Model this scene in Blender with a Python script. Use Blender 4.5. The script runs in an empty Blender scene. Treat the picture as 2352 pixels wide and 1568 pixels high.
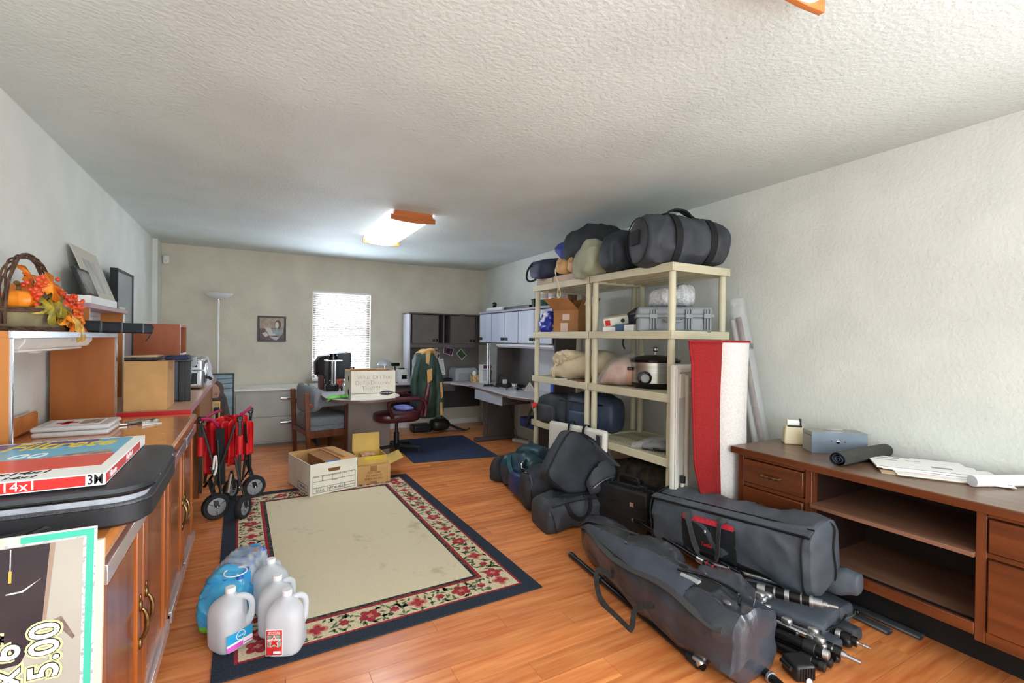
import bpy, bmesh, math, random
from mathutils import Vector, Matrix, noise
random.seed(7)
V = Vector
sc = bpy.context.scene
col = sc.collection
# ------------------------------------------------------------------ camera
F, YAW, PIT, ROL, HC = 1093.0, .5013, -.0051, .01297, 1.40
fw = V((math.sin(YAW)*math.cos(PIT), math.cos(YAW)*math.cos(PIT), math.sin(PIT)))
r0 = V((math.cos(YAW), -math.sin(YAW), 0)); u0 = r0.cross(fw)
rt = r0*math.cos(ROL)+u0*math.sin(ROL); up = -r0*math.sin(ROL)+u0*math.cos(ROL)
cd = bpy.data.cameras.new('camera'); cam = bpy.data.objects.new('camera', cd); col.objects.link(cam)
cd.sensor_width = 36; cd.lens = F/2352*36; cd.clip_start = .02
cam.matrix_world = Matrix(((rt.x, up.x, -fw.x, 0), (rt.y, up.y, -fw.y, 0), (rt.z, up.z, -fw.z, HC), (0, 0, 0, 1)))
sc.camera = cam
def ray(x, y): return fw+rt*((x-1176)/F)-up*((y-784)/F)
def onp(ax, x, y, v):
    d = ray(x, y); c = V((0, 0, HC)); return c+d*((v-c[ax])/d[ax])
def oX(x, y, v): return onp(0, x, y, v)      # photo pixel -> point on the plane X = v
def oY(x, y, v): return onp(1, x, y, v)
def oZ(x, y, v=0.): return onp(2, x, y, v)
# ------------------------------------------------------------------ light
w = bpy.data.worlds.new('world'); sc.world = w; w.use_nodes = True
w.node_tree.nodes['Background'].inputs[0].default_value = (.86, .93, 1, 1)
w.node_tree.nodes['Background'].inputs[1].default_value = 2.2
def area(name, loc, rot, sx, sy, power, c):
    l = bpy.data.lights.new(name, 'AREA'); l.shape = 'RECTANGLE'; l.size = sx; l.size_y = sy; l.energy = power; l.color = c
    o = bpy.data.objects.new(name, l); col.objects.link(o); o.location = loc; o.rotation_euler = rot; return o
area('window_daylight', (1.167, 7.44, 1.41), (-math.pi/2, 0, 0), .80, 1.28, 520, (.70, .83, 1))       # daylight in the far window
area('back_window_daylight', (.55, -1.80, 1.35), (math.pi/2, 0, 0), 2.2, 1.9, 70, (.92, .97, 1))      # window in the wall behind the camera
area('side_window_fill', (3.26, -.95, .98), (0, math.pi/2, 0), 1.75, 1.35, 90, (.93, .975, 1))     # unseen window added in the right wall to lift floor and left wall
LAMP_POWER = 1.3
FAR_FILL_POWER = 11.5  # glow added to the far fixture, taken as off, to brighten the far end
sc.view_settings.view_transform = 'Standard'; sc.view_settings.look = 'None'
sc.view_settings.exposure = .30; sc.view_settings.gamma = 1
# ------------------------------------------------------------------ helpers
def lin(c):
    def g(x):
        x = x/255.; return x/12.92 if x <= .04045 else ((x+.055)/1.055)**2.4
    return (g(c[0]), g(c[1]), g(c[2]), 1)
def mul(c, k): return tuple(min(255, max(0, x*k)) for x in c)
class MB:
    def __init__(s): s.v = []; s.f = []; s.m = []; s.cur = 0
    def add(s, vs, fs):
        n = len(s.v); s.v += [V(v) for v in vs]
        for f in fs: s.f.append([n+i for i in f]); s.m.append(s.cur)
        return s
    def mat(s, i): s.cur = i; return s
    def hexa(s, p): return s.add(p, [(0, 3, 2, 1), (4, 5, 6, 7), (0, 1, 5, 4), (1, 2, 6, 5), (2, 3, 7, 6), (3, 0, 4, 7)])
    def box(s, x0, x1, y0, y1, z0, z1):
        return s.hexa([(x0, y0, z0), (x1, y0, z0), (x1, y1, z0), (x0, y1, z0), (x0, y0, z1), (x1, y0, z1), (x1, y1, z1), (x0, y1, z1)])
    def obox(s, c, a, b, d):   # centre and three half vectors
        c, a, b, d = V(c), V(a), V(b), V(d)
        return s.hexa([c-a-b-d, c+a-b-d, c+a+b-d, c-a+b-d, c-a-b+d, c+a-b+d, c+a+b+d, c-a+b+d])
    def grid(s, nu, nv, fn, cu=False, cv=False):
        n = len(s.v)
        for i in range(nu):
            for j in range(nv): s.v.append(V(fn(i/(nu if cu else nu-1), j/(nv if cv else nv-1))))
        for i in range(nu if cu else nu-1):
            for j in range(nv if cv else nv-1):
                a, b, c, d = i*nv+j, ((i+1) % nu)*nv+j, ((i+1) % nu)*nv+(j+1) % nv, i*nv+(j+1) % nv
                s.f.append([n+a, n+b, n+c, n+d]); s.m.append(s.cur)
        return s
    def rings(s, R, cap=True):
        n = len(s.v); k = len(R[0])
        for r in R: s.v += [V(p) for p in r]
        for i in range(len(R)-1):
            for j in range(k):
                s.f.append([n+i*k+j, n+i*k+(j+1) % k, n+(i+1)*k+(j+1) % k, n+(i+1)*k+j]); s.m.append(s.cur)
        if cap:
            s.f.append([n+j for j in range(k)][::-1]); s.m.append(s.cur)
            s.f.append([n+(len(R)-1)*k+j for j in range(k)]); s.m.append(s.cur)
        return s
    def tube(s, pts, r, n=8, cap=True, flat=None):
        pts = [V(p) for p in pts]; R = []; up_ = None
        for i, p in enumerate(pts):
            t = (pts[min(i+1, len(pts)-1)]-pts[max(i-1, 0)])
            t = t.normalized() if t.length > 1e-9 else V((0, 0, 1))
            if up_ is None: up_ = V((0, 0, 1)) if abs(t.z) < .9 else V((1, 0, 0))
            a = t.cross(up_).normalized(); up_ = a.cross(t).normalized()
            rr = r[i] if isinstance(r, (list, tuple)) else r
            R.append([p+a*math.cos(q*2*math.pi/n)*rr+up_*math.sin(q*2*math.pi/n)*rr for q in range(n)])
        return s.rings(R, cap)
    def strap(s, pts, w, t, nrm):     # flat webbing: width across path, lying against normal nrm
        pts = [V(p) for p in pts]; R = []; nf = nrm if callable(nrm) else (lambda i: V(nrm))
        for i, p in enumerate(pts):
            d = (pts[min(i+1, len(pts)-1)]-pts[max(i-1, 0)]).normalized()
            n_ = nf(i); a = d.cross(n_).normalized(); n_ = a.cross(d).normalized()
            R.append([p-a*w/2-n_*t/2, p+a*w/2-n_*t/2, p+a*w/2+n_*t/2, p-a*w/2+n_*t/2])
        return s.rings(R)
    def lathe(s, prof, c=(0, 0, 0), ax=(0, 0, 1), n=24, cap=True):
        ax = V(ax).normalized(); a = ax.orthogonal().normalized(); b = ax.cross(a); c = V(c)
        return s.rings([[c+ax*h+(a*math.cos(q*2*math.pi/n)+b*math.sin(q*2*math.pi/n))*max(r, 1e-4) for q in range(n)] for r, h in prof], cap)
    def prism(s, poly, o, u, v, w):   # polygon (a,b) -> o+a*u+b*v, extruded by w
        o, u, v, w = V(o), V(u), V(v), V(w); k = len(poly)
        p = [o+u*a+v*b for a, b in poly]
        return s.add(p+[q+w for q in p], [list(range(k))[::-1], [k+i for i in range(k)]]+[(i, (i+1) % k, k+(i+1) % k, k+i) for i in range(k)])
    def ball(s, c, r, n=16, e=2., rot=None, disp=None):  # superellipsoid
        c = V(c); r = r if isinstance(r, (tuple, list)) else (r, r, r); k = 2./e
        sp = lambda x: math.copysign(abs(x)**k, x)
        def fn(i, j):
            th = i*2*math.pi; ph = (j-.5)*math.pi*.9999
            p = V((r[0]*sp(math.cos(ph))*sp(math.cos(th)), r[1]*sp(math.cos(ph))*sp(math.sin(th)), r[2]*sp(math.sin(ph))))
            if disp: p = disp(p)
            if rot is not None: p = rot @ p
            return c+p
        return s.grid(n*2, n+1, fn, cu=True)
    def xf(s, M):
        s.v = [M @ v for v in s.v]; return s
def cr(pts, n):      # Catmull-Rom through points
    pts = [V(p) for p in pts]; out = []
    for i in range(len(pts)-1):
        p0, p1, p2, p3 = pts[max(i-1, 0)], pts[i], pts[i+1], pts[min(i+2, len(pts)-1)]
        for k in range(n):
            t = k/n
            out.append(.5*((2*p1)+(p2-p0)*t+(2*p0-5*p1+4*p2-p3)*t*t+(3*p1-p0-3*p2+p3)*t**3))
    return out+[pts[-1]]
def rotz(a): return Matrix.Rotation(a, 4, 'Z')
def frame(o, x, z):  # matrix with origin o, local x axis, local z axis
    x = V(x).normalized(); z = V(z); y = z.cross(x).normalized(); z = x.cross(y).normalized(); o = V(o)
    return Matrix(((x.x, y.x, z.x, o.x), (x.y, y.y, z.y, o.y), (x.z, y.z, z.z, o.z), (0, 0, 0, 1)))
def tag(o, label=None, cat=None, group=None, kind=None):
    if label: o['label'] = label
    if cat: o['category'] = cat
    if group: o['group'] = group
    if kind: o['kind'] = kind
    return o
def mk(name, mb, mats, parent=None, smooth=True, bev=0, ang=38, world=True, seg=2, sub=0):
    me = bpy.data.meshes.new(name)
    vs = mb.v
    if parent is not None and world:
        M = parent.get('_m'); Mi = wm(parent).inverted(); vs = [Mi @ v for v in vs]
    me.from_pydata([tuple(v) for v in vs], [], mb.f)
    ms = mats if isinstance(mats, (list, tuple)) else [mats]
    for m_ in ms: me.materials.append(m_)
    for p, i in zip(me.polygons, mb.m): p.material_index = i
    b = bmesh.new(); b.from_mesh(me); bmesh.ops.recalc_face_normals(b, faces=b.faces); b.to_mesh(me); b.free()
    if smooth:
        for p in me.polygons: p.use_smooth = True
        me.set_sharp_from_angle(angle=math.radians(ang))
    o = bpy.data.objects.new(name, me); col.objects.link(o)
    if parent is not None: o.parent = parent
    if bev:
        m_ = o.modifiers.new('bevel', 'BEVEL'); m_.width = bev; m_.segments = seg; m_.limit_method = 'ANGLE'; m_.angle_limit = math.radians(35); m_.harden_normals = False
    if sub:
        m_ = o.modifiers.new('sub', 'SUBSURF'); m_.levels = sub; m_.render_levels = sub
    return o
def wm(o):
    m_ = o.matrix_basis.copy()
    while o.parent is not None: o = o.parent; m_ = o.matrix_basis @ m_
    return m_
def thing(name, label, cat, loc=(0, 0, 0), rz=0, group=None, M=None):
    o = bpy.data.objects.new(name, None); col.objects.link(o); o.empty_display_size = .05
    if M is not None: o.matrix_basis = M
    else: o.location = loc; o.rotation_euler = (0, 0, rz)
    return tag(o, label, cat, group)
def one(name, mb, mats, label, cat, group=None, **k):
    # single-mesh thing: origin moved to the base centre
    xs = [v.x for v in mb.v]; ys = [v.y for v in mb.v]; zs = [v.z for v in mb.v]
    c = V(((min(xs)+max(xs))/2, (min(ys)+max(ys))/2, min(zs)))
    mb.v = [v-c for v in mb.v]; o = mk(name, mb, mats, **k); o.location = c
    return tag(o, label, cat, group)
def struct(name, mb, mats, parent=None, **k):
    o = mk(name, mb, mats, parent, **k)
    if parent is None: o['kind'] = 'structure'
    return o
def copy_tree(o, parent=None):
    c = o.copy(); col.objects.link(c); c.parent = parent
    for ch in list(o.children): copy_tree(ch, c)
    return c
def text(s_, size, M, mat, parent, name='lettering', sx=1, align='CENTER', ext=.0004, shear=0, off=0):
    cu = bpy.data.curves.new(name, 'FONT'); cu.body = s_; cu.size = size; cu.align_x = align; cu.align_y = 'CENTER'; cu.extrude = ext; cu.shear = shear; cu.resolution_u = 3; cu.offset = off
    t_ = bpy.data.objects.new(name, cu); col.objects.link(t_)
    me = bpy.data.meshes.new_from_object(t_.evaluated_get(bpy.context.evaluated_depsgraph_get()))
    bpy.data.objects.remove(t_); bpy.data.curves.remove(cu)
    me.transform(M @ Matrix.Diagonal((sx, 1, 1, 1)))
    me.transform(wm(parent).inverted())
    me.materials.clear(); me.materials.append(mat)
    o = bpy.data.objects.new(name, me); col.objects.link(o); o.parent = parent; return o
def wr(p, amp, fr, seed=0):
    q = p*fr+V((seed*7.3, seed*3.1, seed*1.7))
    n1 = noise.noise(q); n2 = noise.noise(q*2.3+V((5, 1, 9)))
    return amp*(n1*.9+(abs(n2)-.25)*1.1)
def soft(st, n=32, sub=8, amp=.006, fr=9, seed=0, endcap=.35, stretch=None, af=None, ridge=False):
    """loft through stations (centre, half-width vector, half-height vector, exponent): a soft bag"""
    C = cr([s[0] for s in st], sub); U = cr([s[1] for s in st], sub); W = cr([s[2] for s in st], sub)
    E = [e.x for e in cr([V((s[3], 0, 0)) for s in st], sub)]
    R = []
    for ci, (c, u, w_, e) in enumerate(zip(C, U, W, E)):
        am = amp*(af(ci/(len(C)-1)) if af else 1)
        k = 2./max(e, 1.2); ring = []
        for q in range(n):
            a = q*2*math.pi/n; x = math.copysign(abs(math.cos(a))**k, math.cos(a)); y = math.copysign(abs(math.sin(a))**k, math.sin(a))
            p = c+u*x+w_*y; d = (p-c).normalized() if (p-c).length > 1e-6 else V((0, 0, 1))
            pp = V((p.x*stretch[0], p.y*stretch[1], p.z*stretch[2])) if stretch else p
            ring.append(p+d*(am*(1.7*(1-abs(noise.noise(pp*fr+V((seed, 0, 3)))))**3-.75+.35*noise.noise(pp*fr*2.1)) if ridge else wr(pp, am, fr, seed)))
        R.append(ring)
    m_ = MB()
    # rounded ends
    def shrink(r, kk, off): c = sum(r, V())/len(r); return [c+(p-c)*kk+off for p in r]
    d0 = (C[0]-C[1]).normalized(); d1 = (C[-1]-C[-2]).normalized(); t0 = min(U[0].length, W[0].length)*endcap; t1 = min(U[-1].length, W[-1].length)*endcap
    pre = [shrink(R[0], k_, d0*t0*h_) for k_, h_ in ((.02, 1), (.45, .95), (.75, .75), (.92, .4))]
    post = [shrink(R[-1], k_, d1*t1*h_) for k_, h_ in ((.92, .4), (.75, .75), (.45, .95), (.02, 1))]
    return m_.rings(pre+R+post)
# ------------------------------------------------------------------ materials
MC = {}
def nd(nt, t, **k):
    n = nt.nodes.new(t)
    for a, b in k.items(): setattr(n, a, b)
    return n
def M(name, c, rough=.5, metal=0, var=0, vs=6, stretch=(1, 1, 1), bump=0, bs=60, coat=0, spec=.5, alpha=1, trans=0, sheen=0, emit=0, c2=None, lo=.35, hi=.65, det=4, ior=1.45, rnd=0, translucent=0, bd=3):
    if name in MC: return MC[name]
    m_ = bpy.data.materials.new(name); m_.use_nodes = True; nt = m_.node_tree; b = nt.nodes['Principled BSDF']; L = nt.links
    b.inputs['Base Color'].default_value = lin(c); b.inputs['Roughness'].default_value = rough; b.inputs['Metallic'].default_value = metal
    b.inputs['Specular IOR Level'].default_value = spec; b.inputs['Coat Weight'].default_value = coat; b.inputs['Coat Roughness'].default_value = .12
    b.inputs['Alpha'].default_value = alpha; b.inputs['Transmission Weight'].default_value = trans; b.inputs['IOR'].default_value = ior
    b.inputs['Sheen Weight'].default_value = sheen
    if emit: b.inputs['Emission Color'].default_value = lin(c); b.inputs['Emission Strength'].default_value = emit
    tc = None
    if var or c2 or bump or rnd:
        tc = nd(nt, 'ShaderNodeTexCoord'); mp = nd(nt, 'ShaderNodeMapping'); mp.inputs['Scale'].default_value = stretch
        L.new(tc.outputs['Object'], mp.inputs['Vector'])
        if rnd:
            oi = nd(nt, 'ShaderNodeObjectInfo'); vm = nd(nt, 'ShaderNodeVectorMath', operation='SCALE'); vm.inputs[0].default_value = (37, 91, 53)
            L.new(oi.outputs['Random'], vm.inputs['Scale']); L.new(vm.outputs[0], mp.inputs['Location'])
    if var or c2:
        nz = nd(nt, 'ShaderNodeTexNoise'); nz.inputs['Scale'].default_value = vs; nz.inputs['Detail'].default_value = det; L.new(mp.outputs[0], nz.inputs['Vector'])
        cr_ = nd(nt, 'ShaderNodeValToRGB'); e = cr_.color_ramp.elements
        e[0].position = lo; e[1].position = hi
        e[0].color = lin(c if c2 else mul(c, 1-var)); e[1].color = lin(c2 if c2 else mul(c, 1+var*.8))
        L.new(nz.outputs['Fac'], cr_.inputs['Fac']); out = cr_.outputs['Color']
        if rnd:
            hs = nd(nt, 'ShaderNodeHueSaturation'); mr = nd(nt, 'ShaderNodeMapRange'); mr.inputs['To Min'].default_value = 1-rnd; mr.inputs['To Max'].default_value = 1+rnd
            L.new(oi.outputs['Random'], mr.inputs['Value']); L.new(mr.outputs[0], hs.inputs['Value']); L.new(out, hs.inputs['Color']); out = hs.outputs['Color']
        L.new(out, b.inputs['Base Color'])
    if bump:
        n2 = nd(nt, 'ShaderNodeTexNoise'); n2.inputs['Scale'].default_value = bs; n2.inputs['Detail'].default_value = bd; L.new(tc.outputs['Object'], n2.inputs['Vector'])
        bp = nd(nt, 'ShaderNodeBump'); bp.inputs['Strength'].default_value = bump; bp.inputs['Distance'].default_value = .01
        L.new(n2.outputs['Fac'], bp.inputs['Height']); L.new(bp.outputs[0], b.inputs['Normal'])
    if translucent:
        tr = nd(nt, 'ShaderNodeBsdfTranslucent'); tr.inputs['Color'].default_value = lin(c); mx = nd(nt, 'ShaderNodeMixShader'); mx.inputs[0].default_value = translucent
        o = nt.nodes['Material Output']; L.new(b.outputs[0], mx.inputs[1]); L.new(tr.outputs[0], mx.inputs[2]); L.new(mx.outputs[0], o.inputs['Surface'])
    MC[name] = m_; return m_
def wood(name, c1, c2, axis, rough=.35, vs=9, coat=0, rnd=0, lo=.3, hi=.7, bump=0):
    st = [14, 14, 14]; st[axis] = 1.1
    return M(name, c1, rough, c2=c2, vs=vs*.2, stretch=tuple(st), coat=coat, det=7, rnd=rnd, lo=lo, hi=hi, bump=bump, bs=80)
# shared materials
wall_m = M('wall_paint', (224, 226, 219), .85, var=.02, vs=3, bump=.35, bs=48, bd=4)
wallF_m = M('wall_paint_tan', (210, 202, 184), .85, var=.03, vs=3, bump=.5, bs=34, bd=4)
ceil_m = M('ceiling_paint', (217, 225, 221), .6, var=.03, vs=1.4, bump=.45, bs=55, bd=5)
white_m = M('white_paint', (236, 236, 232), .45)
white_pl = M('white_plastic', (232, 232, 228), .35, var=.02)
black_pl = M('black_plastic', (26, 27, 29), .38, var=.15, vs=12)
black_gl = M('black_gloss', (16, 16, 18), .15)
blk_fab = M('black_nylon', (58, 61, 67), .62, var=.14, vs=7, bump=.12, bs=420, spec=.45)
blk_fab2 = M('black_canvas', (52, 56, 62), .7, var=.16, vs=6, bump=.15, bs=300, spec=.35)
blk_web = M('black_webbing', (30, 31, 33), .75, var=.15, vs=90, spec=.3)
blk_vin = M('black_vinyl', (54, 58, 66), .25, var=.15, vs=5, bump=.1, bs=60, spec=.6)
chrome = M('chrome', (210, 212, 216), .16, 1)
steel = M('brushed_steel', (185, 182, 176), .3, 1, var=.08, vs=3, stretch=(1, 1, 40))
silver = M('silver_metal', (196, 198, 202), .32, .9)
brass = M('brass_bronze', (122, 98, 60), .35, .95, var=.2, vs=60)
card = M('cardboard', (196, 152, 98), .8, var=.06, vs=5, bump=.05, bs=90)
card_y = M('cardboard_yellow', (206, 170, 92), .8, var=.06, vs=5)
card_d = M('cardboard_dark', (170, 118, 72), .8, var=.08, vs=5)
tape_m = M('brown_tape', (160, 108, 62), .4, var=.1, vs=20)
card_w = M('cardboard_white', (236, 231, 216), .75, var=.025, vs=6)
ink = M('black_ink', (34, 34, 36), .8)
paper = M('paper_white', (240, 239, 234), .8, var=.02)
print_w = M('print_white', (244, 244, 242), .7)
clear_pl = M('clear_film', (245, 248, 252), .12, alpha=.28, spec=.8, bump=.6, bs=35)
glass_m = M('window_glass', (255, 255, 255), .02, trans=1, ior=1.05)
tan_pl = M('putty_plastic', (203, 196, 168), .5, var=.03, vs=5)
red_m = M('red_ink', (206, 40, 36), .7)
# ================================================================== the room
CE, XL, YF, YB = 2.54, -1.035, 7.30, -1.85
def XR(y): return 3.25+.024*y
WX0, WX1, WZ0, WZ1 = .763, 1.572, .77, 2.052
# floor: slab + planks
floor = struct('floor', MB().box(XL-.1, 3.6, YB-.1, YF+.1, -.08, -.006), M('floor_underlay', (120, 66, 36), .5), smooth=False)
floor_m = wood('laminate_planks', (192, 100, 50), (238, 156, 92), 0, .27, vs=11, rnd=.12, lo=.25, hi=.75, coat=.15)
pw = .128; y = .1; row = 0
while y < YF-.01:
    y1 = min(y+pw, YF); x = XL-(.31*row % .97)+.0
    while x < 3.38:
        x0, x1 = max(x, XL), min(x+.97, 3.38)
        if x1-x0 > .02:
            o = mk('plank', MB().box(-(x1-x0)/2+.0007, (x1-x0)/2-.0007, -(y1-y)/2+.0006, (y1-y)/2-.0006, -.006, 0), floor_m, floor, smooth=False, world=False)
            o.location = ((x0+x1)/2, (y+y1)/2, 0)
        x += .97
    y = y1; row += 1
ceiling = struct('ceiling', MB().box(XL-.1, 3.6, YB-.1, YF+.1, CE, CE+.08), ceil_m, smooth=False)
wl = struct('wall_left', MB().box(XL-.1, XL, YB, YF+.1, 0, CE), wall_m, smooth=False)
m = MB()
for ya, yb, za, zb in ((YB-.1, -1.66, 0, CE), (-.24, YF+.1, 0, CE), (-1.66, -.24, 0, .07), (-1.66, -.24, 1.9, CE)):
    m.hexa([(XR(ya), ya, za), (3.6, ya, za), (3.6, yb, za), (XR(yb), yb, za), (XR(ya), ya, zb), (3.6, ya, zb), (3.6, yb, zb), (XR(yb), yb, zb)])
struct('wall_right', m, wall_m, smooth=False)
m = MB()
for a in ((XL, WX0, 0, CE), (WX1, 3.45, 0, CE), (WX0, WX1, 0, WZ0), (WX0, WX1, WZ1, CE)): m.box(a[0], a[1], YF, YF+.18, a[2], a[3])
struct('wall_far', m, wallF_m, smooth=False)
m = MB()
for a in ((XL, -.55, 0, CE), (2.45, 3.25, 0, CE), (-.55, 2.45, 0, .38), (-.55, 2.45, 2.32, CE)): m.box(a[0], a[1], YB-.18, YB, a[2], a[3])
struct('wall_back', m, wall_m, smooth=False)
# small return column in the far left corner
struct('trim_1', MB().box(XL, XL+.05, YF-.30, YF, 0, CE), wall_m, smooth=False)
struct('baseboard_far', MB().box(XL+.06, .0, YF-.012, YF, 0, .08).box(1.6, 3.36, YF-.012, YF, 0, .08), white_m, smooth=False)
# window 1: frame, sash, glass
def window(n, x0, x1, z0, z1, y0, y1):
    m = MB(); t = .045
    m.box(x0, x0+t, y0, y1, z0, z1).box(x1-t, x1, y0, y1, z0, z1).box(x0+t, x1-t, y0, y1, z0, z0+t).box(x0+t, x1-t, y0, y1, z1-t, z1)
    wo = struct('window_%d' % n, m, white_m, smooth=False)
    mk('sash_rail', MB().box(x0+t, x1-t, y0+.01, y1-.01, (z0+z1)/2-.02, (z0+z1)/2+.02), white_m, wo, smooth=False)
    yc = (y0+y1)/2
    mk('pane', MB().box(x0+t, x1-t, yc-.003, yc+.003, z0+t, (z0+z1)/2-.02), glass_m, wo, smooth=False)
    mk('pane', MB().box(x0+t, x1-t, yc-.003, yc+.003, (z0+z1)/2+.02, z1-t), glass_m, wo, smooth=False)
window(1, WX0, WX1, WZ0, WZ1, YF+.05, YF+.10)
window(2, -.55, 2.45, .38, 2.32, YB-.12, YB-.07)
w3 = struct('window_3', MB().box(3.40, 3.45, -1.66, -1.615, .07, 1.9).box(3.40, 3.45, -.285, -.24, .07, 1.9).box(3.40, 3.45, -1.615, -.285, .07, .115).box(3.40, 3.45, -1.615, -.285, 1.855, 1.9), white_m, smooth=False)  # unseen window frame, added to go with the side fill
mk('pane', MB().box(3.42, 3.426, -1.615, -.285, .115, 1.855), glass_m, w3, smooth=False)
# blind: one slat per part
blind = thing('window_blind', 'white horizontal slat blind hanging in the bright far window', 'blind', ((WX0+WX1)/2, YF+.02, WZ1))
mk('head_rail', MB().box(WX0+.005, WX1-.005, YF-.015, YF+.03, WZ1-.03, WZ1-.002), white_pl, blind, bev=.003)
slat_m = M('blind_slat', (128, 119, 112), .5, translucent=.04)
z = WZ1-.05; sm = None
while z > WZ0+.03:
    if sm is None:
        def fn(i, j):
            a = math.radians(44); s_ = (j-.5)*.026; cvr = .0025*(1-4*(j-.5)**2)
            return V(((i-.5)*(WX1-WX0-.02), s_*math.cos(a)+cvr*math.sin(a), -s_*math.sin(a)+cvr*math.cos(a)))
        so = mk('slat', MB().grid(2, 5, fn), slat_m, blind, world=False); sm = so.data
    else:
        so = bpy.data.objects.new('slat', sm); col.objects.link(so); so.parent = blind
    so.location = (0, .0, z-WZ1); z -= .0262
for fx in (.22, .78):
    mk('ladder_cord', MB().tube([(WX0+(WX1-WX0)*fx, YF+.003, WZ1-.03), (WX0+(WX1-WX0)*fx, YF+.003, WZ0+.02)], .0022, 5), M('cord_white', (245, 245, 245), .6, translucent=.3), blind)
mk('bottom_rail', MB().box(WX0+.01, WX1-.01, YF+.008, YF+.03, WZ0+.008, WZ0+.022), white_pl, blind, bev=.002)
# ceiling fixtures (fluorescent, wooden ends)
end_w = wood('fixture_oak', (150, 74, 22), (198, 112, 46), 0, .4, vs=8)
def fixture(x0, x1, y0, y1, lit, label):
    t = thing('ceiling_light', label, 'ceiling light', ((x0+x1)/2, (y0+y1)/2, CE), group='wood ended fluorescent ceiling lights')
    zb = CE-.088; xc = (x0+x1)/2; hw = (x1-x0)/2
    mk('housing', MB().box(x0+.02, x1-.02, y0+.02, y1-.02, CE-.04, CE), white_m, t)
    def fn(i, j):
        a = (i-.5)*2; d = abs(a)**4
        return V((xc+a*(hw-.012), y0+.018+j*(y1-y0-.036), zb+.006+.05*d-.012*(1-a*a)))
    dm = M('lit_diffuser', (240, 247, 255), .4, emit=LAMP_POWER) if lit == 1 else M('glowing_diffuser', (236, 245, 255), .35, emit=FAR_FILL_POWER)
    mk('diffuser', MB().grid(25, 2, fn), dm, t, ang=60)
    for ye in (y0, y1-.02):
        pl = [(-hw, zb+.005), (-hw*.5, zb-.006), (0, zb-.010), (hw*.5, zb-.006), (hw, zb+.005), (hw, zb+.05), (hw*.9, zb+.05), (hw*.82, CE), (-hw*.82, CE), (-hw*.9, zb+.05), (-hw, zb+.05)]
        mk('end_cap', MB().prism([(a, b) for a, b in pl], (xc, ye, 0), (1, 0, 0), (0, 0, 1), (0, .02, 0)), end_w, t, bev=.002)
    return t
fixture(1.08, 1.49, 4.23, 5.48, 2, 'ceiling light with oak end caps and white diffuser above the middle of the room')
fixture(1.19, 1.60, -.36, .885, 1, 'lit ceiling light at the top edge of the photo with oak end caps')
# motion sensor
p = oY(372, 592, YF-.02)
t = thing('motion_sensor', 'small white motion sensor high in the far left corner', 'sensor', (XL+.10, YF-.03, 2.33))
mk('body', MB().ball((XL+.10, YF-.035, 2.33), (.035, .03, .055), 10, 4), white_pl, t)
mk('lens', MB().box(XL+.085, XL+.115, YF-.069, YF-.064, 2.30, 2.33), M('sensor_lens', (215, 215, 212), .3), t, bev=.002)
# framed still life on far wall
a, b = oY(592, 725, YF), oY(657, 728, YF); c = oY(590, 784, YF)
t = thing('framed_painting', 'small black-framed still life painting hanging on the far wall', 'painting', (a.x*.5+b.x*.5, YF-.015, c.z))
x0, x1, z0, z1 = a.x, b.x, c.z, a.z; fr = .022; y0, y1 = YF-.025, YF-.002
for q in ((x0, x1, z1-fr, z1), (x0, x1, z0, z0+fr), (x0, x0+fr, z0+fr, z1-fr), (x1-fr, x1, z0+fr, z1-fr)):
    mk('frame_bar', MB().box(q[0], q[1], y0, y1, q[2], q[3]), black_pl, t, bev=.002)
W_, H_ = x1-x0-2*fr, z1-z0-2*fr
mk('canvas', MB().box(x0+fr, x1-fr, y0+.010, y0+.014, z0+fr, z1-fr), M('paint_ground', (186, 168, 150), .7, c2=(158, 138, 126), vs=14), t, smooth=False)
def flat(name, poly, mat, dz, par=t):
    return mk(name, MB().prism([(x0+fr+a_*W_, z0+fr+b_*H_) for a_, b_ in poly], (0, y0+.010-dz, 0), (1, 0, 0), (0, 0, 1), (0, .0006, 0)), mat, par, smooth=False)
flat('painted_table', [(0, 0), (1, 0), (1, .52), (0, .52)], M('paint_table', (128, 100, 92), .7, c2=(96, 88, 100), vs=18), .001)
flat('painted_cloth', [(.45, .48), (.97, .52), (.95, .3), (.8, .12), (.55, .3)], M('paint_cloth', (150, 162, 165), .7, var=.1, vs=20), .002)
flat('painted_paper', [(.20, .54), (.44, .54), (.55, .30), (.75, .22), (.42, .18), (.30, .36)], M('paint_paper', (205, 202, 192), .7, var=.05, vs=20), .003)
flat('painted_envelope', [(.10, .30), (.25, .36), (.39, .22), (.24, .12)], M('paint_env', (212, 200, 190), .7), .003)
flat('painted_paper_sheet', [(.38, .16), (.80, .13), (.70, .0), (.60, .0)], M('paint_paper2', (190, 192, 188), .7), .0035)
flat('painted_clock', [(.74+.13*math.cos(q*.3927), .70+.20*math.sin(q*.3927)) for q in range(16)]+[], M('paint_clock', (104, 94, 74), .7), .004)
flat('painted_dial', [(.70+.075*math.cos(q*.3927), .67+.145*math.sin(q*.3927)) for q in range(16)], M('paint_dial', (214, 212, 200), .7), .005)
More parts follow.
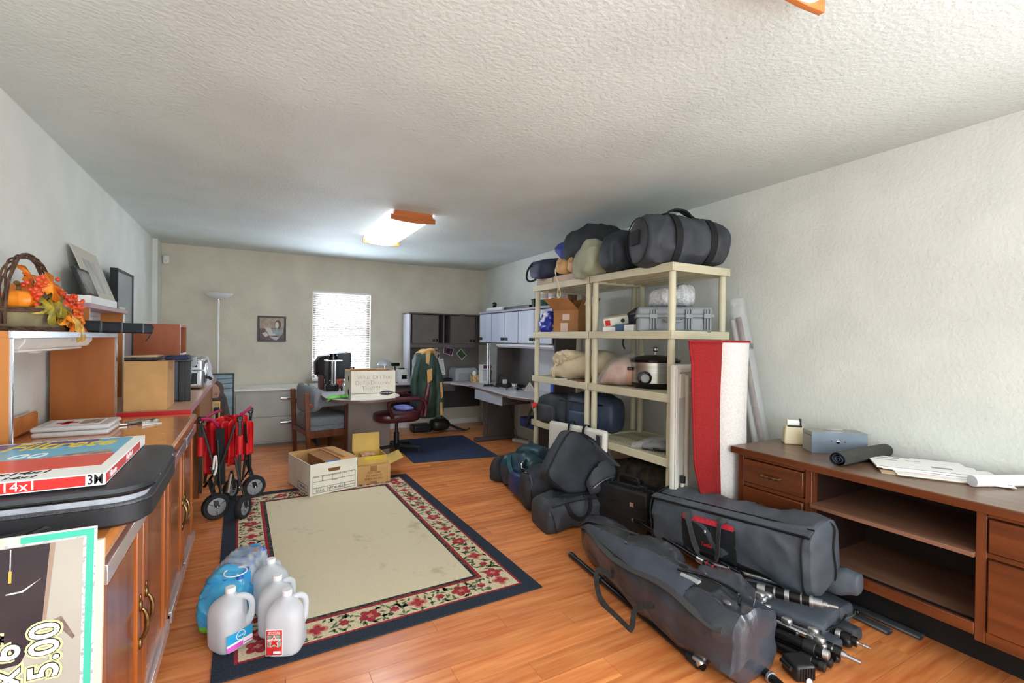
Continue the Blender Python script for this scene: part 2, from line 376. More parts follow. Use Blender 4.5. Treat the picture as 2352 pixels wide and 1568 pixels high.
# ================================================================== left wall: counter, hutches, things on them
oak_x = wood('burl_oak_front', (140, 68, 24), (186, 104, 44), 2, .32, vs=9, coat=.3)
oak_top = M('burl_countertop', (196, 112, 46), .16, c2=(226, 150, 82), vs=9, det=8, coat=.6, lo=.3, hi=.7)
oak_p = M('veneer_orange', (168, 98, 40), .42, c2=(190, 122, 58), vs=1.6, stretch=(3, 3, .8), det=6, lo=.3, hi=.7)
oak_in = M('veneer_inner', (150, 84, 36), .4, c2=(172, 104, 50), vs=1.3, stretch=(4, 4, .8), det=6)
trim_m = M('clear_pull_strip', (214, 206, 208), .12, .55)
cabn = thing('base_cabinet', 'long glossy orange oak base cabinet with brass handles along left wall', 'cabinet', (-.66, 2.58, 0))
CY0, CY1, CZ = 1.46, 3.70, .89
mk('body', MB().box(-1.01, -.345, CY0+.03, CY1-.04, .07, .848), oak_x, cabn, bev=.003)
mk('toe_kick', MB().box(-1.0, -.40, CY0+.05, CY1-.06, 0, .07), black_pl, cabn)
mk('countertop', MB().box(-1.015, -.305, CY0, CY1, .848, CZ), oak_top, cabn, bev=.014, seg=3)
mk('backsplash', MB().box(-1.015, -.985, 2.30, 3.42, CZ, CZ+.10), oak_top, cabn, bev=.02, seg=3)
def cdoor(y0, y1, hy):
    z0, z1 = .09, .83; xf = -.345
    d = mk('door', MB().box(xf, xf+.014, y0, y1, z0, z1), oak_x, cabn, bev=.002)
    fr = .07
    for q in ((y0, y0+fr, z0, z1), (y1-fr, y1, z0, z1)): mk('stile', MB().box(xf+.012, xf+.026, q[0], q[1], q[2], q[3]), oak_x, d, bev=.004)
    mk('raised_panel', MB().box(xf+.012, xf+.020, y0+fr+.025, y1-fr-.025, z0+.09, z1-.09), M('oak_panel', (128, 62, 24), .25, c2=(166, 92, 40), vs=1.6, stretch=(12, 12, 1), det=6, coat=.5), d, bev=.006)
    for zz in (z1-.05, z0+.0):
        m = MB()
        for i_, (dx, hh) in enumerate(((.040, .012), (.034, .024), (.026, .038))): m.box(xf+.012, xf+dx, y0+.004, y1-.004, zz, zz+.05-hh+.012)
        mk('pull_strip', m, trim_m, d, bev=.002)
    # brass bail handle
    zc = .43
    m = MB()
    m.tube(cr([(xf+.026, hy, zc+.055), (xf+.038, hy, zc+.045), (xf+.046, hy, zc+.015), (xf+.044, hy, zc-.022), (xf+.034, hy, zc-.05), (xf+.027, hy, zc-.06)], 5), [.004+.0035*math.sin(math.pi*i/25) for i in range(26)], 8)
    m.ball((xf+.028, hy, zc+.062), (.008, .012, .02), 8).ball((xf+.028, hy, zc-.066), (.008, .012, .02), 8)
    m.ball((xf+.028, hy, zc+.09), (.004, .006, .012), 6)
    mk('handle', m, brass, d)
cdoor(1.50, 2.02, 1.985); cdoor(2.05, 2.575, 2.085); cdoor(2.62, 3.13, 3.095); cdoor(3.16, 3.66, 3.195)
# --- near hutch
hu = thing('desk_hutch', 'open orange wood hutch with chrome edge on the near counter', 'hutch', (-.86, 2.98, CZ))
HT = 1.405
mk('side_panel', MB().box(-1.01, -.72, 2.235, 2.262, CZ, HT-.022), oak_p, hu, bev=.001)
mk('side_panel', MB().box(-1.01, -.72, 3.66, 3.69, CZ, HT-.022), oak_in, hu, bev=.001)
mk('top_board', MB().box(-1.01, -.72, 2.235, 3.69, HT-.022, HT), oak_p, hu, bev=.001)
edge_m = M('chrome_edge', (205, 206, 212), .2, .9)
mk('edge_trim', MB().box(-.722, -.712, 2.232, 3.695, HT-.026, HT+.002), edge_m, hu, bev=.002)
mk('edge_trim', MB().box(-.722, -.713, 3.662, 3.695, CZ, HT-.026), edge_m, hu, bev=.001)
mk('edge_trim', MB().box(-.722, -.713, 2.240, 2.252, CZ, HT-.026), edge_m, hu, bev=.001)
t = thing('under_cabinet_light', 'white fluorescent light fixed under the near hutch top', 'lamp', (-.84, 2.85, HT-.08))
mk('housing', MB().prism([(-.93, 1.382), (-.745, 1.382), (-.745, 1.366), (-.765, 1.335), (-.90, 1.335), (-.93, 1.36)], (0, 2.45, 0), (1, 0, 0), (0, 0, 1), (0, .86, 0)), white_pl, t, bev=.004)
mk('lens', MB().box(-.90, -.775, 2.5, 3.26, 1.322, 1.336), M('light_lens', (226, 226, 220), .3), t, bev=.006)
mk('switch', MB().box(-.86, -.83, 2.86, 2.90, 1.310, 1.323), white_pl, t, bev=.002)
# --- fall basket
bk = thing('harvest_basket', 'twig basket of orange pumpkins, berries and autumn leaves on the near hutch', 'basket', (-.85, 2.86, HT))
BX, BY = -.86, 2.86
bark = M('birch_bark', (104, 98, 82), .8, c2=(150, 138, 100), vs=7, stretch=(1, 1, .4), det=6)
twig = M('twig_brown', (66, 44, 34), .75, c2=(104, 76, 58), vs=30)
m = MB().rings([[V((BX+math.copysign(abs(math.cos(a))**.6, math.cos(a))*rx, BY+math.copysign(abs(math.sin(a))**.6, math.sin(a))*ry, zz)) for a in [q*2*math.pi/40 for q in range(40)]] for rx, ry, zz in ((.095, .22, HT), (.11, .25, HT+.085), (.10, .24, HT+.085), (.09, .21, HT+.02))])
mk('bark_body', m, bark, bk)
for zz, k_ in ((HT+.088, 1.0), (HT+.010, .93)):
    m = MB()
    for s_ in range(5):
        pts = []
        for q in range(49):
            a = q*2*math.pi/48; rr = k_*(1+.02*math.sin(7*a+s_*2)); pts.append((BX+math.copysign(abs(math.cos(a))**.6, math.cos(a))*.115*rr, BY+math.copysign(abs(math.sin(a))**.6, math.sin(a))*.255*rr, zz+.008*math.sin(5*a+s_*1.7)))
        m.tube(pts, .0042, 5, cap=False)
    mk('twig_rim', m, twig, bk)
m = MB()
for s_ in range(7):
    pts = []
    for q in range(41):
        a = math.pi*q/40; pts.append((BX+.02*math.sin(3*a+s_)*.4+.006*math.cos(s_), BY-(.25+.012*math.sin(s_*1.9+4*a))*math.cos(a), HT+.03+(.30+.010*math.cos(s_*1.3+5*a))*abs(math.sin(a))**.62))
    m.tube(pts, .0042, 5)
mk('handle', m, twig, bk)
pump = M('pumpkin_orange', (226, 104, 18), .35, c2=(240, 146, 40), vs=12)
pump2 = M('pumpkin_red', (214, 66, 16), .32, c2=(232, 104, 40), vs=14)
stem_m = M('pumpkin_stem', (112, 84, 36), .6, var=.2, vs=40)
def pumpkin(c, R, sq, lobes, mat_, tilt=0):
    rm = Matrix.Rotation(tilt, 3, 'X')
    d_ = lambda p: V((p.x*(1-.09*abs(math.sin(lobes/2*math.atan2(p.y, p.x)))), p.y*(1-.09*abs(math.sin(lobes/2*math.atan2(p.y, p.x)))), p.z-(.35*R*math.exp(-((p.x**2+p.y**2)/(R*.4)**2)) if p.z > 0 else 0)))
    pk = mk('pumpkin', MB().ball(c, (R, R, R*sq), 20, 2, rot=rm, disp=d_), mat_, bk)
    u_ = rm @ V((0, 0, 1)); c = V(c)
    mk('stem', MB().tube(cr([c+u_*R*sq*.6, c+u_*R*(sq+.15), c+u_*R*(sq+.35)+V((0, -R*.35, 0))], 4), [.012, .010, .009, .008, .008, .008, .009, .010, .010], 7), stem_m, pk)
pumpkin((BX, BY+.01, HT+.16), .085, .8, 10, pump, .2)
pumpkin((BX+.085, BY+.02, HT+.115), .048, .75, 10, pump2, .3)
pumpkin((BX+.02, BY-.17, HT+.13), .06, .8, 10, pump)
pumpkin((BX+.03, BY+.19, HT+.11), .04, .9, 8, pump2)
def leaf(c, R, nrm, rot, mat_, name='leaf'):
    F_ = frame(c, V(nrm).orthogonal(), nrm) @ Matrix.Rotation(rot, 4, 'Z')
    pl = []
    for q in range(36):
        a = q*2*math.pi/36; pl.append((R*(.42+.58*abs(math.cos(2.5*a))**1.5)*(1.15 if math.cos(a) > .8 else 1)*math.cos(a), R*(.42+.58*abs(math.cos(2.5*a))**1.5)*math.sin(a)))
    vs = [F_ @ V((0, 0, .008))]+[F_ @ V((x, y, -.25*(x*x+y*y)/R+.01*math.sin(9*x/R))) for x, y in pl]
    n_ = len(pl); fs = [(0, 1+i, 1+(i+1) % n_) for i in range(n_)]
    lo_ = mk(name, MB().add(vs, fs), mat_, bk); s_ = lo_.modifiers.new('t', 'SOLIDIFY'); s_.thickness = .0012
lf_o = M('leaf_orange', (222, 96, 20), .5, c2=(236, 150, 40), vs=25); lf_g = M('leaf_green', (104, 104, 34), .5, c2=(196, 164, 50), vs=22)
lf_y = M('leaf_yellow', (214, 158, 52), .5, c2=(226, 188, 96), vs=25); lf_r = M('leaf_red', (188, 46, 20), .5, c2=(214, 84, 30), vs=25); lf_b = M('leaf_brown', (88, 66, 38), .6, var=.2, vs=25)
for c_, R, nn, rr, mm in (((.10, -.10, .20), .075, (.8, -.4, .3), .4, lf_o), ((.12, -.16, .10), .075, (.9, -.3, .4), 2.4, lf_g), ((.12, .20, .09), .06, (.8, .2, .5), 1.4, lf_o), ((.05, .19, .16), .05, (.8, .3, .4), .5, lf_r), ((.125, .08, .04), .06, (.9, 0, .4), 3.1, lf_o), ((.12, -.06, .12), .08, (.9, -.3, .4), 1.2, lf_g), ((.12, -.02, .10), .085, (.9, -.2, .5), 2.0, lf_o),
    ((.125, .05, .075), .075, (.7, -.1, .8), 2.6, lf_y), ((.13, .12, .05), .085, (.9, 0, .45), 3.6, lf_y), ((.13, .19, .03), .07, (.9, .1, .5), 3.4, lf_y), ((.11, .25, .045), .06, (.7, .3, .6), 2.2, lf_r), ((.10, .29, .02), .06, (.9, .2, .2), 2.8, lf_b),
    ((.02, -.06, .24), .06, (.9, .1, .3), 1.6, lf_o), ((-.01, .09, .21), .045, (.9, 0, .2), .9, lf_b), ((.0, .11, .17), .04, (.9, .2, .3), 2.2, lf_b), ((.09, -.13, .15), .06, (.9, -.3, .3), .2, lf_b), ((.06, .06, .17), .05, (.7, 0, .7), 1.1, lf_o), ((.06, .26, .09), .05, (.6, .5, .6), .6, lf_o)):
    leaf((BX+c_[0], BY+c_[1], HT+c_[2]), R, nn, rr, mm)
berry = M('berry_red', (204, 44, 26), .3, c2=(226, 98, 52), vs=40)
rnd = random.Random(3)
for cx, cy, cz, sy, sz, nb in ((.06, .115, .15, .045, .055, 34), (.09, .15, .10, .05, .03, 26), (.07, -.16, .16, .04, .07, 40), (.10, .215, .13, .03, .03, 22), (.11, .10, .07, .06, .02, 30), (.09, .16, .16, .03, .03, 20)):
    m = MB()
    for q in range(nb):
        c_ = (BX+cx+rnd.gauss(0, .016), BY+cy+rnd.gauss(0, sy*.6), HT+cz+rnd.gauss(0, sz*.65)); m.ball(c_, .0085+rnd.random()*.003, 5)
    tag(mk('berry_cluster', m, berry, bk), kind='stuff')
# --- black bar case lying on the hutch top
t = thing('sound_bar', 'long black bar speaker lying on the near hutch beside the basket', 'speaker', M=frame((-.72, 3.52, HT), (.23, 1.0, 0), (0, 0, 1)))
bar_m = M('bar_black', (20, 20, 22), .75, spec=.2)
mk('case', MB().box(-.50, .44, -.05, .05, 0, .062), bar_m, t, bev=.012, seg=3, world=False)
for yy in (-.2, .02, .28): mk('rib_band', MB().box(yy, yy+.02, -.053, .053, .001, .065), black_pl, t, bev=.004, world=False)
mk('end_strap', MB().tube(cr([(.42, -.03, .03), (.46, -.04, .045), (.47, -.02, -.01), (.43, -.01, -.05)], 6), .004, 6), black_pl, t, world=False)
# --- rose topped counter behind
rose_top = M('rose_laminate', (206, 166, 138), .3, var=.03, vs=20); rose_e = M('rose_edge', (176, 110, 126), .35); red_e = M('red_edge', (196, 24, 30), .4)
ct = thing('office_counter', 'long counter with pinkish laminate top and red front edge on left wall', 'counter', (-.69, 5.1, 0))
PZ = .91; PX = -.35; PY0, PY1 = 3.74, 6.36
mk('top', MB().box(-1.015, PX, PY0, PY1, PZ-.028, PZ), rose_top, ct)
mk('edge_band', MB().box(PX, PX+.008, PY0, PY1, PZ-.03, PZ+.001), rose_e, ct, bev=.002)
mk('edge_band', MB().box(-1.015, PX+.008, PY0-.008, PY0, PZ-.03, PZ+.001), red_e, ct, bev=.002)
slat_w = wood('slat_wood', (128, 72, 30), (176, 112, 56), 2, .4)
for yy, th in ((3.78, .03), (4.86, .03), (6.30, .03)): mk('support_panel', MB().box(-1.0, PX-.03, yy, yy+th, 0, PZ-.028), slat_w, ct, bev=.002)
mk('front_panel', MB().box(PX-.06, PX-.035, 3.82, 4.30, .06, PZ-.04), slat_w, ct, bev=.002)
mk('front_panel', MB().box(PX-.06, PX-.035, 4.95, 6.28, .06, PZ-.04), slat_w, ct, bev=.002)
mk('modesty_panel', MB().box(-.95, -.93, 3.81, 6.30, .2, PZ-.04), black_pl, ct)
# second hutch with pinkish shelf
h2 = thing('desk_hutch', 'low hutch with a mauve shelf top holding leaning prints', 'hutch', (-.93, 4.3, PZ))
S2 = 1.585
mk('shelf_top', MB().box(-1.015, -.855, 3.76, 4.74, S2-.03, S2), M('mauve_laminate', (168, 128, 138), .35, var=.05, vs=10), h2, bev=.004)
mk('side_panel', MB().box(-1.012, -.87, 4.67, 4.70, PZ, S2-.03), oak_p, h2)
mk('side_panel', MB().box(-1.012, -.87, 3.79, 3.82, PZ, S2-.03), oak_p, h2)
mk('white_edge', MB().box(-.871, -.866, 4.668, 4.702, PZ, S2-.03), white_pl, h2)
peg = mk('pegboard', MB().box(-1.013, -1.005, 3.82, 4.67, PZ+.2, S2-.03), M('pegboard_white', (226, 226, 226), .6), h2, smooth=False)
m = MB()
for iy in range(20):
    for iz in range(4): m.lathe([(.004, 0), (.004, .0012)], (-1.0052, 3.9+iy*.035, S2-.06-iz*.035), (1, 0, 0), 6)
tag(mk('peg_holes', m, ink, h2, smooth=False), kind='stuff')
t = one('white_box', MB().box(-1.0, -.862, 3.80, 4.44, S2, S2+.05), white_pl, 'flat white box lying on the mauve hutch shelf', 'box', bev=.003)
# small dark frame, leaning
def lean_panel(y0, y1, zb, zt, xb, xt, th):   # slab leaning to the wall; returns corner function
    n_ = V((zt-zb, 0, xb-xt)).normalized()
    def P_(u, v, d=0): return V((xb+(xt-xb)*v, y0+(y1-y0)*u, zb+(zt-zb)*v))+n_*d
    return P_
def slabp(P_, u0, u1, v0, v1, d0, d1): return MB().hexa([P_(u0, v0, d0), P_(u1, v0, d0), P_(u1, v1, d0), P_(u0, v1, d0), P_(u0, v0, d1), P_(u1, v0, d1), P_(u1, v1, d1), P_(u0, v1, d1)])
t = thing('photo_frame', 'small black photo frame leaning on the flat white box', 'photo frame', (-.91, 3.95, S2+.05))
P_ = lean_panel(3.80, 4.09, S2+.051, S2+.225, -.885, -.945, .02)
mk('frame', slabp(P_, 0, 1, 0, 1, -.018, 0), black_pl, t, bev=.003)
mk('glass_print', slabp(P_, .12, .92, .1, .9, 0, .002), M('silver_print', (150, 152, 156), .25, c2=(92, 94, 98), vs=12), t)
t = thing('matted_print', 'large matted grey print leaning against left wall on mauve shelf', 'print', (-.95, 4.3, S2+.05))
P_ = lean_panel(3.98, 4.55, S2+.051, S2+.385, -.89, -1.008, .01)
mk('mat_board', slabp(P_, 0, 1, 0, 1, -.006, 0), M('mat_board', (196, 190, 176), .8), t)
mk('picture', slabp(P_, .2, .92, .14, .78, 0, .001), M('faded_print', (160, 158, 152), .7, c2=(196, 194, 188), vs=9, stretch=(1, 1, .3)), t)
# black poster frame on the counter
t = thing('poster_frame', 'tall black-framed glass poster standing against left wall', 'poster', (-.95, 4.95, PZ))
X_ = -.925
mk('frame', MB().box(X_-.05, X_, 4.78, 4.80, PZ, 1.92).box(X_-.05, X_, 5.34, 5.36, PZ, 1.92).box(X_-.05, X_, 4.80, 5.34, PZ, PZ+.02).box(X_-.05, X_, 4.80, 5.34, 1.90, 1.92).box(X_-.05, X_-.04, 4.8, 5.34, PZ+.02, 1.9), black_pl, t, bev=.001)
mk('glazing', MB().box(X_-.012, X_-.008, 4.80, 5.34, PZ+.02, 1.90), M('poster_glazing', (148, 158, 170), .08, spec=.8), t)
mk('card', MB().box(X_-.0075, X_-.006, 4.86, 5.08, 1.40, 1.62), M('poster_card', (205, 204, 196), .3), t)
# third hutch
h3 = thing('desk_hutch', 'small reddish veneer hutch on the far end of the rose counter', 'hutch', (-.82, 5.75, PZ))
cherry = M('cherry_veneer', (150, 74, 40), .4, c2=(172, 94, 54), vs=1.4, stretch=(4, 4, .8), det=6)
a = oY(335, 752, 5.55); b = oY(418, 752, 5.55)
mk('side_panel', MB().box(-1.01, -.60, 5.55, 5.575, PZ, 1.475), cherry, h3)
mk('side_panel', MB().box(-1.01, -.60, 6.02, 6.045, PZ, 1.475), cherry, h3)
mk('top_board', MB().box(-1.01, -.60, 5.55, 6.045, 1.475, 1.5), cherry, h3)
mk('shelf', MB().box(-1.01, -.60, 5.575, 6.02, 1.20, 1.22), cherry, h3)
mk('white_edge', MB().box(-.60, -.597, 5.575, 6.02, 1.20, 1.22).box(-.60, -.597, 5.55, 5.555, PZ, 1.5), white_pl, h3)
# cardboard box, papers, tote, tool case
t = thing('cardboard_box', 'plain tan cardboard box standing on the near end of the rose counter', 'box', (-.70, 3.95, PZ))
a = oY(282, 940, 3.78); b = oY(384, 935, 3.78); d = oY(384, 830, 3.78)
bx0, bx1 = a.x, b.x
mk('carton', MB().box(bx0, bx1, 3.78, 4.10, PZ, d.z), card, t, bev=.004)
mk('flap', MB().box(bx0+.002, bx1, 3.779, 3.93, d.z, d.z+.004), card, t)
mk('flap', MB().box(bx0+.002, bx1, 3.94, 4.10, d.z, d.z+.004), card, t)
mk('tape', MB().box(bx0-.001, bx1+.001, 3.915, 3.955, d.z+.004, d.z+.0048).box(bx1, bx1+.0008, 3.915, 3.955, d.z-.06, d.z+.0048), tape_m, t)
BT = d.z+.005
t = one('black_folder', MB().box(bx0+.0, bx0+.17, 3.80, 4.06, BT, BT+.022), black_pl, 'black folder lying on the tan cardboard box', 'folder', bev=.006)
one('notebook', MB().hexa([(bx0, 3.8, BT+.023), (bx0+.17, 3.79, BT+.023), (bx0+.17, 4.06, BT+.023), (bx0, 4.06, BT+.023), (bx0, 3.8, BT+.028), (bx0+.17, 3.79, BT+.040), (bx0+.17, 4.06, BT+.03), (bx0, 4.06, BT+.028)]), M('kraft_paper', (176, 150, 118), .8), 'brown kraft notebook on top of the black folder', 'notebook')
one('blue_case', MB().box(bx0+.2, bx0+.33, 3.86, 4.06, BT, BT+.03), M('navy_cloth', (26, 34, 70), .6, var=.3, vs=20), 'small navy pouch on the tan cardboard box', 'pouch', bev=.012, seg=3)
tt = thing('storage_tote', 'black and clear grey lidded storage tote beside the tan box', 'storage tote', (-.6, 4.28, PZ))
tx0, tx1, ty0, ty1, tz = -.76, -.405, 4.24, 4.60, 1.235
mk('tub', MB().rings([[(tx0+.03, ty0+.02, PZ), (tx1-.03, ty0+.02, PZ), (tx1-.03, ty1-.02, PZ), (tx0+.03, ty1-.02, PZ)], [(tx0, ty0, tz-.03), (tx1, ty0, tz-.03), (tx1, ty1, tz-.03), (tx0, ty1, tz-.03)]]), M('smoke_plastic', (96, 102, 114), .2, spec=.7), tt, bev=.012)
mk('lid', MB().box(tx0-.015, tx1+.02, ty0-.015, ty1+.015, tz-.03, tz), M('tote_lid', (74, 78, 88), .3), tt, bev=.006)
mk('corner_post', MB().box(tx1-.03, tx1+.012, ty0-.008, ty0+.03, PZ, tz-.03).box(tx1-.06, tx1-.02, ty0-.01, ty0+.01, PZ, tz-.03), black_pl, tt, bev=.004)
mk('latch', MB().box(tx1+.018, tx1+.03, ty0+.08, ty0+.26, tz-.075, tz-.005), M('tote_latch', (150, 156, 168), .3), tt, bev=.004)
tc_ = thing('tool_case', 'aluminium tool case with black panels on the rose counter', 'case', (-.48, 5.3, PZ))
a = oY(400, 880, 4.85)
kx0, kx1, ky0, ky1, kz = -.585, -.372, 5.10, 5.50, 1.195
mk('shell', MB().box(kx0, kx1, ky0, ky1, PZ+.01, kz), silver, tc_, bev=.03, seg=4)
for z0_, z1_ in ((PZ+.05, PZ+.15), (PZ+.20, kz-.03)):
    mk('side_panel', MB().box(kx0+.03, kx1-.05, ky0-.003, ky0+.002, z0_, z1_), black_pl, tc_, bev=.002)
    mk('front_panel', MB().box(kx1-.002, kx1+.003, ky0+.05, ky1-.05, z0_, z1_), black_pl, tc_, bev=.002)
mk('seam', MB().box(kx0-.002, kx1+.002, ky0-.004, ky1+.002, PZ+.165, PZ+.18), chrome, tc_, bev=.003)
m = MB()
for zz in (PZ+.04, PZ+.16, PZ+.24, kz-.02):
    for xx in (kx1-.045, kx1-.09): m.ball((xx, ky0-.002, zz), (.007, .004, .007), 6)
mk('rivet', m, chrome, tc_)
for yy in (ky0+.12, ky1-.12): mk('latch', MB().box(kx1, kx1+.012, yy-.02, yy+.02, PZ+.12, PZ+.23), chrome, tc_, bev=.003)
mk('handle', MB().tube(cr([(kx1+.005, ky0+.15, PZ+.10), (kx1+.04, ky0+.16, PZ+.08), (kx1+.045, ky0+.21, PZ+.075), (kx1+.04, ky0+.26, PZ+.08), (kx1+.005, ky0+.27, PZ+.10)], 5), .008, 7), black_pl, tc_)
one('plastic_bag', soft([(V((kx1-.02, 5.58, PZ)), V((.06, 0, 0)), V((0, .05, 0)), 2), (V((kx1-.02, 5.58, PZ+.12)), V((.05, 0, 0)), V((0, .05, 0)), 2), (V((kx1-.03, 5.57, PZ+.27)), V((.035, 0, 0)), V((0, .03, 0)), 2)], 20, 8, .02, 16), M('crinkled_film', (232, 236, 244), .15, alpha=.55, spec=.8), 'crumpled clear plastic bag behind the aluminium tool case', 'plastic bag')
# first aid box, multitool, paper, on near counter
fa = thing('first_aid_box', 'flat clear plastic box with red cross insert on the near counter', 'box', (-.78, 3.23, CZ))
a, b, c_ = oZ(92, 1000, CZ), oZ(250, 992, CZ), oZ(252, 962, CZ+.05)
fm = M('frosted_plastic', (222, 224, 226), .25, spec=.6)
fx0, fx1, fy0, fy1 = -.925, -.63, 3.10, 3.36
mk('tray', MB().box(fx0, fx1, fy0, fy1, CZ, CZ+.026), fm, fa, bev=.012, seg=3)
mk('lid', MB().box(fx0-.003, fx1+.003, fy0-.003, fy1+.003, CZ+.028, CZ+.052), fm, fa, bev=.016, seg=3)
mk('insert_card', MB().box(fx0+.04, fx1-.045, fy0+.03, fy1-.04, CZ+.0522, CZ+.053), paper, fa)
mk('red_cross', MB().box(fx0+.065, fx0+.15, fy0+.10, fy0+.13, CZ+.0531, CZ+.0536).box(fx0+.092, fx0+.122, fy0+.06, fy0+.17, CZ+.0531, CZ+.0536), red_m, fa)
mk('insert_photo', MB().box(fx0+.16, fx1-.055, fy0+.06, fy1-.06, CZ+.0531, CZ+.0535), M('insert_photo', (150, 130, 110), .6, c2=(214, 200, 190), vs=26), fa)
DXM, DYM = -.075, .43
mt = thing('multitool', 'open steel multitool with a blade lying on the near counter', 'tool', (-.57, 3.38, CZ))
mk('handle', MB().obox((-0.545, 3.410, CZ+.010), (.07, .035, 0), (-.006, .012, 0), (0, 0, .009)), M('tool_steel', (140, 138, 132), .4, .7, var=.4, vs=40), mt, bev=.003)
mk('blade', MB().hexa([(-0.610, 3.365, CZ+.004), (-0.605, 3.355, CZ+.004), (-0.550, 3.460, CZ+.018), (-0.555, 3.460, CZ+.018), (-0.610, 3.365, CZ+.016), (-0.605, 3.355, CZ+.016), (-0.550, 3.460, CZ+.026), (-0.555, 3.460, CZ+.026)]), chrome, mt)
mk('jaw', MB().obox((-0.635, 3.355, CZ+.008), (.03, .012, 0), (-.005, .012, 0), (0, 0, .006)), chrome, mt, bev=.003)
one('paper_slip', MB().hexa([(-0.525, 3.290, CZ+.001), (-0.445, 3.360, CZ+.001), (-0.475, 3.420, CZ+.001), (-0.535, 3.360, CZ+.001), (-0.525, 3.290, CZ+.012), (-0.445, 3.360, CZ+.004), (-0.475, 3.420, CZ+.003), (-0.535, 3.360, CZ+.018)]), paper, 'small folded white paper slip beside the multitool', 'paper')
# --- laptop bag on the counter, with filter on top
a = oZ(405, 1030, .96)
lb = thing('laptop_bag', 'black padded laptop bag with grey inner trim lying on the near counter', 'bag', (-.72, 1.95, CZ))
lx0, lx1, ly0, ly1 = -1.0, -.238, 1.58, 2.17
def rr(x0, x1, y0, y1, r, n=6):
    out = []
    for cx, cy, a0 in ((x1-r, y1-r, 0), (x0+r, y1-r, 90), (x0+r, y0+r, 180), (x1-r, y0+r, 270)):
        for q in range(n+1): a = math.radians(a0+90*q/n); out.append((cx+r*math.cos(a), cy+r*math.sin(a)))
    return out
def slabr(rings_): return MB().rings([[(x, y, z) for x, y in rr(x0, x1, y0, y1, r)] for x0, x1, y0, y1, r, z in rings_])
mk('base_panel', slabr([(lx0+.02, lx1-.02, ly0+.02, ly1-.02, .06, CZ), (lx0, lx1, ly0, ly1, .08, CZ+.012), (lx0, lx1, ly0, ly1, .08, CZ+.058), (lx0+.006, lx1-.006, ly0+.006, ly1-.006, .08, CZ+.062)]), M('padded_black', (36, 38, 42), .55, var=.1, vs=20, bump=.08, bs=300), lb)
mk('zipper', slabr([(lx0-.002, lx1+.002, ly0-.002, ly1+.002, .08, CZ+.060), (lx0-.002, lx1+.002, ly0-.002, ly1+.002, .08, CZ+.066)]), M('zip_grey', (78, 80, 84), .45, .3, var=.3, vs=200), lb)
mk('inner_trim', slabr([(lx0+.014, lx1-.014, ly0+.014, ly1-.014, .07, CZ+.062), (lx0+.012, lx1-.012, ly0+.012, ly1-.012, .07, CZ+.082)]), M('grey_lining', (176, 178, 186), .6, var=.12, vs=14), lb)
mk('top_panel', slabr([(lx0+.004, lx1-.004, ly0+.006, ly1-.004, .08, CZ+.082), (lx0, lx1, ly0, ly1, .085, CZ+.090), (lx0+.004, lx1-.004, ly0+.004, ly1-.004, .085, CZ+.104), (lx0+.05, lx1-.05, ly0+.05, ly1-.05, .09, CZ+.112)]), M('padded_black2', (48, 50, 54), .42, var=.1, vs=20, bump=.08, bs=260), lb)
mk('piping', MB().tube([(x, y, CZ+.106) for x, y in rr(lx0+.06, lx1-.06, ly0+.06, ly1-.06, .08)]*1, .0035, 6), black_gl, lb)
mk('piping', MB().tube([(x, y, CZ+.090) for x, y in rr(lx0-.001, lx1+.001, ly0-.001, ly1+.001, .085)], .0035, 6), black_gl, lb)
for yy in (1.76, 2.02): mk('zip_pull', MB().obox((lx1-.02, yy, CZ+.098), (.02, .012, -.008), (-.003, .006, 0), (0, 0, .003)), black_gl, lb)
mk('shoulder_strap', MB().strap(cr([(-.98, 1.53, CZ+.02), (-.72, 1.525, CZ+.014), (-.52, 1.545, CZ+.012), (-.44, 1.57, CZ+.02), (-.40, 1.615, CZ+.045)], 6), .05, .004, (0, -.6, .8)), M('ribbed_web', (34, 35, 37), .6, var=.35, vs=4, stretch=(60, 1, 1)), lb)
m = MB(); m.tube(cr([(-.47, 1.565, CZ+.018), (-.45, 1.58, CZ+.024), (-.43, 1.59, CZ+.03)], 4), .008, 6).tube(cr([(-.43, 1.585, CZ+.028), (-.405, 1.60, CZ+.026), (-.40, 1.615, CZ+.046), (-.42, 1.61, CZ+.05)], 4), .004, 6)
mk('strap_hook', m, black_gl, lb)
# air filter pack
FZ = CZ+.114
a = oZ(325, 1000, FZ+.03); b = oZ(252, 1085, FZ+.03); 
fx1n, fy0_ = b.x, b.y
fl = thing('air_filter_box', 'blue and red printed air filter pack lying on the laptop bag', 'filter', (-.7, 2.0, FZ))
q0, q1 = V((-.405, 1.70, 0)), V((-.405, 2.20, 0))     # right edge near/far
x0_, x1_, y0_, y1_ = -.90, -.333, 1.605, 2.14
ft = FZ+.032
mk('pack', MB().box(x0_, x1_, y0_, y1_, FZ, ft), print_w, fl, bev=.001)
blue_p = M('print_blue', (92, 172, 214), .3, c2=(120, 196, 226), vs=5); navy_p = M('print_navy', (78, 86, 150), .3); redp = M('print_red', (226, 62, 52), .3, c2=(232, 96, 84), vs=4)
e_ = .0006
mk('blue_field', MB().box(x0_, x1_-.03, y0_+.26, y1_-.015, ft, ft+e_), blue_p, fl)
mk('navy_band', MB().box(x0_, x1_-.12, y1_-.10, y1_-.015, ft+e_, ft+e_*1.5), navy_p, fl)
mk('red_field', MB().box(x0_, x1_-.03, y0_+.10, y0_+.26, ft, ft+e_), redp, fl)
mk('beige_picture', MB().prism([(x1_-.20, y0_+.262), (x1_-.04, y0_+.262), (x1_-.05, y0_+.32), (x1_-.12, y0_+.30)], (0, 0, ft+e_), (1, 0, 0), (0, 1, 0), (0, 0, e_)), M('beige_print', (190, 172, 150), .4, c2=(120, 120, 128), vs=40), fl)
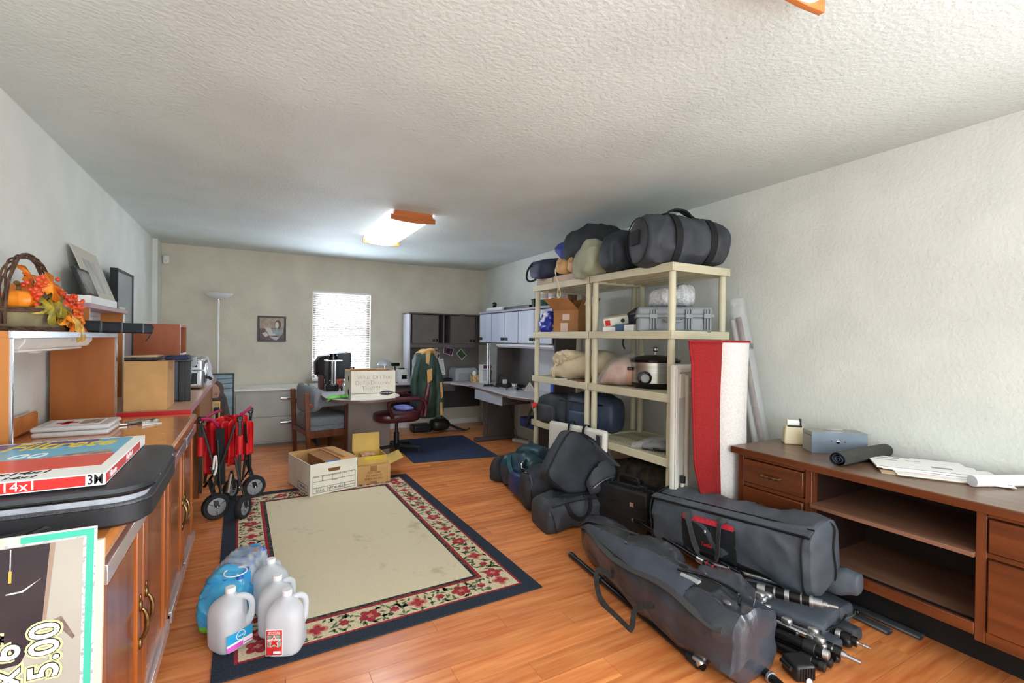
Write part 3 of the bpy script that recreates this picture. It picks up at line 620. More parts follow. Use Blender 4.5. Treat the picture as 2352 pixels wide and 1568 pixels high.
mk('red_side', MB().box(x0_, x1_-.040, y0_-.0006, y0_, FZ+.003, ft-.003), red_m, fl)
mk('red_end', MB().box(x1_, x1_+.0006, y0_+.005, y1_-.09, FZ+.004, ft-.004), M('print_pink', (222, 84, 84), .4), fl)
yel = M('print_yellow', (240, 208, 70), .4)
text('Filtrete', .15, frame((x1_-.205, y1_-.085, ft+e_*2), (1, 0, 0), (0, 0, 1)), yel, fl, sx=.62, shear=.3, off=.0016)
text('00', .085, frame((x1_-.245, y0_+.30, ft+e_*2), (1, 0, 0), (0, 0, 1)), print_w, fl, shear=.2)
text('14x14x1', .042, frame((x1_-.20, y0_+.075, ft+e_*2), (1, 0, 0), (0, 0, 1)), ink, fl, shear=.2)
text('14x1', .034, frame((x1_-.175, y0_+.028, ft+e_*2), (1, 0, 0), (0, 0, 1)), ink, fl, shear=.2)
text('14x1', .033, frame((x1_-.165, y0_-.001, FZ+.016), (1, 0, 0), (0, -1, 0)), print_w, fl)
text('3M', .036, frame((x1_-.020, y0_-.001, FZ+.016), (1, 0, 0), (0, -1, 0)), ink, fl, sx=.72, ext=.0008, off=.0005)
text('Filtrete', .026, frame((x1_+.001, y0_+.08, FZ+.016), (0, 1, 0), (1, 0, 0)), print_w, fl)
text('14x14x1', .026, frame((x1_+.001, y0_+.28, FZ+.016), (0, 1, 0), (1, 0, 0)), print_w, fl)
# --- sign board with green border, leaning on the cabinet end, and plain board behind it
sg = thing('price_sign', 'green bordered picture sign with sideways price lettering in the near left corner', 'sign', (-.66, 1.38, 0))
SY0, SY1 = 1.36, 1.42; ST = .955
def SP(x, z, d=0):   # point on the leaning face
    return V((x, SY0+(SY1-SY0)*z/ST-d, z))
def sbox(x0, x1, z0, z1, d0, d1): return MB().hexa([SP(x0, z0, d0), SP(x1, z0, d0), SP(x1, z0, d1), SP(x0, z0, d1), SP(x0, z1, d0), SP(x1, z1, d0), SP(x1, z1, d1), SP(x0, z1, d1)])
sx0, sx1 = -1.0, -.309
mk('board', sbox(sx0, sx1, 0, ST, -.008, 0), print_w, sg)
green = M('sign_green', (62, 176, 150), .5); silv = M('sign_silver', (188, 190, 192), .4, var=.2, vs=150)
mk('green_border', sbox(sx1-.017, sx1-.004, 0, ST-.002, 0, .0008), green, sg); mk('green_border', sbox(sx1-.128, sx1-.017, ST-.016, ST-.002, 0, .0008), green, sg)
mk('border_print', sbox(sx0, sx1-.128, ST-.016, ST-.002, 0, .0008), M('border_photo', (214, 214, 204), .5, c2=(170, 168, 120), vs=14), sg)
mk('silver_line', sbox(sx1-.004, sx1-.0005, 0, ST-.001, 0, .001), silv, sg); mk('silver_line', sbox(sx1-.023, sx1-.0175, 0, ST-.018, 0, .001), silv, sg)
mk('silver_line', sbox(sx0, sx1-.0175, ST-.020, ST-.0165, 0, .001), silv, sg)
mk('picture_ground', sbox(sx0, sx1-.023, 0, ST-.020, 0, .0007), M('sign_grey', (158, 150, 138), .5, c2=(172, 165, 154), vs=3), sg)
dk = M('sign_dark', (40, 28, 34), .35, c2=(54, 40, 46), vs=8)
def spoly(name, pl, mat_, d): return mk(name, MB().add([SP(x, z, d) for x, z in pl], [list(range(len(pl)))]), mat_, sg, smooth=False)
sxr = sx1-.023
spoly('picture_dark', [(sx0, ST-.022), (sxr-.056, ST-.022), (sxr-.066, ST-.195), (sxr-.10, ST-.27), (sx0, ST-.29)], dk, .0012)
spoly('picture_stripe', [(sxr-.056, ST-.022), (sxr-.047, ST-.022), (sxr-.060, ST-.197), (sxr-.066, ST-.197)], M('sign_tan', (150, 126, 110), .5), .0013)
spoly('picture_tan', [(sx0, ST-.28), (sxr-.13, ST-.28), (sxr-.11, ST-.315), (sx0, ST-.32)], M('sign_brown', (186, 124, 84), .5), .0012)
spoly('picture_blur', [(sxr-.050, ST-.19), (sxr-.034, ST-.185), (sxr-.010, ST-.235), (sxr-.014, ST-.24)], M('sign_blur', (110, 92, 82), .5, var=.3, vs=40), .0012)
spoly('picture_base', [(sx0, .0), (sxr, .0), (sxr, ST-.345), (sx0, ST-.345)], M('sign_base', (52, 34, 30), .4, c2=(210, 130, 40), vs=7, lo=.55, hi=.75), .0012)
spoly('picture_drop', [(sxr-.122, ST-.07), (sxr-.117, ST-.07), (sxr-.117, ST-.095), (sxr-.122, ST-.095)], M('sign_amber', (214, 160, 60), .5), .0016)
spoly('picture_wire', [(sxr-.1205, ST-.024), (sxr-.1185, ST-.024), (sxr-.1185, ST-.07), (sxr-.1205, ST-.07)], silv, .0016)
spoly('picture_reflection', [(sxr-.125, ST-.117), (sxr-.10, ST-.115), (sxr-.068, ST-.094), (sxr-.098, ST-.119), (sxr-.125, ST-.120)], silv, .0016)
halo = M('sign_halo', (214, 208, 150), .5); outl = M('sign_outline', (36, 32, 34), .5); fillm = M('sign_fill', (222, 220, 214), .5)
up_dir = (SP(0, .5)-SP(0, 0)).normalized(); nrm_s = V((1, 0, 0)).cross(up_dir)
def sidetext(s_, size, x, z):   # reads bottom to top
    for nm, ml, off, thick in (('letter_halo', halo, .0018, .0070), ('letter_outline', outl, .0026, .0030), ('lettering', fillm, .0034, .0012)):
        cu = bpy.data.curves.new(nm, 'FONT'); cu.body = s_; cu.size = size; cu.align_x = 'LEFT'; cu.align_y = 'CENTER'; cu.offset = thick; cu.resolution_u = 4
        t_ = bpy.data.objects.new(nm, cu); col.objects.link(t_)
        me = bpy.data.meshes.new_from_object(t_.evaluated_get(bpy.context.evaluated_depsgraph_get())); bpy.data.objects.remove(t_)
        o_ = SP(x, z, off); y_ = V((-1, 0, 0)); x_ = up_dir; z_ = x_.cross(y_)
        me.transform(wm(sg).inverted() @ Matrix(((x_.x, y_.x, z_.x, o_.x), (x_.y, y_.y, z_.y, o_.y), (x_.z, y_.z, z_.z, o_.z), (0, 0, 0, 1))))
        me.materials.clear(); me.materials.append(ml); ob = bpy.data.objects.new(nm, me); col.objects.link(ob); ob.parent = sg
sidetext('5.00', .070, -.390, ST-.312); sidetext('x 6"', .070, -.453, ST-.312)
one('plain_board', MB().hexa([SP(sx0+.02, 0, -.010), SP(sx1+.012, 0, -.010), SP(sx1+.012, 0, -.022), SP(sx0+.02, 0, -.022), SP(sx0+.02, .92, -.010), SP(sx1+.012, .92, -.010), SP(sx1+.012, .92, -.022), SP(sx0+.02, .92, -.022)]), M('cream_board', (226, 210, 176), .8), 'cream board standing behind the green bordered sign', 'board')
# ================================================================== rug
rug = thing('area_rug', 'beige area rug with navy and red floral border on the wood floor', 'rug', (.635, 3.51, 0), .02)
RW, RL = 1.585/2, 2.535/2
navy_r = M('rug_navy', (34, 44, 58), .95, var=.25, vs=120, bump=.4, bs=500); red_r = M('rug_red', (150, 34, 44), .95, var=.15, vs=90, bump=.3, bs=500)
cream_r = M('rug_cream', (214, 199, 164), .95, var=.1, vs=120, bump=.3, bs=500); rope_r = M('rug_rope', (34, 38, 40), .95, c2=(96, 88, 74), vs=60, lo=.5, hi=.62)
def field_mat():
    m_ = M('rug_field', (214, 200, 168), .97, c2=(230, 217, 187), vs=300, det=2, bump=.35, bs=520, lo=.3, hi=.7)
    nt = m_.node_tree; L = nt.links; b = nt.nodes['Principled BSDF']; src = b.inputs['Base Color'].links[0].from_socket
    tc = nd(nt, 'ShaderNodeTexCoord'); nz = nd(nt, 'ShaderNodeTexNoise'); nz.inputs['Scale'].default_value = 3.2; nz.inputs['Detail'].default_value = 9; nz.inputs['Roughness'].default_value = .68
    L.new(tc.outputs['Object'], nz.inputs['Vector']); r_ = nd(nt, 'ShaderNodeValToRGB'); r_.color_ramp.elements[0].position = .58; r_.color_ramp.elements[1].position = .78
    L.new(nz.outputs['Fac'], r_.inputs['Fac']); mx = nd(nt, 'ShaderNodeMixRGB'); mx.inputs[2].default_value = lin((150, 136, 104)); L.new(r_.outputs[0], mx.inputs[0]); L.new(src, mx.inputs[1]); L.new(mx.outputs[0], b.inputs['Base Color'])
    return m_
bands = [(0, navy_r), (.082, red_r), (.096, cream_r), (.252, red_r), (.272, rope_r), (.294, field_mat())]
for i, (d, mt_) in enumerate(bands):
    x, y = RW-d, RL-d
    if i == len(bands)-1: m = MB().box(-x, x, -y, y, .0, .0082); nm = 'rug_field'
    else:
        d2 = bands[i+1][0]; a, b = RW-d2, RL-d2; m = MB()
        m.box(-x, x, -y, -b, 0, .008).box(-x, x, b, y, 0, .008).box(-x, -a, -b, b, 0, .008).box(a, x, -b, b, 0, .008); nm = 'rug_band'
    mk(nm, m, mt_, rug, world=False, smooth=False)
fl_r = M('rug_flower', (142, 26, 40), .95, c2=(170, 60, 66), vs=60); fl_p = M('rug_flower_core', (196, 120, 100), .95); vine_g = M('rug_vine', (96, 108, 76), .95, var=.15, vs=60); dark_f = M('rug_flower_dark', (70, 30, 40), .95)
mf = MB(); mc_ = MB(); mv = MB(); rg = random.Random(11)
def petal(mb, cx, cy, R, k, ph, depth, z):
    n_ = 40; pts = [(cx, cy, z)]
    for q in range(n_):
        a = q*2*math.pi/n_; r_ = R*(1-depth+depth*abs(math.cos(k/2*a+ph))); pts.append((cx+r_*math.cos(a), cy+r_*math.sin(a), z))
    mb.add(pts, [(0, 1+i, 1+(i+1) % n_) for i in range(n_)])
def run(x0, y0, x1, y1):
    L_ = math.hypot(x1-x0, y1-y0); n_ = int(L_/.118); ux, uy = (x1-x0)/L_, (y1-y0)/L_
    for i in range(n_+1):
        f_ = i/n_; cx, cy = x0+(x1-x0)*f_, y0+(y1-y0)*f_
        if i % 4 == 0: petal(mf, cx, cy, .055, 5, i, .35, .0088); petal(mc_, cx, cy, .018, 4, i, .5, .0092)
        elif i % 4 == 2:
            petal(mc_, cx, cy, .052, 4, .3, .45, .0087); petal(mf, cx, cy, .036, 4, .3, .5, .0091)
        else: petal(mf, cx, cy, .026, 6, i, .3, .0088)
    k = int(L_/.0042)
    for i in range(k):
        f_ = rg.random(); s_ = rg.uniform(-.068, .068); cx, cy = x0+(x1-x0)*f_-uy*s_, y0+(y1-y0)*f_+ux*s_
        i_ = f_*n_; dn = abs(i_-round(i_))*L_/n_; R_ = .05 if round(i_) % 2 == 0 else .024
        if math.hypot(dn, s_) < R_+.008: continue
        a = rg.random()*6.28; l_ = rg.uniform(.014, .030); w_ = .0058; dx, dy = math.cos(a), math.sin(a)
        mv.add([(cx-dx*l_, cy-dy*l_, .0086), (cx-dy*w_*1.6, cy+dx*w_*1.6, .0086), (cx+dx*l_, cy+dy*l_, .0086), (cx+dy*w_, cy-dx*w_, .0086)], [(0, 1, 2, 3)])
bx_, by_ = RW-.174, RL-.174
for a in ((-bx_, -by_, bx_, -by_), (bx_, -by_+.1, bx_, by_-.1), (bx_, by_, -bx_, by_), (-bx_, by_-.1, -bx_, -by_+.1)): run(*a)
for nm, mb_, mt_ in (('rug_flowers', mf, fl_r), ('rug_flower_cores', mc_, fl_p), ('rug_vines', mv, vine_g)): tag(mk(nm, mb_, mt_, rug, world=False, smooth=False), kind='stuff')
# chair mat
mp_ = [oZ(950, 1063), oZ(1142, 1048), oZ(1062, 998), oZ(925, 1000)]
m = MB().prism([(1.60, 5.17), (2.60, 5.03), (2.68, 6.35), (1.66, 6.42)], (0, 0, 0), (1, 0, 0), (0, 1, 0), (0, 0, .009))
one('floor_mat', m, M('mat_navy', (44, 54, 82), .85, var=.12, vs=20, bump=.3, bs=200), 'dark blue mat on the floor in front of the corner desk', 'mat', bev=.003)
# ================================================================== floor lamp and frames by the far left
lp = thing('floor_lamp', 'white torchiere floor lamp with bowl shade by the far wall', 'lamp', (-.36, 6.92, 0))
mk('base', MB().lathe([(.13, 0), (.13, .015), (.03, .035), (.02, .05)], (-.36, 6.92, 0), n=28), white_pl, lp)
mk('pole', MB().tube([(-.36, 6.92, .04), (-.36, 6.92, .96)], .0155, 12).tube([(-.36, 6.92, .96), (-.36, 6.92, 1.84)], .0135, 12).lathe([(.017, 0), (.017, .02)], (-.36, 6.92, .95)).lathe([(.017, 0), (.017, .02)], (-.36, 6.92, 1.36)), white_pl, lp)
mk('shade', MB().lathe([(.03, 1.845), (.09, 1.862), (.135, 1.89), (.158, 1.918), (.154, 1.918), (.13, 1.893), (.085, 1.868), (.02, 1.855)], (-.36, 6.92, 0), n=36), M('lamp_bowl', (240, 240, 242), .3, translucent=.2), lp)
mk('collar', MB().lathe([(.035, 1.835), (.035, 1.85), (.028, 1.856)], (-.36, 6.92, 0)), chrome, lp)
def fframe(name, label, cat, x0, x1, zb, zt, y, lean, fm_, fr, pic, par=None):
    t = thing(name, label, cat, ((x0+x1)/2, y, zb)); t_ = .022
    def Q(x, z, d): return V((x, y+lean*(z-zb)/(zt-zb)-d, z))
    def bx(a, b, c, d, d0, d1): return MB().hexa([Q(a, c, d0), Q(b, c, d0), Q(b, c, d1), Q(a, c, d1), Q(a, d, d0), Q(b, d, d0), Q(b, d, d1), Q(a, d, d1)])
    for q in ((x0, x1, zt-fr, zt), (x0, x1, zb, zb+fr), (x0, x0+fr, zb+fr, zt-fr), (x1-fr, x1, zb+fr, zt-fr)): mk('frame_bar', bx(*q, 0, t_), fm_, t, bev=.002)
    mk('picture', bx(x0+fr, x1-fr, zb+fr, zt-fr, 0, .008), pic, t, smooth=False)
    return t, bx, Q
t, bx, Q = fframe('portrait_frame', 'tall black-framed portrait of a long-haired person behind the counter end', 'portrait', -.62, -.175, .0, .945, 6.60, .05, black_pl, .014, M('portrait_ground', (108, 138, 150), .4, c2=(150, 172, 178), vs=2, stretch=(.2, .2, 6)))
def ppoly(nm, pl, mat_, d): mk(nm, MB().prism([(a, b) for a, b in pl], Q(0, 0, d)-V((0, 0, 0)), (1, 0, 0), (0, .05/.945, 1), (0, -.0004, 0)), mat_, t, smooth=False)
el = lambda cx, cz, rx, rz, n=20: [(cx+rx*math.cos(q*2*math.pi/n), cz+rz*math.sin(q*2*math.pi/n)) for q in range(n)]
for zz in (.86, .80, .74): ppoly('background_siding', [(-.605, zz), (-.19, zz+.02), (-.19, zz+.032), (-.605, zz+.012)], M('siding_dark', (70, 84, 100), .4), .0085)
hair = M('portrait_hair', (62, 48, 44), .4, c2=(88, 66, 56), vs=8); skin = M('portrait_skin', (196, 148, 124), .4)
ppoly('hair', el(-.385, .745, .105, .125)+[], hair, .009); ppoly('hair_length', [(-.30, .75), (-.255, .66), (-.215, .45), (-.22, .28), (-.30, .30), (-.33, .6)], hair, .0092)
ppoly('coat', [(-.60, .3), (-.55, .48), (-.42, .55), (-.30, .52), (-.2, .42), (-.19, .06), (-.60, .06)], M('portrait_coat', (96, 96, 112), .4, var=.1, vs=10), .0086)
ppoly('face', el(-.388, .725, .066, .10), skin, .0098)
for xx in (-.416, -.36): ppoly('eye', el(xx, .70, .015, .006, 10), hair, .0104); ppoly('brow', [(xx-.02, .716), (xx, .724), (xx+.02, .718), (xx, .719)], hair, .0104)
ppoly('mouth', el(-.388, .645, .022, .006, 10), M('portrait_lip', (150, 80, 76), .4), .0104)
t2, bx2, Q2 = fframe('gold_frame', 'dark wood frame with gold inner border in front of the tall portrait', 'picture frame', -.60, -.275, .0, .665, 6.50, .05, M('walnut_dark', (46, 24, 20), .35), .035, M('cream_mat', (214, 196, 160), .7))
gold = M('gold_leaf', (206, 166, 84), .35, .6)
for q in ((-.565, -.31, .610, .63), (-.565, -.31, .035, .055), (-.565, -.545, .055, .61), (-.33, -.31, .055, .61)): mk('gold_bar', bx2(*q, .008, .018), gold, t2, bev=.002)
mk('aged_print', bx2(-.52, -.37, .10, .555, .008, .009), M('aged_print', (186, 158, 118), .6, var=.08, vs=12), t2)
# ================================================================== file cabinet
fc = thing('file_cabinet', 'grey two drawer lateral file cabinet with window-whitened top under far wall', 'file cabinet', (.29, 6.97, 0))
fg = M('cabinet_grey', (172, 171, 163), .45, var=.02); x0, x1, y0, y1, zt = -.185, .68, 6.76, 7.285, .735
mk('carcass', MB().box(x0, x1, y0+.012, y1, .035, zt-.03), fg, fc, bev=.003)
mk('plinth', MB().box(x0+.005, x1-.005, y0+.02, y1-.01, 0, .035), M('plinth_grey', (118, 117, 110), .5), fc)
mk('worktop', MB().box(x0-.01, x1+.01, y0-.01, y1+.0, zt-.03, zt), white_pl, fc, bev=.004)  # top coloured white to stand for the window light on it
for z0_, z1_ in ((.06, .365), (.375, .675)):
    d = mk('drawer', MB().box(x0+.02, x1-.02, y0, y0+.02, z0_, z1_), fg, fc, bev=.004)
    for xx in (x0+.52, ):
        mk('handle', MB().prism([(0, 0), (-.020, .004), (-.026, .016), (-.022, .034), (0, .042)], (xx, y0, z1_-.09), (0, 1, 0), (0, 0, 1), (.17, 0, 0)), chrome, d, bev=.003)
    mk('lock', MB().lathe([(.008, 0), (.008, .004)], (x1-.1, y0, z1_-.03), (0, -1, 0), 12), chrome, d)
# ================================================================== guest chair
ch = thing('guest_chair', 'wooden armchair with grey fabric seat and back beside the file cabinet', 'chair', (.505, 6.04, 0), .18)
cw = wood('chair_walnut', (92, 46, 26), (128, 70, 40), 2, .4); gf = M('grey_tweed', (112, 117, 122), .9, c2=(146, 151, 157), vs=160, det=2, bump=.2, bs=400)
def cl(nm, mb, mt_, **k): return mk(nm, mb, mt_, ch, world=False, **k)
for sy in (-1, 1):
    y_ = sy*.285
    cl('back_post', MB().hexa([(-.0, y_-.018, 0), (.045, y_-.018, 0), (.045, y_+.018, 0), (0, y_+.018, 0), (-.035, y_-.018, .765), (.022, y_-.018, .765), (.022, y_+.018, .765), (-.035, y_+.018, .765)]), cw, bev=.005)
    cl('front_leg', MB().box(.42, .46, y_-.018, y_+.018, 0, .60), cw, bev=.005)
    cl('arm_rail', MB().box(.02, .50, y_-.022, y_+.022, .595, .645), cw, bev=.006)
    cl('arm_pad', MB().box(.13, .49, y_-.033, y_+.033, .60, .685), gf, bev=.018, seg=3)
    cl('side_rail', MB().box(.02, .44, y_-.015, y_+.015, .25, .33), cw, bev=.004)
cl('seat_base', MB().box(.02, .50, -.26, .26, .30, .38), gf, bev=.02, seg=3)
cl('seat_cushion', MB().ball((.27, 0, .425), (.27, .265, .07), 18, 4.5), gf)
R_ = []
for i_ in range(21):
    a = (i_/20-.5)*2; k = (1-abs(a)**8*.35)
    R_.append([V((.025+.085*a*a+.042*math.copysign(abs(math.cos(th))**.5, math.cos(th)), a*.32, .685+.155*k*math.copysign(abs(math.sin(th))**.5, math.sin(th)))) for th in [q*2*math.pi/24 for q in range(24)]])
cl('backrest', MB().rings(R_), gf, ang=60)
cl('back_rail', MB().box(-.005, .035, -.27, .27, .28, .34), cw, bev=.004)
for z_ in (.71, .60): cl('stud', MB().lathe([(.009, 0), (.009, .004)], (-.008, -.303, z_), (0, -1, 0), 10), brass)
# ================================================================== peninsula desk with round end
gl_top = M('grey_laminate', (196, 194, 200), .35, var=.02); mauve_e = M('taupe_edge', (112, 90, 82), .4); taupe = M('taupe_panel', (132, 118, 110), .5, var=.02)
DZ = .745
pn = thing('peninsula_desk', 'grey desk with rounded end and taupe panel leg below the window', 'desk', (1.08, 6.1, 0))
def capsule(dx): return [(.70-dx, 7.17), (.70-dx, 5.5)]+[(1.10-(.40+dx)*math.cos(a)*1.0+(.04 if 0 else 0), 5.48-(.44+dx)*math.sin(a)) for a in [math.pi*q/24 for q in range(25)]]+[(1.50+dx, 5.5), (1.50+dx, 7.17)]
mk('top', MB().prism(capsule(0), (0, 0, DZ-.026), (1, 0, 0), (0, 1, 0), (0, 0, .026)), gl_top, pn)
mk('edge_band', MB().prism(capsule(.006), (0, 0, DZ-.028), (1, 0, 0), (0, 1, 0), (0, 0, .0262)), mauve_e, pn)
mk('panel_leg', MB().box(.99, 1.475, 5.72, 5.92, 0, DZ-.028), taupe, pn, bev=.004)
mk('modesty_panel', MB().box(1.2, 1.23, 5.92, 7.1, .25, DZ-.028), M('dark_panel', (50, 46, 46), .5), pn)
mk('end_frame', MB().box(.74, .77, 6.5, 7.1, 0, DZ-.028), black_pl, pn)
# CRT monitor
cm = thing('crt_monitor', 'black tube monitor standing before the window blind', 'monitor', (1.0, 6.75, DZ))
blk_crt = M('crt_black', (34, 36, 42), .4, var=.06)
mk('stand', MB().lathe([(.13, 0), (.13, .02), (.06, .04), (.05, .06)], (.98, 6.80, DZ)), blk_crt, cm)
rc = []
for x, hy, z0_, z1_ in ((.74, .10, .90, 1.06), (.80, .14, .85, 1.14), (.96, .19, .82, 1.17), (1.06, .215, .81, 1.185), (1.15, .22, .805, 1.19), (1.17, .22, .805, 1.19)):
    rc.append([(x, 6.80-hy, z0_), (x, 6.80+hy, z0_), (x, 6.80+hy, z1_), (x, 6.80-hy, z1_)])
mk('shell', MB().rings(rc), blk_crt, cm, bev=.012, seg=3)
mk('screen', MB().ball((1.150, 6.80, 1.0), (.030, .185, .15), 14, 6), M('crt_glass', (92, 104, 120), .08, spec=.8), cm)
# appliance with chrome tubes
ap = thing('chrome_appliance', 'black and chrome tabletop appliance with upright tubes before the monitor', 'appliance', (.88, 6.1, DZ))
mk('base', MB().box(.78, .93, 6.0, 6.22, DZ, DZ+.09), black_gl, ap, bev=.02, seg=3)
mk('column', MB().box(.79, .835, 6.12, 6.20, DZ+.08, DZ+.36), black_gl, ap, bev=.006)
for xx in (.862, .897): mk('tube', MB().tube([(xx, 6.1, DZ+.09), (xx, 6.1, DZ+.36)], .016, 14), chrome, ap)
mk('plate', MB().box(.78, .975, 6.04, 6.2, DZ+.36, DZ+.375), chrome, ap, bev=.004)
mk('head', MB().lathe([(.055, 0), (.055, .05), (.04, .055), (.04, .075)], (.875, 6.12, DZ+.375)), black_gl, ap)
one('chrome_shaker', MB().lathe([(.035, 0), (.036, .03), (.034, .035), (.036, .06), (.028, .08), (.014, .10), (.012, .12), (.018, .13), (.012, .145), (.004, .15)], (.985, 6.0, DZ), n=20), chrome, 'small ribbed chrome shaker beside the black appliance', 'shaker')
one('red_speaker_box', MB().box(.75, .80, 6.30, 6.5, DZ, DZ+.16), M('maroon_box', (92, 40, 40), .5), 'small maroon and silver box beside the monitor', 'box', bev=.003)
one('orange_case', MB().box(.93, 1.08, 6.30, 6.42, DZ, DZ+.12), M('rust_red', (158, 66, 44), .6), 'rust red case between monitor and appliance', 'case', bev=.03, seg=3)
tb = thing('steel_thermos', 'dark steel cylinder flask in front of monitor screen', 'flask', (1.14, 6.35, DZ))
mk('body', MB().lathe([(.04, 0), (.04, .22), (.03, .235)], (1.14, 6.35, DZ), n=20), M('dark_steel', (70, 58, 66), .25, .8), tb); mk('cap', MB().lathe([(.032, .235), (.032, .27), (.025, .275)], (1.14, 6.35, DZ), n=20), chrome, tb)
# green glove
m = soft([(V((.80, 5.38, DZ+.012)), V((0, .035, 0)), V((0, 0, .010)), 2.5), (V((.87, 5.33, DZ+.020)), V((0, .055, 0)), V((0, 0, .018)), 2.5), (V((.96, 5.30, DZ+.024)), V((0, .06, 0)), V((0, 0, .020)), 2.5), (V((1.03, 5.29, DZ+.022)), V((0, .055, 0)), V((0, 0, .018)), 2.5)], 20, 6, .006, 25)
gg = thing('rubber_glove', 'bright green rubber glove hanging over the rounded desk edge', 'glove', (.9, 5.32, DZ))
gm = M('green_rubber', (112, 190, 84), .45, var=.12, vs=18)
mk('palm', m, gm, gg)
for i_ in range(5):
    yy = 5.45-i_*.032
    mk('finger', MB().tube(cr([(.84, yy, DZ+.014), (.78, yy-.01, DZ+.012), (.735, yy-.02, DZ+.004), (.705, yy-.025+.004*i_, DZ-.03)], 4), [.012, .012, .012, .0115, .011, .011, .011, .0105, .010, .010, .009, .0085, .006], 8), gm, gg)
# bankers box on desk
bb = thing('bankers_box', 'white cardboard file box with handwritten question on the rounded desk end', 'box', (1.14, 5.32, DZ))
x0, x1, y0, y1, z0, z1 = .91, 1.372, 5.115, 5.50, DZ, 1.045
for nm, a in (('front_panel', (x0, x1, y0, y0+.005)), ('back_panel', (x0, x1, y1-.005, y1)), ('side_panel', (x0, x0+.005, y0+.005, y1-.005)), ('side_panel', (x1-.005, x1, y0+.005, y1-.005))):
    mk(nm, MB().box(a[0], a[1], a[2], a[3], z0, z1), [card_w], bb, bev=.001)
mk('inner_liner', MB().box(x0+.006, x1-.006, y1-.008, y1-.0055, z0+.01, z1-.002).box(x0+.0055, x0+.008, y0+.01, y1-.01, z0+.01, z1-.002).box(x1-.008, x1-.0055, y0+.01, y1-.01, z0+.01, z1-.002), card_d, bb)
mk('bottom', MB().box(x0+.005, x1-.005, y0+.005, y1-.005, z0, z0+.005), card_w, bb)
mk('hand_hole', MB().lathe([(.028, 0), (.028, .0012)], (x0-.001, (y0+y1)/2-.05, z1-.085), (1, 0, 0), 16), ink, bb); mk('side_print', MB().lathe([(.035, 0), (.035, .001)], (x0-.001, (y0+y1)/2-.05, z0+.07), (1, 0, 0), 16), ink, bb)
FM = lambda x, z: frame((x, y0-.001, z), (1, 0, 0), (0, -1, 0))
pen = M('pencil_grey', (120, 116, 108), .8)
for i_, (s_, dx) in enumerate((('What Did You', .01), ('Do To Deserve', .0), ('This!??!?', -.03))): [text(w_, .062, FM(x0+.235+dx+wx_, z1-.068-.058*i_), pen, bb, 'written_word', sx=.98, off=-.0016) for w_, wx_ in zip(s_.split(), ((-.115, .02, .125), (-.155, -.085, .065), (0,))[i_])]
[mk('grey_rule', MB().box(qa, qb, y0-.0008, y0, z0+.060, z0+.066), M('rule_grey', (120, 120, 116), .8), bb) for qa, qb in ((x0+.005, x1-.17), (x1-.02, x1))]
mk('brand_oval', MB().prism([(a, b) for a, b in el(x1-.095, z0+.062, .075, .022, 24)], (0, y0, 0), (1, 0, 0), (0, 0, 1), (0, -.0008, 0)), ink, bb)
text('BANKERS BOX', .021, frame((x1-.095, y0-.0018, z0+.062), (1, 0, 0), (0, -1, 0)), print_w, bb)
# ================================================================== boxes on the rug
st = thing('storage_box', 'white open Stor-All file box on the rug with two small cartons inside', 'box', (.6, 4.78, .008), .0)
P0, P1, P2 = V((.459, 4.45, 0)), V((.886, 4.56, 0)), V((.325, 5.05, 0))
ux = (P1-P0).normalized(); uy = V((-ux.y, ux.x, 0)); SW, SL, SH, z0 = .43, .56, .275, .0085
def SB(a, b, c): return P0+ux*a+uy*b+V((0, 0, z0+c))
def sbx(a0, a1, b0, b1, c0, c1): return MB().hexa([SB(a0, b0, c0), SB(a1, b0, c0), SB(a1, b1, c0), SB(a0, b1, c0), SB(a0, b0, c1), SB(a1, b0, c1), SB(a1, b1, c1), SB(a0, b1, c1)])
mk('front_panel', sbx(0, SW, 0, .005, 0, SH), card_w, st, bev=.001); mk('back_panel', sbx(0, SW, SL-.005, SL, 0, SH), card_w, st); mk('side_panel', sbx(0, .005, .005, SL-.005, 0, SH), card_w, st); mk('side_panel', sbx(SW-.005, SW, .005, SL-.005, 0, SH), card_w, st); mk('bottom', sbx(.005, SW-.005, .005, SL-.005, 0, .004), card, st)
mk('inner_liner', MB().add([], []).hexa([SB(.006, SL-.008, .01), SB(SW-.006, SL-.008, .01), SB(SW-.006, SL-.0055, .01), SB(.006, SL-.0055, .01), SB(.006, SL-.008, SH+.012), SB(SW-.006, SL-.008, SH+.012), SB(SW-.006, SL-.0055, SH+.012), SB(.006, SL-.0055, SH+.012)]), card, st)
mk('inner_liner', sbx(.0055, .008, .01, SL-.01, .01, SH-.002), card, st)
SFr = lambda a, c, d=.0012: frame(SB(a, -d, c), ux, -uy)
mk('hand_hole', MB().prism([(SW/2-.06, SH-.055), (SW/2+.055, SH-.055), (SW/2+.045, SH-.085), (SW/2-.05, SH-.085)], SB(0, -.0008, 0), ux, (0, 0, 1), uy*.0006), M('hole_brown', (120, 84, 50), .8), st)
bw = .003; m = MB()
def seg(a0, c0, a1, c1): m.hexa([SB(min(a0, a1)-bw/2, -.0008, min(c0, c1)-bw/2), SB(max(a0, a1)+bw/2, -.0008, min(c0, c1)-bw/2), SB(max(a0, a1)+bw/2, 0, min(c0, c1)-bw/2), SB(min(a0, a1)-bw/2, 0, min(c0, c1)-bw/2), SB(min(a0, a1)-bw/2, -.0008, max(c0, c1)+bw/2), SB(max(a0, a1)+bw/2, -.0008, max(c0, c1)+bw/2), SB(max(a0, a1)+bw/2, 0, max(c0, c1)+bw/2), SB(min(a0, a1)-bw/2, 0, max(c0, c1)+bw/2)])
A0, A1, K0, K1 = .025, SW-.02, .018, .165
for c_ in (K0, .065, .118, K1): seg(A0, c_, A1, c_)
for a_ in (A0, A1): seg(a_, K0, a_, K1)
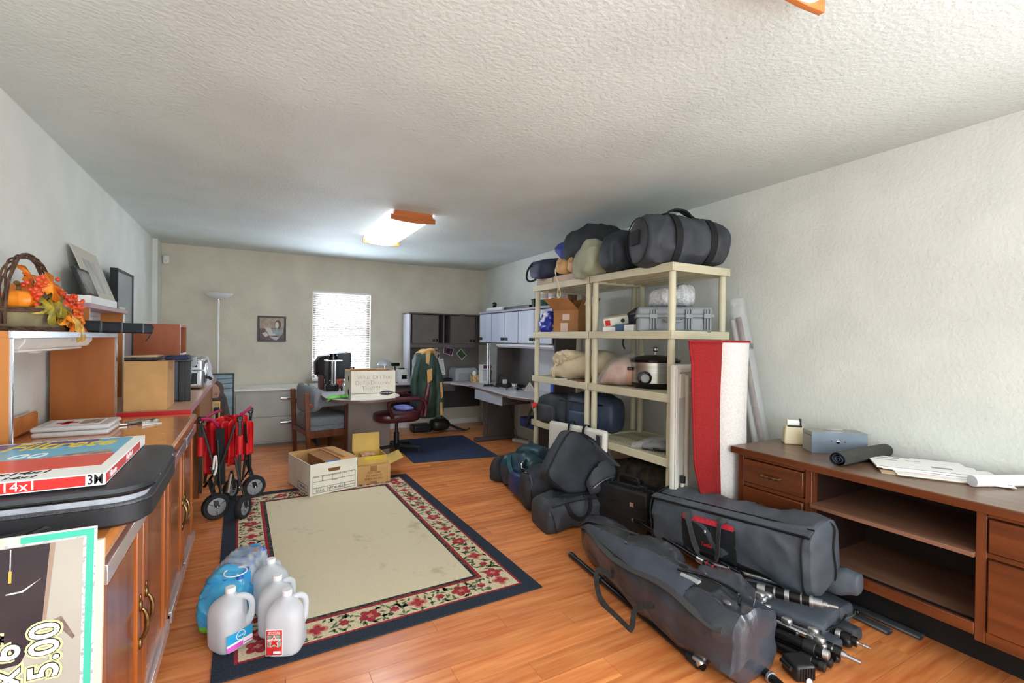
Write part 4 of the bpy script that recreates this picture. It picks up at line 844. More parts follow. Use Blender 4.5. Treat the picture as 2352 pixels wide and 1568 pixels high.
for a_ in (.105, .195, .285, .35): seg(a_, .118, a_, K1)
for a_ in (.150, .310): seg(a_, K0, a_, .065)
mk('printed_form', m, ink, st, smooth=False)
text('STOR-ALL', .031, SFr(.230, .040), ink, st, ext=.0008); text('03315', .030, SFr(.088, .034), ink, st)
text('Fellowes Products', .0145, SFr(.360, .042), ink, st)
for a_, s_ in ((.055, 'BOX NO.'), (.145, 'BOX LOCATION'), (.235, 'DESTROY DATE'), (.315, 'FROM'), (.375, 'TO')): text(s_, .011, SFr(a_, .157), ink, st)
text('CONTENTS', .011, SFr(.215, .110), ink, st); text('STOCK NO.', .011, SFr(.075, .057), ink, st)
m = MB()
for q in ((.06, .30, .075, .078), (.06, .30, .018, .021), (.06, .063, .018, .078), (.297, .30, .018, .078)): m.hexa([SB(-.0008, q[0], q[2]), SB(0, q[0], q[2]), SB(0, q[1], q[2]), SB(-.0008, q[1], q[2]), SB(-.0008, q[0], q[3]), SB(0, q[0], q[3]), SB(0, q[1], q[3]), SB(-.0008, q[1], q[3])])
mk('side_form', m, ink, st, smooth=False)
text('STOR-ALL', .03, frame(SB(-.001, .18, .048), -uy, -ux), ink, st)
def carton(label, a0, a1, b0, b1, c0, c1, tapeb, par=None):
    t = thing('small_carton', label, 'carton', SB((a0+a1)/2, (b0+b1)/2, c0), group='small cartons in the file box')
    mk('carton', sbx(a0, a1, b0, b1, c0, c1), card_d if tapeb else card, t, bev=.003)
    mk('tape', sbx(a0+(a1-a0)*(.62 if tapeb else .08), a0+(a1-a0)*(.95 if tapeb else .36), b0-.001, b1+.001, c1, c1+.0008), tape_m, t)
    return t
t = carton('reddish taped carton with blue label inside the white Stor-All box', .13, .265, .008, .42, .005, SH+.012, True)
mk('blue_label', sbx(.135, .262, .0065, .008, SH-.022, SH+.010), M('label_blue', (52, 122, 192), .5), t)
carton('plain brown carton beside blue-labelled one inside the white Stor-All box', .272, .418, .008, .50, .005, SH+.02, False)
# tan carton and yellow carton
tcn = thing('tan_carton', 'tan carton with upside-down lettering on the rug behind Stor-All box', 'carton', (1.03, 4.85, .008))
x0, x1, y0, y1 = .885, 1.195, 4.60, 4.92; z1 = .175
mk('carton', MB().box(x0, x1, y0, y1, .0085, z1), card, tcn, bev=.003)
mk('flap', MB().hexa([(x1, y0+.02, z1-.004), (x1+.0, y1, z1-.004), (x1+.19, y1+.10, z1+.03), (x1+.16, y0+.12, z1+.02), (x1, y0+.02, z1), (x1, y1, z1), (x1+.19, y1+.10, z1+.034), (x1+.16, y0+.12, z1+.024)]), card_y, tcn)
mk('tape', MB().box(x0+.12, x0+.18, y0-.001, y0, z1-.05, z1), tape_m, tcn); mk('tape', MB().box(x0+.12, x0+.18, y0-.001, y0, .009, .03), tape_m, tcn)
for i_, s_ in enumerate(('THIS PACKAGE', 'IS HAPPY TO', 'MEET YOU')): text(s_, .026, frame((x0+.155, y0-.0015, .055+.030*i_), (-1, 0, 0), (0, -1, 0)), M('stencil_brown', (104, 70, 40), .8), tcn, shear=.2)
yc = thing('yellow_carton', 'open yellow carton with raised flap on top of the tan carton', 'carton', (1.0, 4.8, z1))
zb = z1+.001; m = MB()
def yb(a0, a1, b0, b1, c0, c1, nm='carton_side', mt_=card_y): mk(nm, MB().box(a0, a1, b0, b1, c0, c1), mt_, yc, bev=.001)
yb(.895, 1.165, 4.64, 4.645, zb+.01, zb+.085); yb(.895, 1.165, 4.905, 4.91, zb, zb+.085); yb(.895, .9, 4.645, 4.905, zb, zb+.085); yb(1.16, 1.165, 4.645, 4.905, zb, zb+.085); yb(.9, 1.16, 4.645, 4.905, zb, zb+.004, 'carton_bottom')
mk('raised_flap', MB().hexa([(.89, 4.906, zb+.085), (1.16, 4.906, zb+.085), (1.16, 4.91, zb+.085), (.89, 4.91, zb+.085), (.90, 4.95, zb+.25), (1.165, 4.95, zb+.25), (1.165, 4.954, zb+.25), (.90, 4.954, zb+.25)]), card_y, yc)
mk('clear_tape', MB().box(.96, 1.12, 4.6385, 4.6395, zb+.05, zb+.086), M('yellow_tape', (220, 196, 60), .2), yc)
one('small_parcel', MB().box(.95, 1.08, 4.72, 4.84, zb+.005, zb+.08), M('parcel_mixed', (196, 160, 130), .5, c2=(150, 70, 50), vs=20), 'small wrapped parcel lying inside the open yellow carton', 'parcel', bev=.006)
# ================================================================== water jugs
hdpe = M('milky_plastic', (240, 243, 247), .34, translucent=.5, spec=.5)
def jug(x, y, rz, label):
    t = thing('water_jug', label, 'jug', (x, y, .0086), rz, group='gallon water jugs on the rug')
    R = []; n_ = 40
    for r_, zz, e_ in ((.060, 0, 3), (.070, .006, 3.4), (.0745, .02, 3.6), (.076, .06, 3.6), (.076, .14, 3.6), (.0755, .163, 3.4), (.071, .184, 3), (.060, .201, 2.6), (.045, .213, 2.2), (.031, .222, 2), (.024, .229, 2), (.021, .234, 2), (.0205, .243, 2)):
        ring = []
        for q in range(n_):
            a = q*2*math.pi/n_; k = 2/e_; p = V((r_*math.copysign(abs(math.cos(a))**k, math.cos(a)), r_*math.copysign(abs(math.sin(a))**k, math.sin(a)), zz))
            # hollow of the handle corner
            w_ = max(0, math.cos(a-math.pi/4)-.72)/.28; hz = math.exp(-((zz-.158)/.042)**2); p *= 1; p.x -= .030*w_*hz*.9; p.y -= .030*w_*hz*.9
            ring.append(p)
        R.append(ring)
    mk('bottle', MB().rings(R), hdpe, t, world=False, ang=70)
    d = V((math.cos(math.pi/4), math.sin(math.pi/4), 0))
    mk('handle', MB().tube(cr([d*.020+V((0, 0, .214)), d*.055+V((0, 0, .214)), d*.082+V((0, 0, .195)), d*.088+V((0, 0, .155)), d*.078+V((0, 0, .112)), d*.055+V((0, 0, .085))], 6), [.013]*19+[.013+.0012*q for q in range(12)], 10), hdpe, t, world=False)
    mk('cap', MB().lathe([(.0215, .240), (.0215, .258), (.019, .261), (.001, .261)], n=24), M('cap_white', (238, 238, 240), .4), t, world=False)
    return t
j1 = jug(-.072, 2.475, -.98, 'leftmost clear water jug with blue and pink label')
j2 = jug(.150, 2.335, -.42, 'front right water jug with red star label')
j3 = jug(.118, 2.50, -.2, 'middle unlabelled water jug behind the red-labelled one')
j4 = jug(.098, 2.70, .3, 'rearmost water jug on the rug of the right-hand row')
def label_on(t, side_u, side_n, a0, a1, z0, z1, mats):  # flat label on a jug face, local coords
    o = V(side_n)*.0768; u = V(side_u)
    for nm, b0, b1, c0, c1, mt_, dd in mats:
        m = MB(); A, B = a0+(a1-a0)*b0, a0+(a1-a0)*b1; C_, D = z0+(z1-z0)*c0, z0+(z1-z0)*c1; e_ = V(side_n)*dd; f_ = V(side_n)*(dd+.0006)
        m.hexa([o+u*A+e_+V((0, 0, C_)), o+u*B+e_+V((0, 0, C_)), o+u*B+f_+V((0, 0, C_)), o+u*A+f_+V((0, 0, C_)), o+u*A+e_+V((0, 0, D)), o+u*B+e_+V((0, 0, D)), o+u*B+f_+V((0, 0, D)), o+u*A+f_+V((0, 0, D))])
        mk(nm, m, mt_, t, world=False, smooth=False)
lblue = M('label_sky', (40, 160, 214), .4); lpink = M('label_pink', (222, 96, 200), .4)
label_on(j1, (0, 1, 0), (1, 0, 0), -.062, .055, .018, .088, [('label', 0, 1, 0, 1, lblue, 0), ('label_band', 0, 1, 0, .42, print_w, .0007), ('label_band', 0, .62, 0, .30, lpink, .0014), ('label_band', .64, 1, .08, .16, lpink, .0014)])
def jtext(t, s_, size, u, n_, a, z, mat_, d=.0022):
    M_ = wm(t) @ frame(V(n_)*(.0768+d)+V(u)*a+V((0, 0, z)), u, n_); text(s_, size, M_, mat_, t)
mk('logo_circle', MB().lathe([(.021, 0), (.021, .0004)], V((.0768+.0014, .0, .068)), (1, 0, 0), 24), print_w, j1, world=False); mk('logo_disc', MB().lathe([(.018, 0), (.018, .0004)], V((.0768+.0019, .0, .068)), (1, 0, 0), 24), lblue, j1, world=False)
jtext(j1, 'nice!', .017, (0, 1, 0), (1, 0, 0), 0, .068, print_w)
label_on(j2, (1, 0, 0), (0, -1, 0), -.055, .010, .018, .125, [('label_border', -.04, 1.04, -.03, 1.03, print_w, -.0006), ('label', 0, 1, 0, 1, red_m, 0), ('label_photo', .06, .94, .34, .80, M('label_landscape', (120, 130, 110), .5, c2=(176, 180, 170), vs=40), .0007), ('barcode', .45, .92, .05, .16, print_w, .0007)])
star = [(math.cos(math.pi/2+q*math.pi/5)*(.026 if q % 2 == 0 else .011), math.sin(math.pi/2+q*math.pi/5)*(.026 if q % 2 == 0 else .011)) for q in range(10)]
for nm, k, mt_, d in (('star_outline', 1.2, print_w, .0014), ('star', 1.0, red_m, .0020)): mk(nm, MB().prism([(a*k, b*k) for a, b in star], V((-.0225, -.0768-d, .076)), (1, 0, 0), (0, 0, 1), (0, -.0004, 0)), mt_, j2, world=False, smooth=False)
jtext(j2, 'OZARKA', .0125, (1, 0, 0), (0, -1, 0), -.0225, .084, print_w, .0032); jtext(j2, '100% NATURAL', .0075, (1, 0, 0), (0, -1, 0), -.0225, .118, print_w); jtext(j2, 'SPRING WATER', .0075, (1, 0, 0), (0, -1, 0), -.0225, .110, print_w)
# ================================================================== shrink-wrapped water bottles
wp = thing('bottled_water_pack', 'blue shrink-wrapped pack of water bottles lying behind the left jug', 'bottle pack', (-.08, 2.85, .0))
blue_f = M('blue_film', (44, 150, 214), .14, c2=(90, 190, 232), vs=9, spec=.7, bump=.4, bs=30); clearb = M('bottle_pet', (206, 222, 236), .08, alpha=.6, spec=.8); cap_b = M('cap_green', (110, 196, 50), .4)
gd = V((.19, .56, 0)).normalized(); gp = V((gd.y, -gd.x, 0)); g0 = V((-.115, 2.62, .009))
k = 0
for i_ in range(5):
    for j_ in range(3):
        if i_ == 4 and j_ == 0: continue
        c_ = g0+gd*(.035+.078*i_)+gp*(-.062+.064*j_)
        hgt = .205+.012*((i_*3+j_) % 3)
        bo = mk('bottle', MB().lathe([(.028, 0), (.033, .008), (.033, .06), (.030, .07), (.033, .08), (.033, .13), (.026, hgt-.045), (.014, hgt-.022), (.0135, hgt-.012)], c_, (gd.x*.06, gd.y*.06, 1), 16), clearb, wp)
        mk('bottle_label', MB().lathe([(.0335, .07), (.0335, .125)], c_, (gd.x*.06, gd.y*.06, 1), 16, cap=False), blue_f, bo)
        mk('bottle_cap', MB().lathe([(.015, hgt-.014), (.015, hgt), (.001, hgt)], c_, (gd.x*.06, gd.y*.06, 1), 12), M('cap_blue', (36, 110, 200), .4), bo)
stn = []
for f_, hw, hh in ((-.02, .095, .085), (.06, .108, .112), (.16, .108, .122), (.27, .100, .124), (.38, .085, .117), (.47, .055, .10)):
    stn.append((g0+gd*f_+V((0, 0, hh+.001)), gp*hw, V((0, 0, hh)), 3.2))
fw_ = soft(stn, 48, 10, .016, 20, 4, .5)
fmat = M('clear_film_pack', (226, 238, 250), .1, alpha=.34, spec=.9, bump=.5, bs=28)
for fi, f_ in enumerate(fw_.f):
    c_ = sum((fw_.v[i] for i in f_), V())/len(f_); s_ = (c_-g0).dot(gd); q = s_+.10*noise.noise(c_*9)
    fw_.m[fi] = 1 if (q < .12 and c_.z > .055) or (.36 < q < .46 and c_.z > .10) else (2 if q < .14 and c_.z > .025 and c_.z <= .055 else 0)
mk('shrink_wrap', fw_, [fmat, blue_f, cap_b], wp, ang=80)
mk('film_logo_ring', MB().tube([tuple(g0+gd*.075+gp*(.035+.05*math.cos(a))+V((0, 0, .235))+gd*(.05*math.sin(a))) for a in [q*2*math.pi/24 for q in range(25)]], .003, 5), print_w, wp)
# ================================================================== folded wagon
wg = thing('folding_wagon', 'folded red fabric wagon with black frame and grey wheels by the counter', 'wagon', (-.15, 4.42, 0))
blk_t = M('black_powder', (24, 24, 26), .35); red_f = M('red_polyester', (200, 22, 34), .5, c2=(222, 40, 44), vs=7, bump=.15, bs=60); mag = M('magenta_trim', (170, 24, 84), .5); grey_hub = M('hub_grey', (146, 148, 152), .45); tyre = M('tyre_rubber', (34, 34, 36), .7, bump=.25, bs=160)
def wheel(cx, cy, ang, r, steer):
    ax = V((math.sin(ang), -math.cos(ang), 0)); c_ = V((cx, cy, r))
    t_ = mk('wheel', MB().lathe([(r*.66, -.020), (r*.93, -.023), (r, -.012), (r, .012), (r*.93, .023), (r*.66, .020)], c_, ax, 40, cap=False), tyre, wg)
    if steer:
        m = MB().lathe([(r*.70, -.014), (r*.70, .016), (r*.58, .018), (r*.58, -.012)], c_, ax, 30, cap=False).lathe([(r*.2, -.018), (r*.2, .022)], c_, ax, 16)
        s1 = ax.cross(V((0, 0, 1))).normalized()
        for q in range(5):
            a = q*2*math.pi/5; d = s1*math.cos(a)+V((0, 0, 1))*math.sin(a); m.obox(c_+d*r*.42+ax*.006, d*r*.24, ax*.006, ax.cross(d)*.010)
        mk('hub', m, grey_hub, t_)
    else:
        mk('hub', MB().lathe([(r*.70, -.016), (r*.70, .016), (r*.64, .020), (r*.2, .024), (r*.2, .026)], c_, ax, 36), grey_hub, t_)
        s1 = ax.cross(V((0, 0, 1))).normalized(); m = MB()
        for q in range(3):
            a = math.pi/2+q*2*math.pi/3; d = s1*math.cos(a)-V((0, 0, 1))*math.sin(a); m.obox(c_+d*r*.42+ax*.021, d*r*.22, ax*.002, ax.cross(d)*.002)
        mk('hub_rib', m, blk_t, t_)
    mk('axle_cap', MB().ball(c_+ax*.030, .010, 8), chrome, t_)
    return c_, ax
WH = [(-.225, 4.25, .42, .098, False), (-.045, 4.17, 1.05, .085, True), (.03, 4.66, .45, .098, False), (-.14, 4.72, 1.0, .085, True)]
for a in WH:
    c_, ax = wheel(*a); up_ = V((a[0]+(-.045 if not a[4] else .0), a[1]+.02, .30 if not a[4] else .24))
    mk('fork', MB().obox((c_+ax*.034+up_)/2, (up_-c_-ax*.034)/2, ax*.004, V((0, 0, 1)).cross(ax)*.018), blk_t, wg, bev=.003)
def bar(p, q, r=.011, nm='frame_tube'): mk(nm, MB().obox((V(p)+V(q))/2, (V(q)-V(p))/2, V((r, 0, 0)), V((0, r, 0))), blk_t, wg, bev=.003)
for x, y in ((-.325, 4.22), (-.07, 4.16), (.0, 4.60), (-.25, 4.72)):
    bar((x, y, .22), (x, y, .765)); mk('top_joint', MB().box(x-.02, x+.02, y-.02, y+.02, .745, .79), blk_t, wg, bev=.006); mk('rivet', MB().ball((x, y-.022, .755), .007, 6), chrome, wg)
for p, q in (((-.315, 4.20, .73), (-.185, 4.18, .22)), ((-.10, 4.15, .73), (-.245, 4.17, .24)), ((-.185, 4.18, .22), (-.26, 4.2, .42)), ((-.10, 4.16, .48), (-.06, 4.15, .25)), ((-.04, 4.2, .72), (.0, 4.55, .26)), ((.0, 4.56, .72), (-.05, 4.22, .28)), ((-.31, 4.26, .7), (-.26, 4.68, .26)), ((-.25, 4.68, .7), (-.3, 4.26, .28)), ((-.07, 4.16, .27), (.0, 4.6, .27)), ((-.3, 4.23, .26), (-.25, 4.7, .26))): bar(p, q, .009, 'cross_bar')
for p in ((-.2, 4.17, .40), (-.07, 4.145, .25), (-.185, 4.165, .22)): mk('rivet', MB().ball(p, .008, 6), chrome, wg)
def redsheet(seed, x0, x1, y, z0, z1, top):
    def fn(i, j):
        x = x0+(x1-x0)*i; z = z0+(z1-z0)*j+(top*math.sin(math.pi*i)*j); q = V((x*16, y*9+seed, z*7))
        return V((x, y+.05*noise.noise(q)+.035*math.sin(9*i+seed)*(.4+.6*j), z))
    s_ = mk('fabric_body', MB().grid(26, 22, fn), red_f, wg, ang=80); d = s_.modifiers.new('t', 'SOLIDIFY'); d.thickness = .004
redsheet(1, -.31, -.19, 4.30, .34, .70, .04); redsheet(2, -.23, -.11, 4.26, .46, .68, .06); redsheet(3, -.30, -.08, 4.42, .38, .72, .03); redsheet(4, -.15, -.08, 4.24, .40, .73, .02); redsheet(6, -.22, -.02, 4.54, .36, .73, .02); redsheet(7, -.06, .02, 4.36, .45, .70, .02)
for px_, py_ in ((-.07, 4.16), (-.325, 4.22)): mk('fabric_sleeve', MB().lathe([(.022, .50), (.022, .64)], (px_, py_, 0), n=12), red_f, wg)
m = MB()
for p in ([(-.325, 4.20, .775), (-.26, 4.24, .76), (-.21, 4.27, .70)], [(-.06, 4.18, .80), (-.02, 4.32, .81), (.0, 4.56, .80)], [(-.30, 4.26, .775), (-.27, 4.45, .775), (-.22, 4.66, .77)]): m.tube(cr(p, 5), .012, 7)
mk('trim_binding', m, mag, wg)
for x in (-.215, -.185): mk('handle_strap', MB().strap(cr([(x, 4.20, .70), (x+.005, 4.175, .5), (x+.01, 4.17, .28)], 5), .03, .004, (0, -1, 0)), blk_web, wg)
mk('handle_pole', MB().tube([(-.215, 4.165, .62), (-.19, 4.15, .22)], .009, 8), blk_t, wg); mk('handle_pole', MB().tube([(-.03, 4.62, .3), (.01, 4.6, .78)], .009, 8), blk_t, wg)
mk('silver_rod', MB().tube([(-.145, 4.15, .22), (-.125, 4.15, .36)], .014, 10), chrome, wg)
one('rope_loop', MB().tube(cr([(-.24, 4.17, .40), (-.23, 4.165, .50), (-.215, 4.16, .46), (-.225, 4.16, .38), (-.235, 4.165, .36)], 5), .008, 7), print_w, 'short white rope looped on the folded red wagon', 'rope')
# ================================================================== corner workstation
dk_t = M('charcoal_taupe', (84, 78, 76), .45, var=.03); dk_d = M('door_taupe', (96, 88, 84), .4, var=.03); lt_p = M('pale_panel', (176, 180, 192), .4, var=.02); tack = M('tackboard', (118, 112, 108), .9, bump=.2, bs=300)
pull_m = black_gl
DZ2 = .745
cdk = thing('corner_desk', 'grey corner workstation desk with taupe legs under the hutches', 'desk', (2.7, 6.5, 0))
far_poly = [(1.62, 7.19), (1.62, 6.72), (2.30, 6.70), (2.46, 6.66), (2.58, 6.55), (2.67, 6.36), (2.70, 6.18), (3.33, 6.18), (3.35, 7.19)]
ret_poly = [(2.70, 6.165), (2.62, 4.78), (2.72, 4.44), (3.27, 4.42), (3.32, 6.165)]
for nm, pl in (('far_top', far_poly), ('return_top', ret_poly)):
    mk(nm, MB().prism(pl, (0, 0, DZ2-.024), (1, 0, 0), (0, 1, 0), (0, 0, .024)), gl_top, cdk, bev=.003)
    cx = sum(a for a, b in pl)/len(pl); cy = sum(b for a, b in pl)/len(pl)
    mk('edge_band', MB().prism([(cx+(a-cx)*1.006, cy+(b-cy)*1.004) for a, b in pl], (0, 0, DZ2-.030), (1, 0, 0), (0, 1, 0), (0, 0, .022)), mauve_e, cdk)
mk('apron', MB().box(1.68, 2.32, 6.76, 6.78, .62, DZ2-.03).box(2.44, 2.66, 6.60, 6.62, .62, DZ2-.03), dk_t, cdk)
mk('modesty_panel', MB().box(1.66, 3.3, 7.10, 7.12, .30, DZ2-.03), M('modesty_dark', (58, 54, 54), .6), cdk)  # modesty panel in a plain darker tone
mk('foot', MB().box(2.68, 3.28, 5.85, 5.95, 0, .05), dk_t, cdk, bev=.015, seg=3)
mk('leg_panel', MB().box(2.86, 3.28, 5.885, 5.915, .05, DZ2-.03).box(2.80, 2.84, 5.885, 5.915, .05, DZ2-.03), dk_t, cdk, bev=.003)
mk('leg_panel', MB().box(1.64, 1.67, 6.74, 7.14, 0, DZ2-.03), dk_t, cdk, bev=.003)
mk('leg_panel', MB().box(2.80, 3.26, 4.50, 4.53, 0, DZ2-.03), dk_t, cdk, bev=.003)
dr = mk('drawer', MB().box(2.69, 3.1, 5.14, 5.90, .59, .71), dk_t, cdk, bev=.003); mk('drawer_front', MB().box(2.672, 2.69, 5.13, 5.915, .585, .712), lt_p, dr, bev=.005)
# far hutch
hl = thing('overhead_hutch', 'charcoal hutch with two doors and open cubby on far wall', 'hutch', (2.6, 7.0, DZ2))
y0 = 6.88
mk('side_panel', MB().box(2.035, 2.06, y0, 7.19, DZ2, 1.765), M('side_window_lit', (196, 196, 204), .4), hl, bev=.003)  # window light on this side is put into its pale colour
mk('carcass_back', MB().box(2.06, 3.30, 7.16, 7.19, DZ2, 1.76), tack, hl)
mk('top_board', MB().box(2.03, 3.30, y0-.01, 7.19, 1.755, 1.775), dk_t, hl, bev=.003)
mk('bottom_board', MB().box(2.06, 3.30, y0, 7.16, 1.30, 1.325), dk_t, hl)
mk('valance', MB().box(2.06, 3.10, y0-.012, y0+.01, 1.255, 1.30), dk_d, hl, bev=.004)
for xx in (2.485, 2.575, 2.685, 3.12): mk('divider', MB().box(xx, xx+.018, y0+.012, 7.16, 1.325, 1.755), dk_t, hl)
def pull(par, p, n_, u):
    p = V(p); n_ = V(n_); u = V(u); m = MB()
    for s_ in (-1, 1): m.lathe([(.020, 0), (.020, .010), (.012, .014)], p+u*.024*s_, n_, 14)
    mk('pull', m, pull_m, par)
for x0_, x1_, hx in ((2.085, 2.488, 2.44), (2.70, 3.105, 3.05)):
    d = mk('door', MB().box(x0_, x1_, y0-.008, y0+.010, 1.315, 1.745), dk_d, hl, bev=.006, seg=3); pull(d, (hx, y0-.008, 1.365), (0, -1, 0), (1, 0, 0))
# right hutch
hr = thing('overhead_hutch', 'pale grey hutch with five doors along right wall over the desk', 'hutch', (3.1, 5.4, DZ2))
x0 = 2.95; pale_d = M('pale_door', (168, 176, 194), .35, c2=(186, 192, 206), vs=1.2, stretch=(1, 6, .6))
mk('top_board', MB().box(x0-.03, 3.29, 4.40, 6.36, 1.755, 1.785), M('pale_top', (150, 146, 158), .4), hr, bev=.006)
mk('bottom_board', MB().box(x0, 3.29, 4.42, 6.34, 1.34, 1.36), dk_t, hr); mk('back', MB().box(3.27, 3.295, 4.42, 6.34, DZ2, 1.755), M('pale_back', (206, 208, 214), .45), hr)
mk('end_panel', MB().box(2.96, 3.29, 4.40, 4.425, DZ2-.0, 1.755), M('end_dark', (70, 62, 60), .5), hr, bev=.002); mk('end_panel', MB().box(x0+.005, 3.29, 6.34, 6.36, 1.34, 1.755), dk_t, hr, bev=.002)
mk('support_panel', MB().box(3.02, 3.27, 5.93, 5.955, DZ2, 1.34), dk_t, hr, bev=.002)
mk('dark_back', MB().box(3.262, 3.27, 5.30, 5.93, DZ2, 1.34), dk_t, hr)
for ya, yb_, hy in ((5.96, 6.335, 6.28), (5.565, 5.945, 5.61), (5.20, 5.555, 5.51), (4.82, 5.19, 4.865), (4.43, 4.81, 4.765)):
    d = mk('door', MB().box(x0-.020, x0, ya, yb_, 1.35, 1.748), pale_d, hr, bev=.005, seg=3); pull(d, (x0-.020, hy, 1.40), (-1, 0, 0), (0, 1, 0))
ul = thing('under_cabinet_light', 'white valance light below the pale grey hutch doors', 'lamp', (3.0, 5.1, 1.34))
mk('housing', MB().prism([(2.965, 1.338), (3.12, 1.338), (3.12, 1.30), (2.99, 1.285), (2.965, 1.31)], (0, 4.45, 0), (1, 0, 0), (0, 0, 1), (0, 1.40, 0)), M('lamp_white', (220, 222, 230), .35), ul, bev=.003)
# chrome desk lamp pole
pl_ = thing('desk_lamp', 'slim chrome lamp pole standing on the corner of desk', 'lamp', (2.93, 5.98, DZ2))
mk('pole', MB().tube([(2.90, 5.99, DZ2), (2.90, 5.99, 1.335)], .012, 10).tube([(2.93, 5.985, DZ2), (2.93, 5.985, 1.335)], .009, 10), chrome, pl_); mk('clamp', MB().box(2.86, 2.98, 5.96, 6.03, DZ2, DZ2+.02), black_pl, pl_, bev=.004)
# things on top of the hutches
tp = 1.786
t = thing('printer_tray', 'flat white device on top of pale grey hutch', 'device', (3.1, 6.05, tp)); mk('body', MB().box(3.0, 3.22, 5.80, 6.28, tp, tp+.05), white_pl, t, bev=.015, seg=3); mk('lid', MB().box(3.01, 3.21, 5.82, 6.27, tp+.05, tp+.06), M('lid_white', (214, 216, 218), .4), t, bev=.004)
t = thing('web_camera', 'round black web camera on the flat white device', 'camera', (3.06, 6.15, tp+.06)); mk('eye', MB().ball((3.06, 6.12, tp+.105), .035, 12), black_gl, t); mk('foot', MB().lathe([(.03, 0), (.025, .012), (.01, .02), (.01, .075)], (3.06, 6.12, tp+.06)), black_pl, t)
one('black_scanner', MB().box(3.02, 3.2, 5.08, 5.76, tp, tp+.045), black_pl, 'flat black scanner lying on the pale grey hutch', 'scanner', bev=.006)
one('black_cube', MB().box(3.05, 3.14, 5.02, 5.07, tp, tp+.10).box(3.04, 3.15, 5.0, 5.075, tp+.10, tp+.115), black_pl, 'small black box at the end of the flat scanner', 'box', bev=.003)
can_g = M('can_green', (24, 74, 66), .35); can_r = M('can_cream', (196, 180, 170), .4)
for i_, (yy, nm) in enumerate(((4.80, 'left green and white paint can on pale grey hutch'), (4.60, 'right green and white paint can on pale grey hutch'))):
    t = thing('paint_can', nm, 'can', (3.08, yy, tp), group='paint cans on the hutch')
    mk('can', MB().lathe([(.075, 0), (.078, .005), (.078, .20), (.074, .205)], (3.08, yy, tp), n=28), white_pl, t)
    mk('label_band', MB().lathe([(.0785, .01), (.0785, .085)], (3.08, yy, tp), n=28, cap=False), can_g, t); mk('label_panel', MB().lathe([(.0785, .10), (.0785, .155)], (3.08, yy, tp), n=28, cap=False), can_r, t); mk('lid', MB().lathe([(.070, .205), (.070, .212), (.001, .212)], (3.08, yy, tp), n=28), silver, t)
one('marbled_box', MB().box(3.02, 3.2, 4.26, 4.50, tp, tp+.21), M('marbled_brown', (70, 44, 30), .4, c2=(130, 100, 74), vs=14, det=7), 'brown marbled box standing beside the paint cans', 'box', bev=.003)
# things on the desk
pr = thing('laser_printer', 'grey desktop laser printer on the corner desk', 'printer', (2.95, 6.86, DZ2))
pg = M('printer_grey', (156, 158, 160), .45); px0, px1, py0, py1 = 2.72, 3.10, 6.72, 7.02
mk('body', MB().rings([[(px0, py0, DZ2), (px1, py0, DZ2), (px1, py1, DZ2), (px0, py1, DZ2)], [(px0, py0, DZ2+.15), (px1, py0, DZ2+.15), (px1, py1, DZ2+.15), (px0, py1, DZ2+.15)], [(px0+.03, py0+.04, DZ2+.205), (px1-.03, py0+.04, DZ2+.205), (px1-.03, py1, DZ2+.205), (px0+.03, py1, DZ2+.205)]]), pg, pr, bev=.014, seg=3)
mk('paper_door', MB().box(px0+.05, px1-.05, py0-.004, py0, DZ2+.015, DZ2+.125), M('printer_door', (142, 146, 150), .45), pr, bev=.003)
mk('output_slot', MB().box(px0+.08, px1-.08, py0+.07, py1-.08, DZ2+.203, DZ2+.208), black_pl, pr)
one('tissue_box', MB().box(2.90, 3.0, 6.50, 6.60, DZ2, DZ2+.11), M('floral_card', (206, 188, 130), .6, c2=(176, 96, 80), vs=28, lo=.5, hi=.6), 'patterned cube tissue box beside the printer', 'tissue box', bev=.003)
one('tissue', MB().ball((2.95, 6.55, DZ2+.135), (.035, .02, .035), 8, 2, disp=lambda p: p*(1+.3*noise.noise(p*60))), paper, 'white tissue sticking out of the patterned cube box', 'tissue')
bo = thing('software_box', 'white and purple upright box beside the tissue cube', 'box', (3.03, 6.45, DZ2)); mk('carton', MB().box(2.99, 3.10, 6.36, 6.48, DZ2, DZ2+.27), print_w, bo, bev=.002); mk('purple_band', MB().box(3.01, 3.1005, 6.3585, 6.36, DZ2+.215, DZ2+.262), M('purple_print', (110, 44, 96), .5), bo); mk('text_block', MB().box(3.0, 3.09, 6.3585, 6.36, DZ2+.03, DZ2+.2), M('grey_print', (196, 196, 196), .6, c2=(230, 230, 230), vs=6, stretch=(1, 1, 30)), bo)
fg_ = thing('figurine', 'small dark figurine standing behind the purple and white box', 'figurine', (3.16, 6.45, DZ2)); mk('body', MB().lathe([(.035, 0), (.03, .02), (.022, .06), (.03, .13), (.035, .17), (.015, .20), (.012, .21)], (3.16, 6.45, DZ2), n=16), M('figure_dark', (60, 54, 54), .5, c2=(150, 120, 100), vs=30), fg_); mk('head', MB().ball((3.16, 6.45, DZ2+.235), .03, 10), M('figure_head', (150, 100, 80), .5), fg_)
sd = thing('silver_lamp_base', 'polished silver dome on the return desk', 'ornament', (2.92, 5.25, DZ2)); mk('dome', MB().lathe([(.11, 0), (.112, .02), (.10, .03), (.06, .05), (.035, .065)], (2.92, 5.25, DZ2), n=32), chrome, sd); mk('rim', MB().lathe([(.035, .065), (.03, .085), (.05, .10), (.046, .10), (.02, .085)], (2.92, 5.25, DZ2), n=32), chrome, sd)
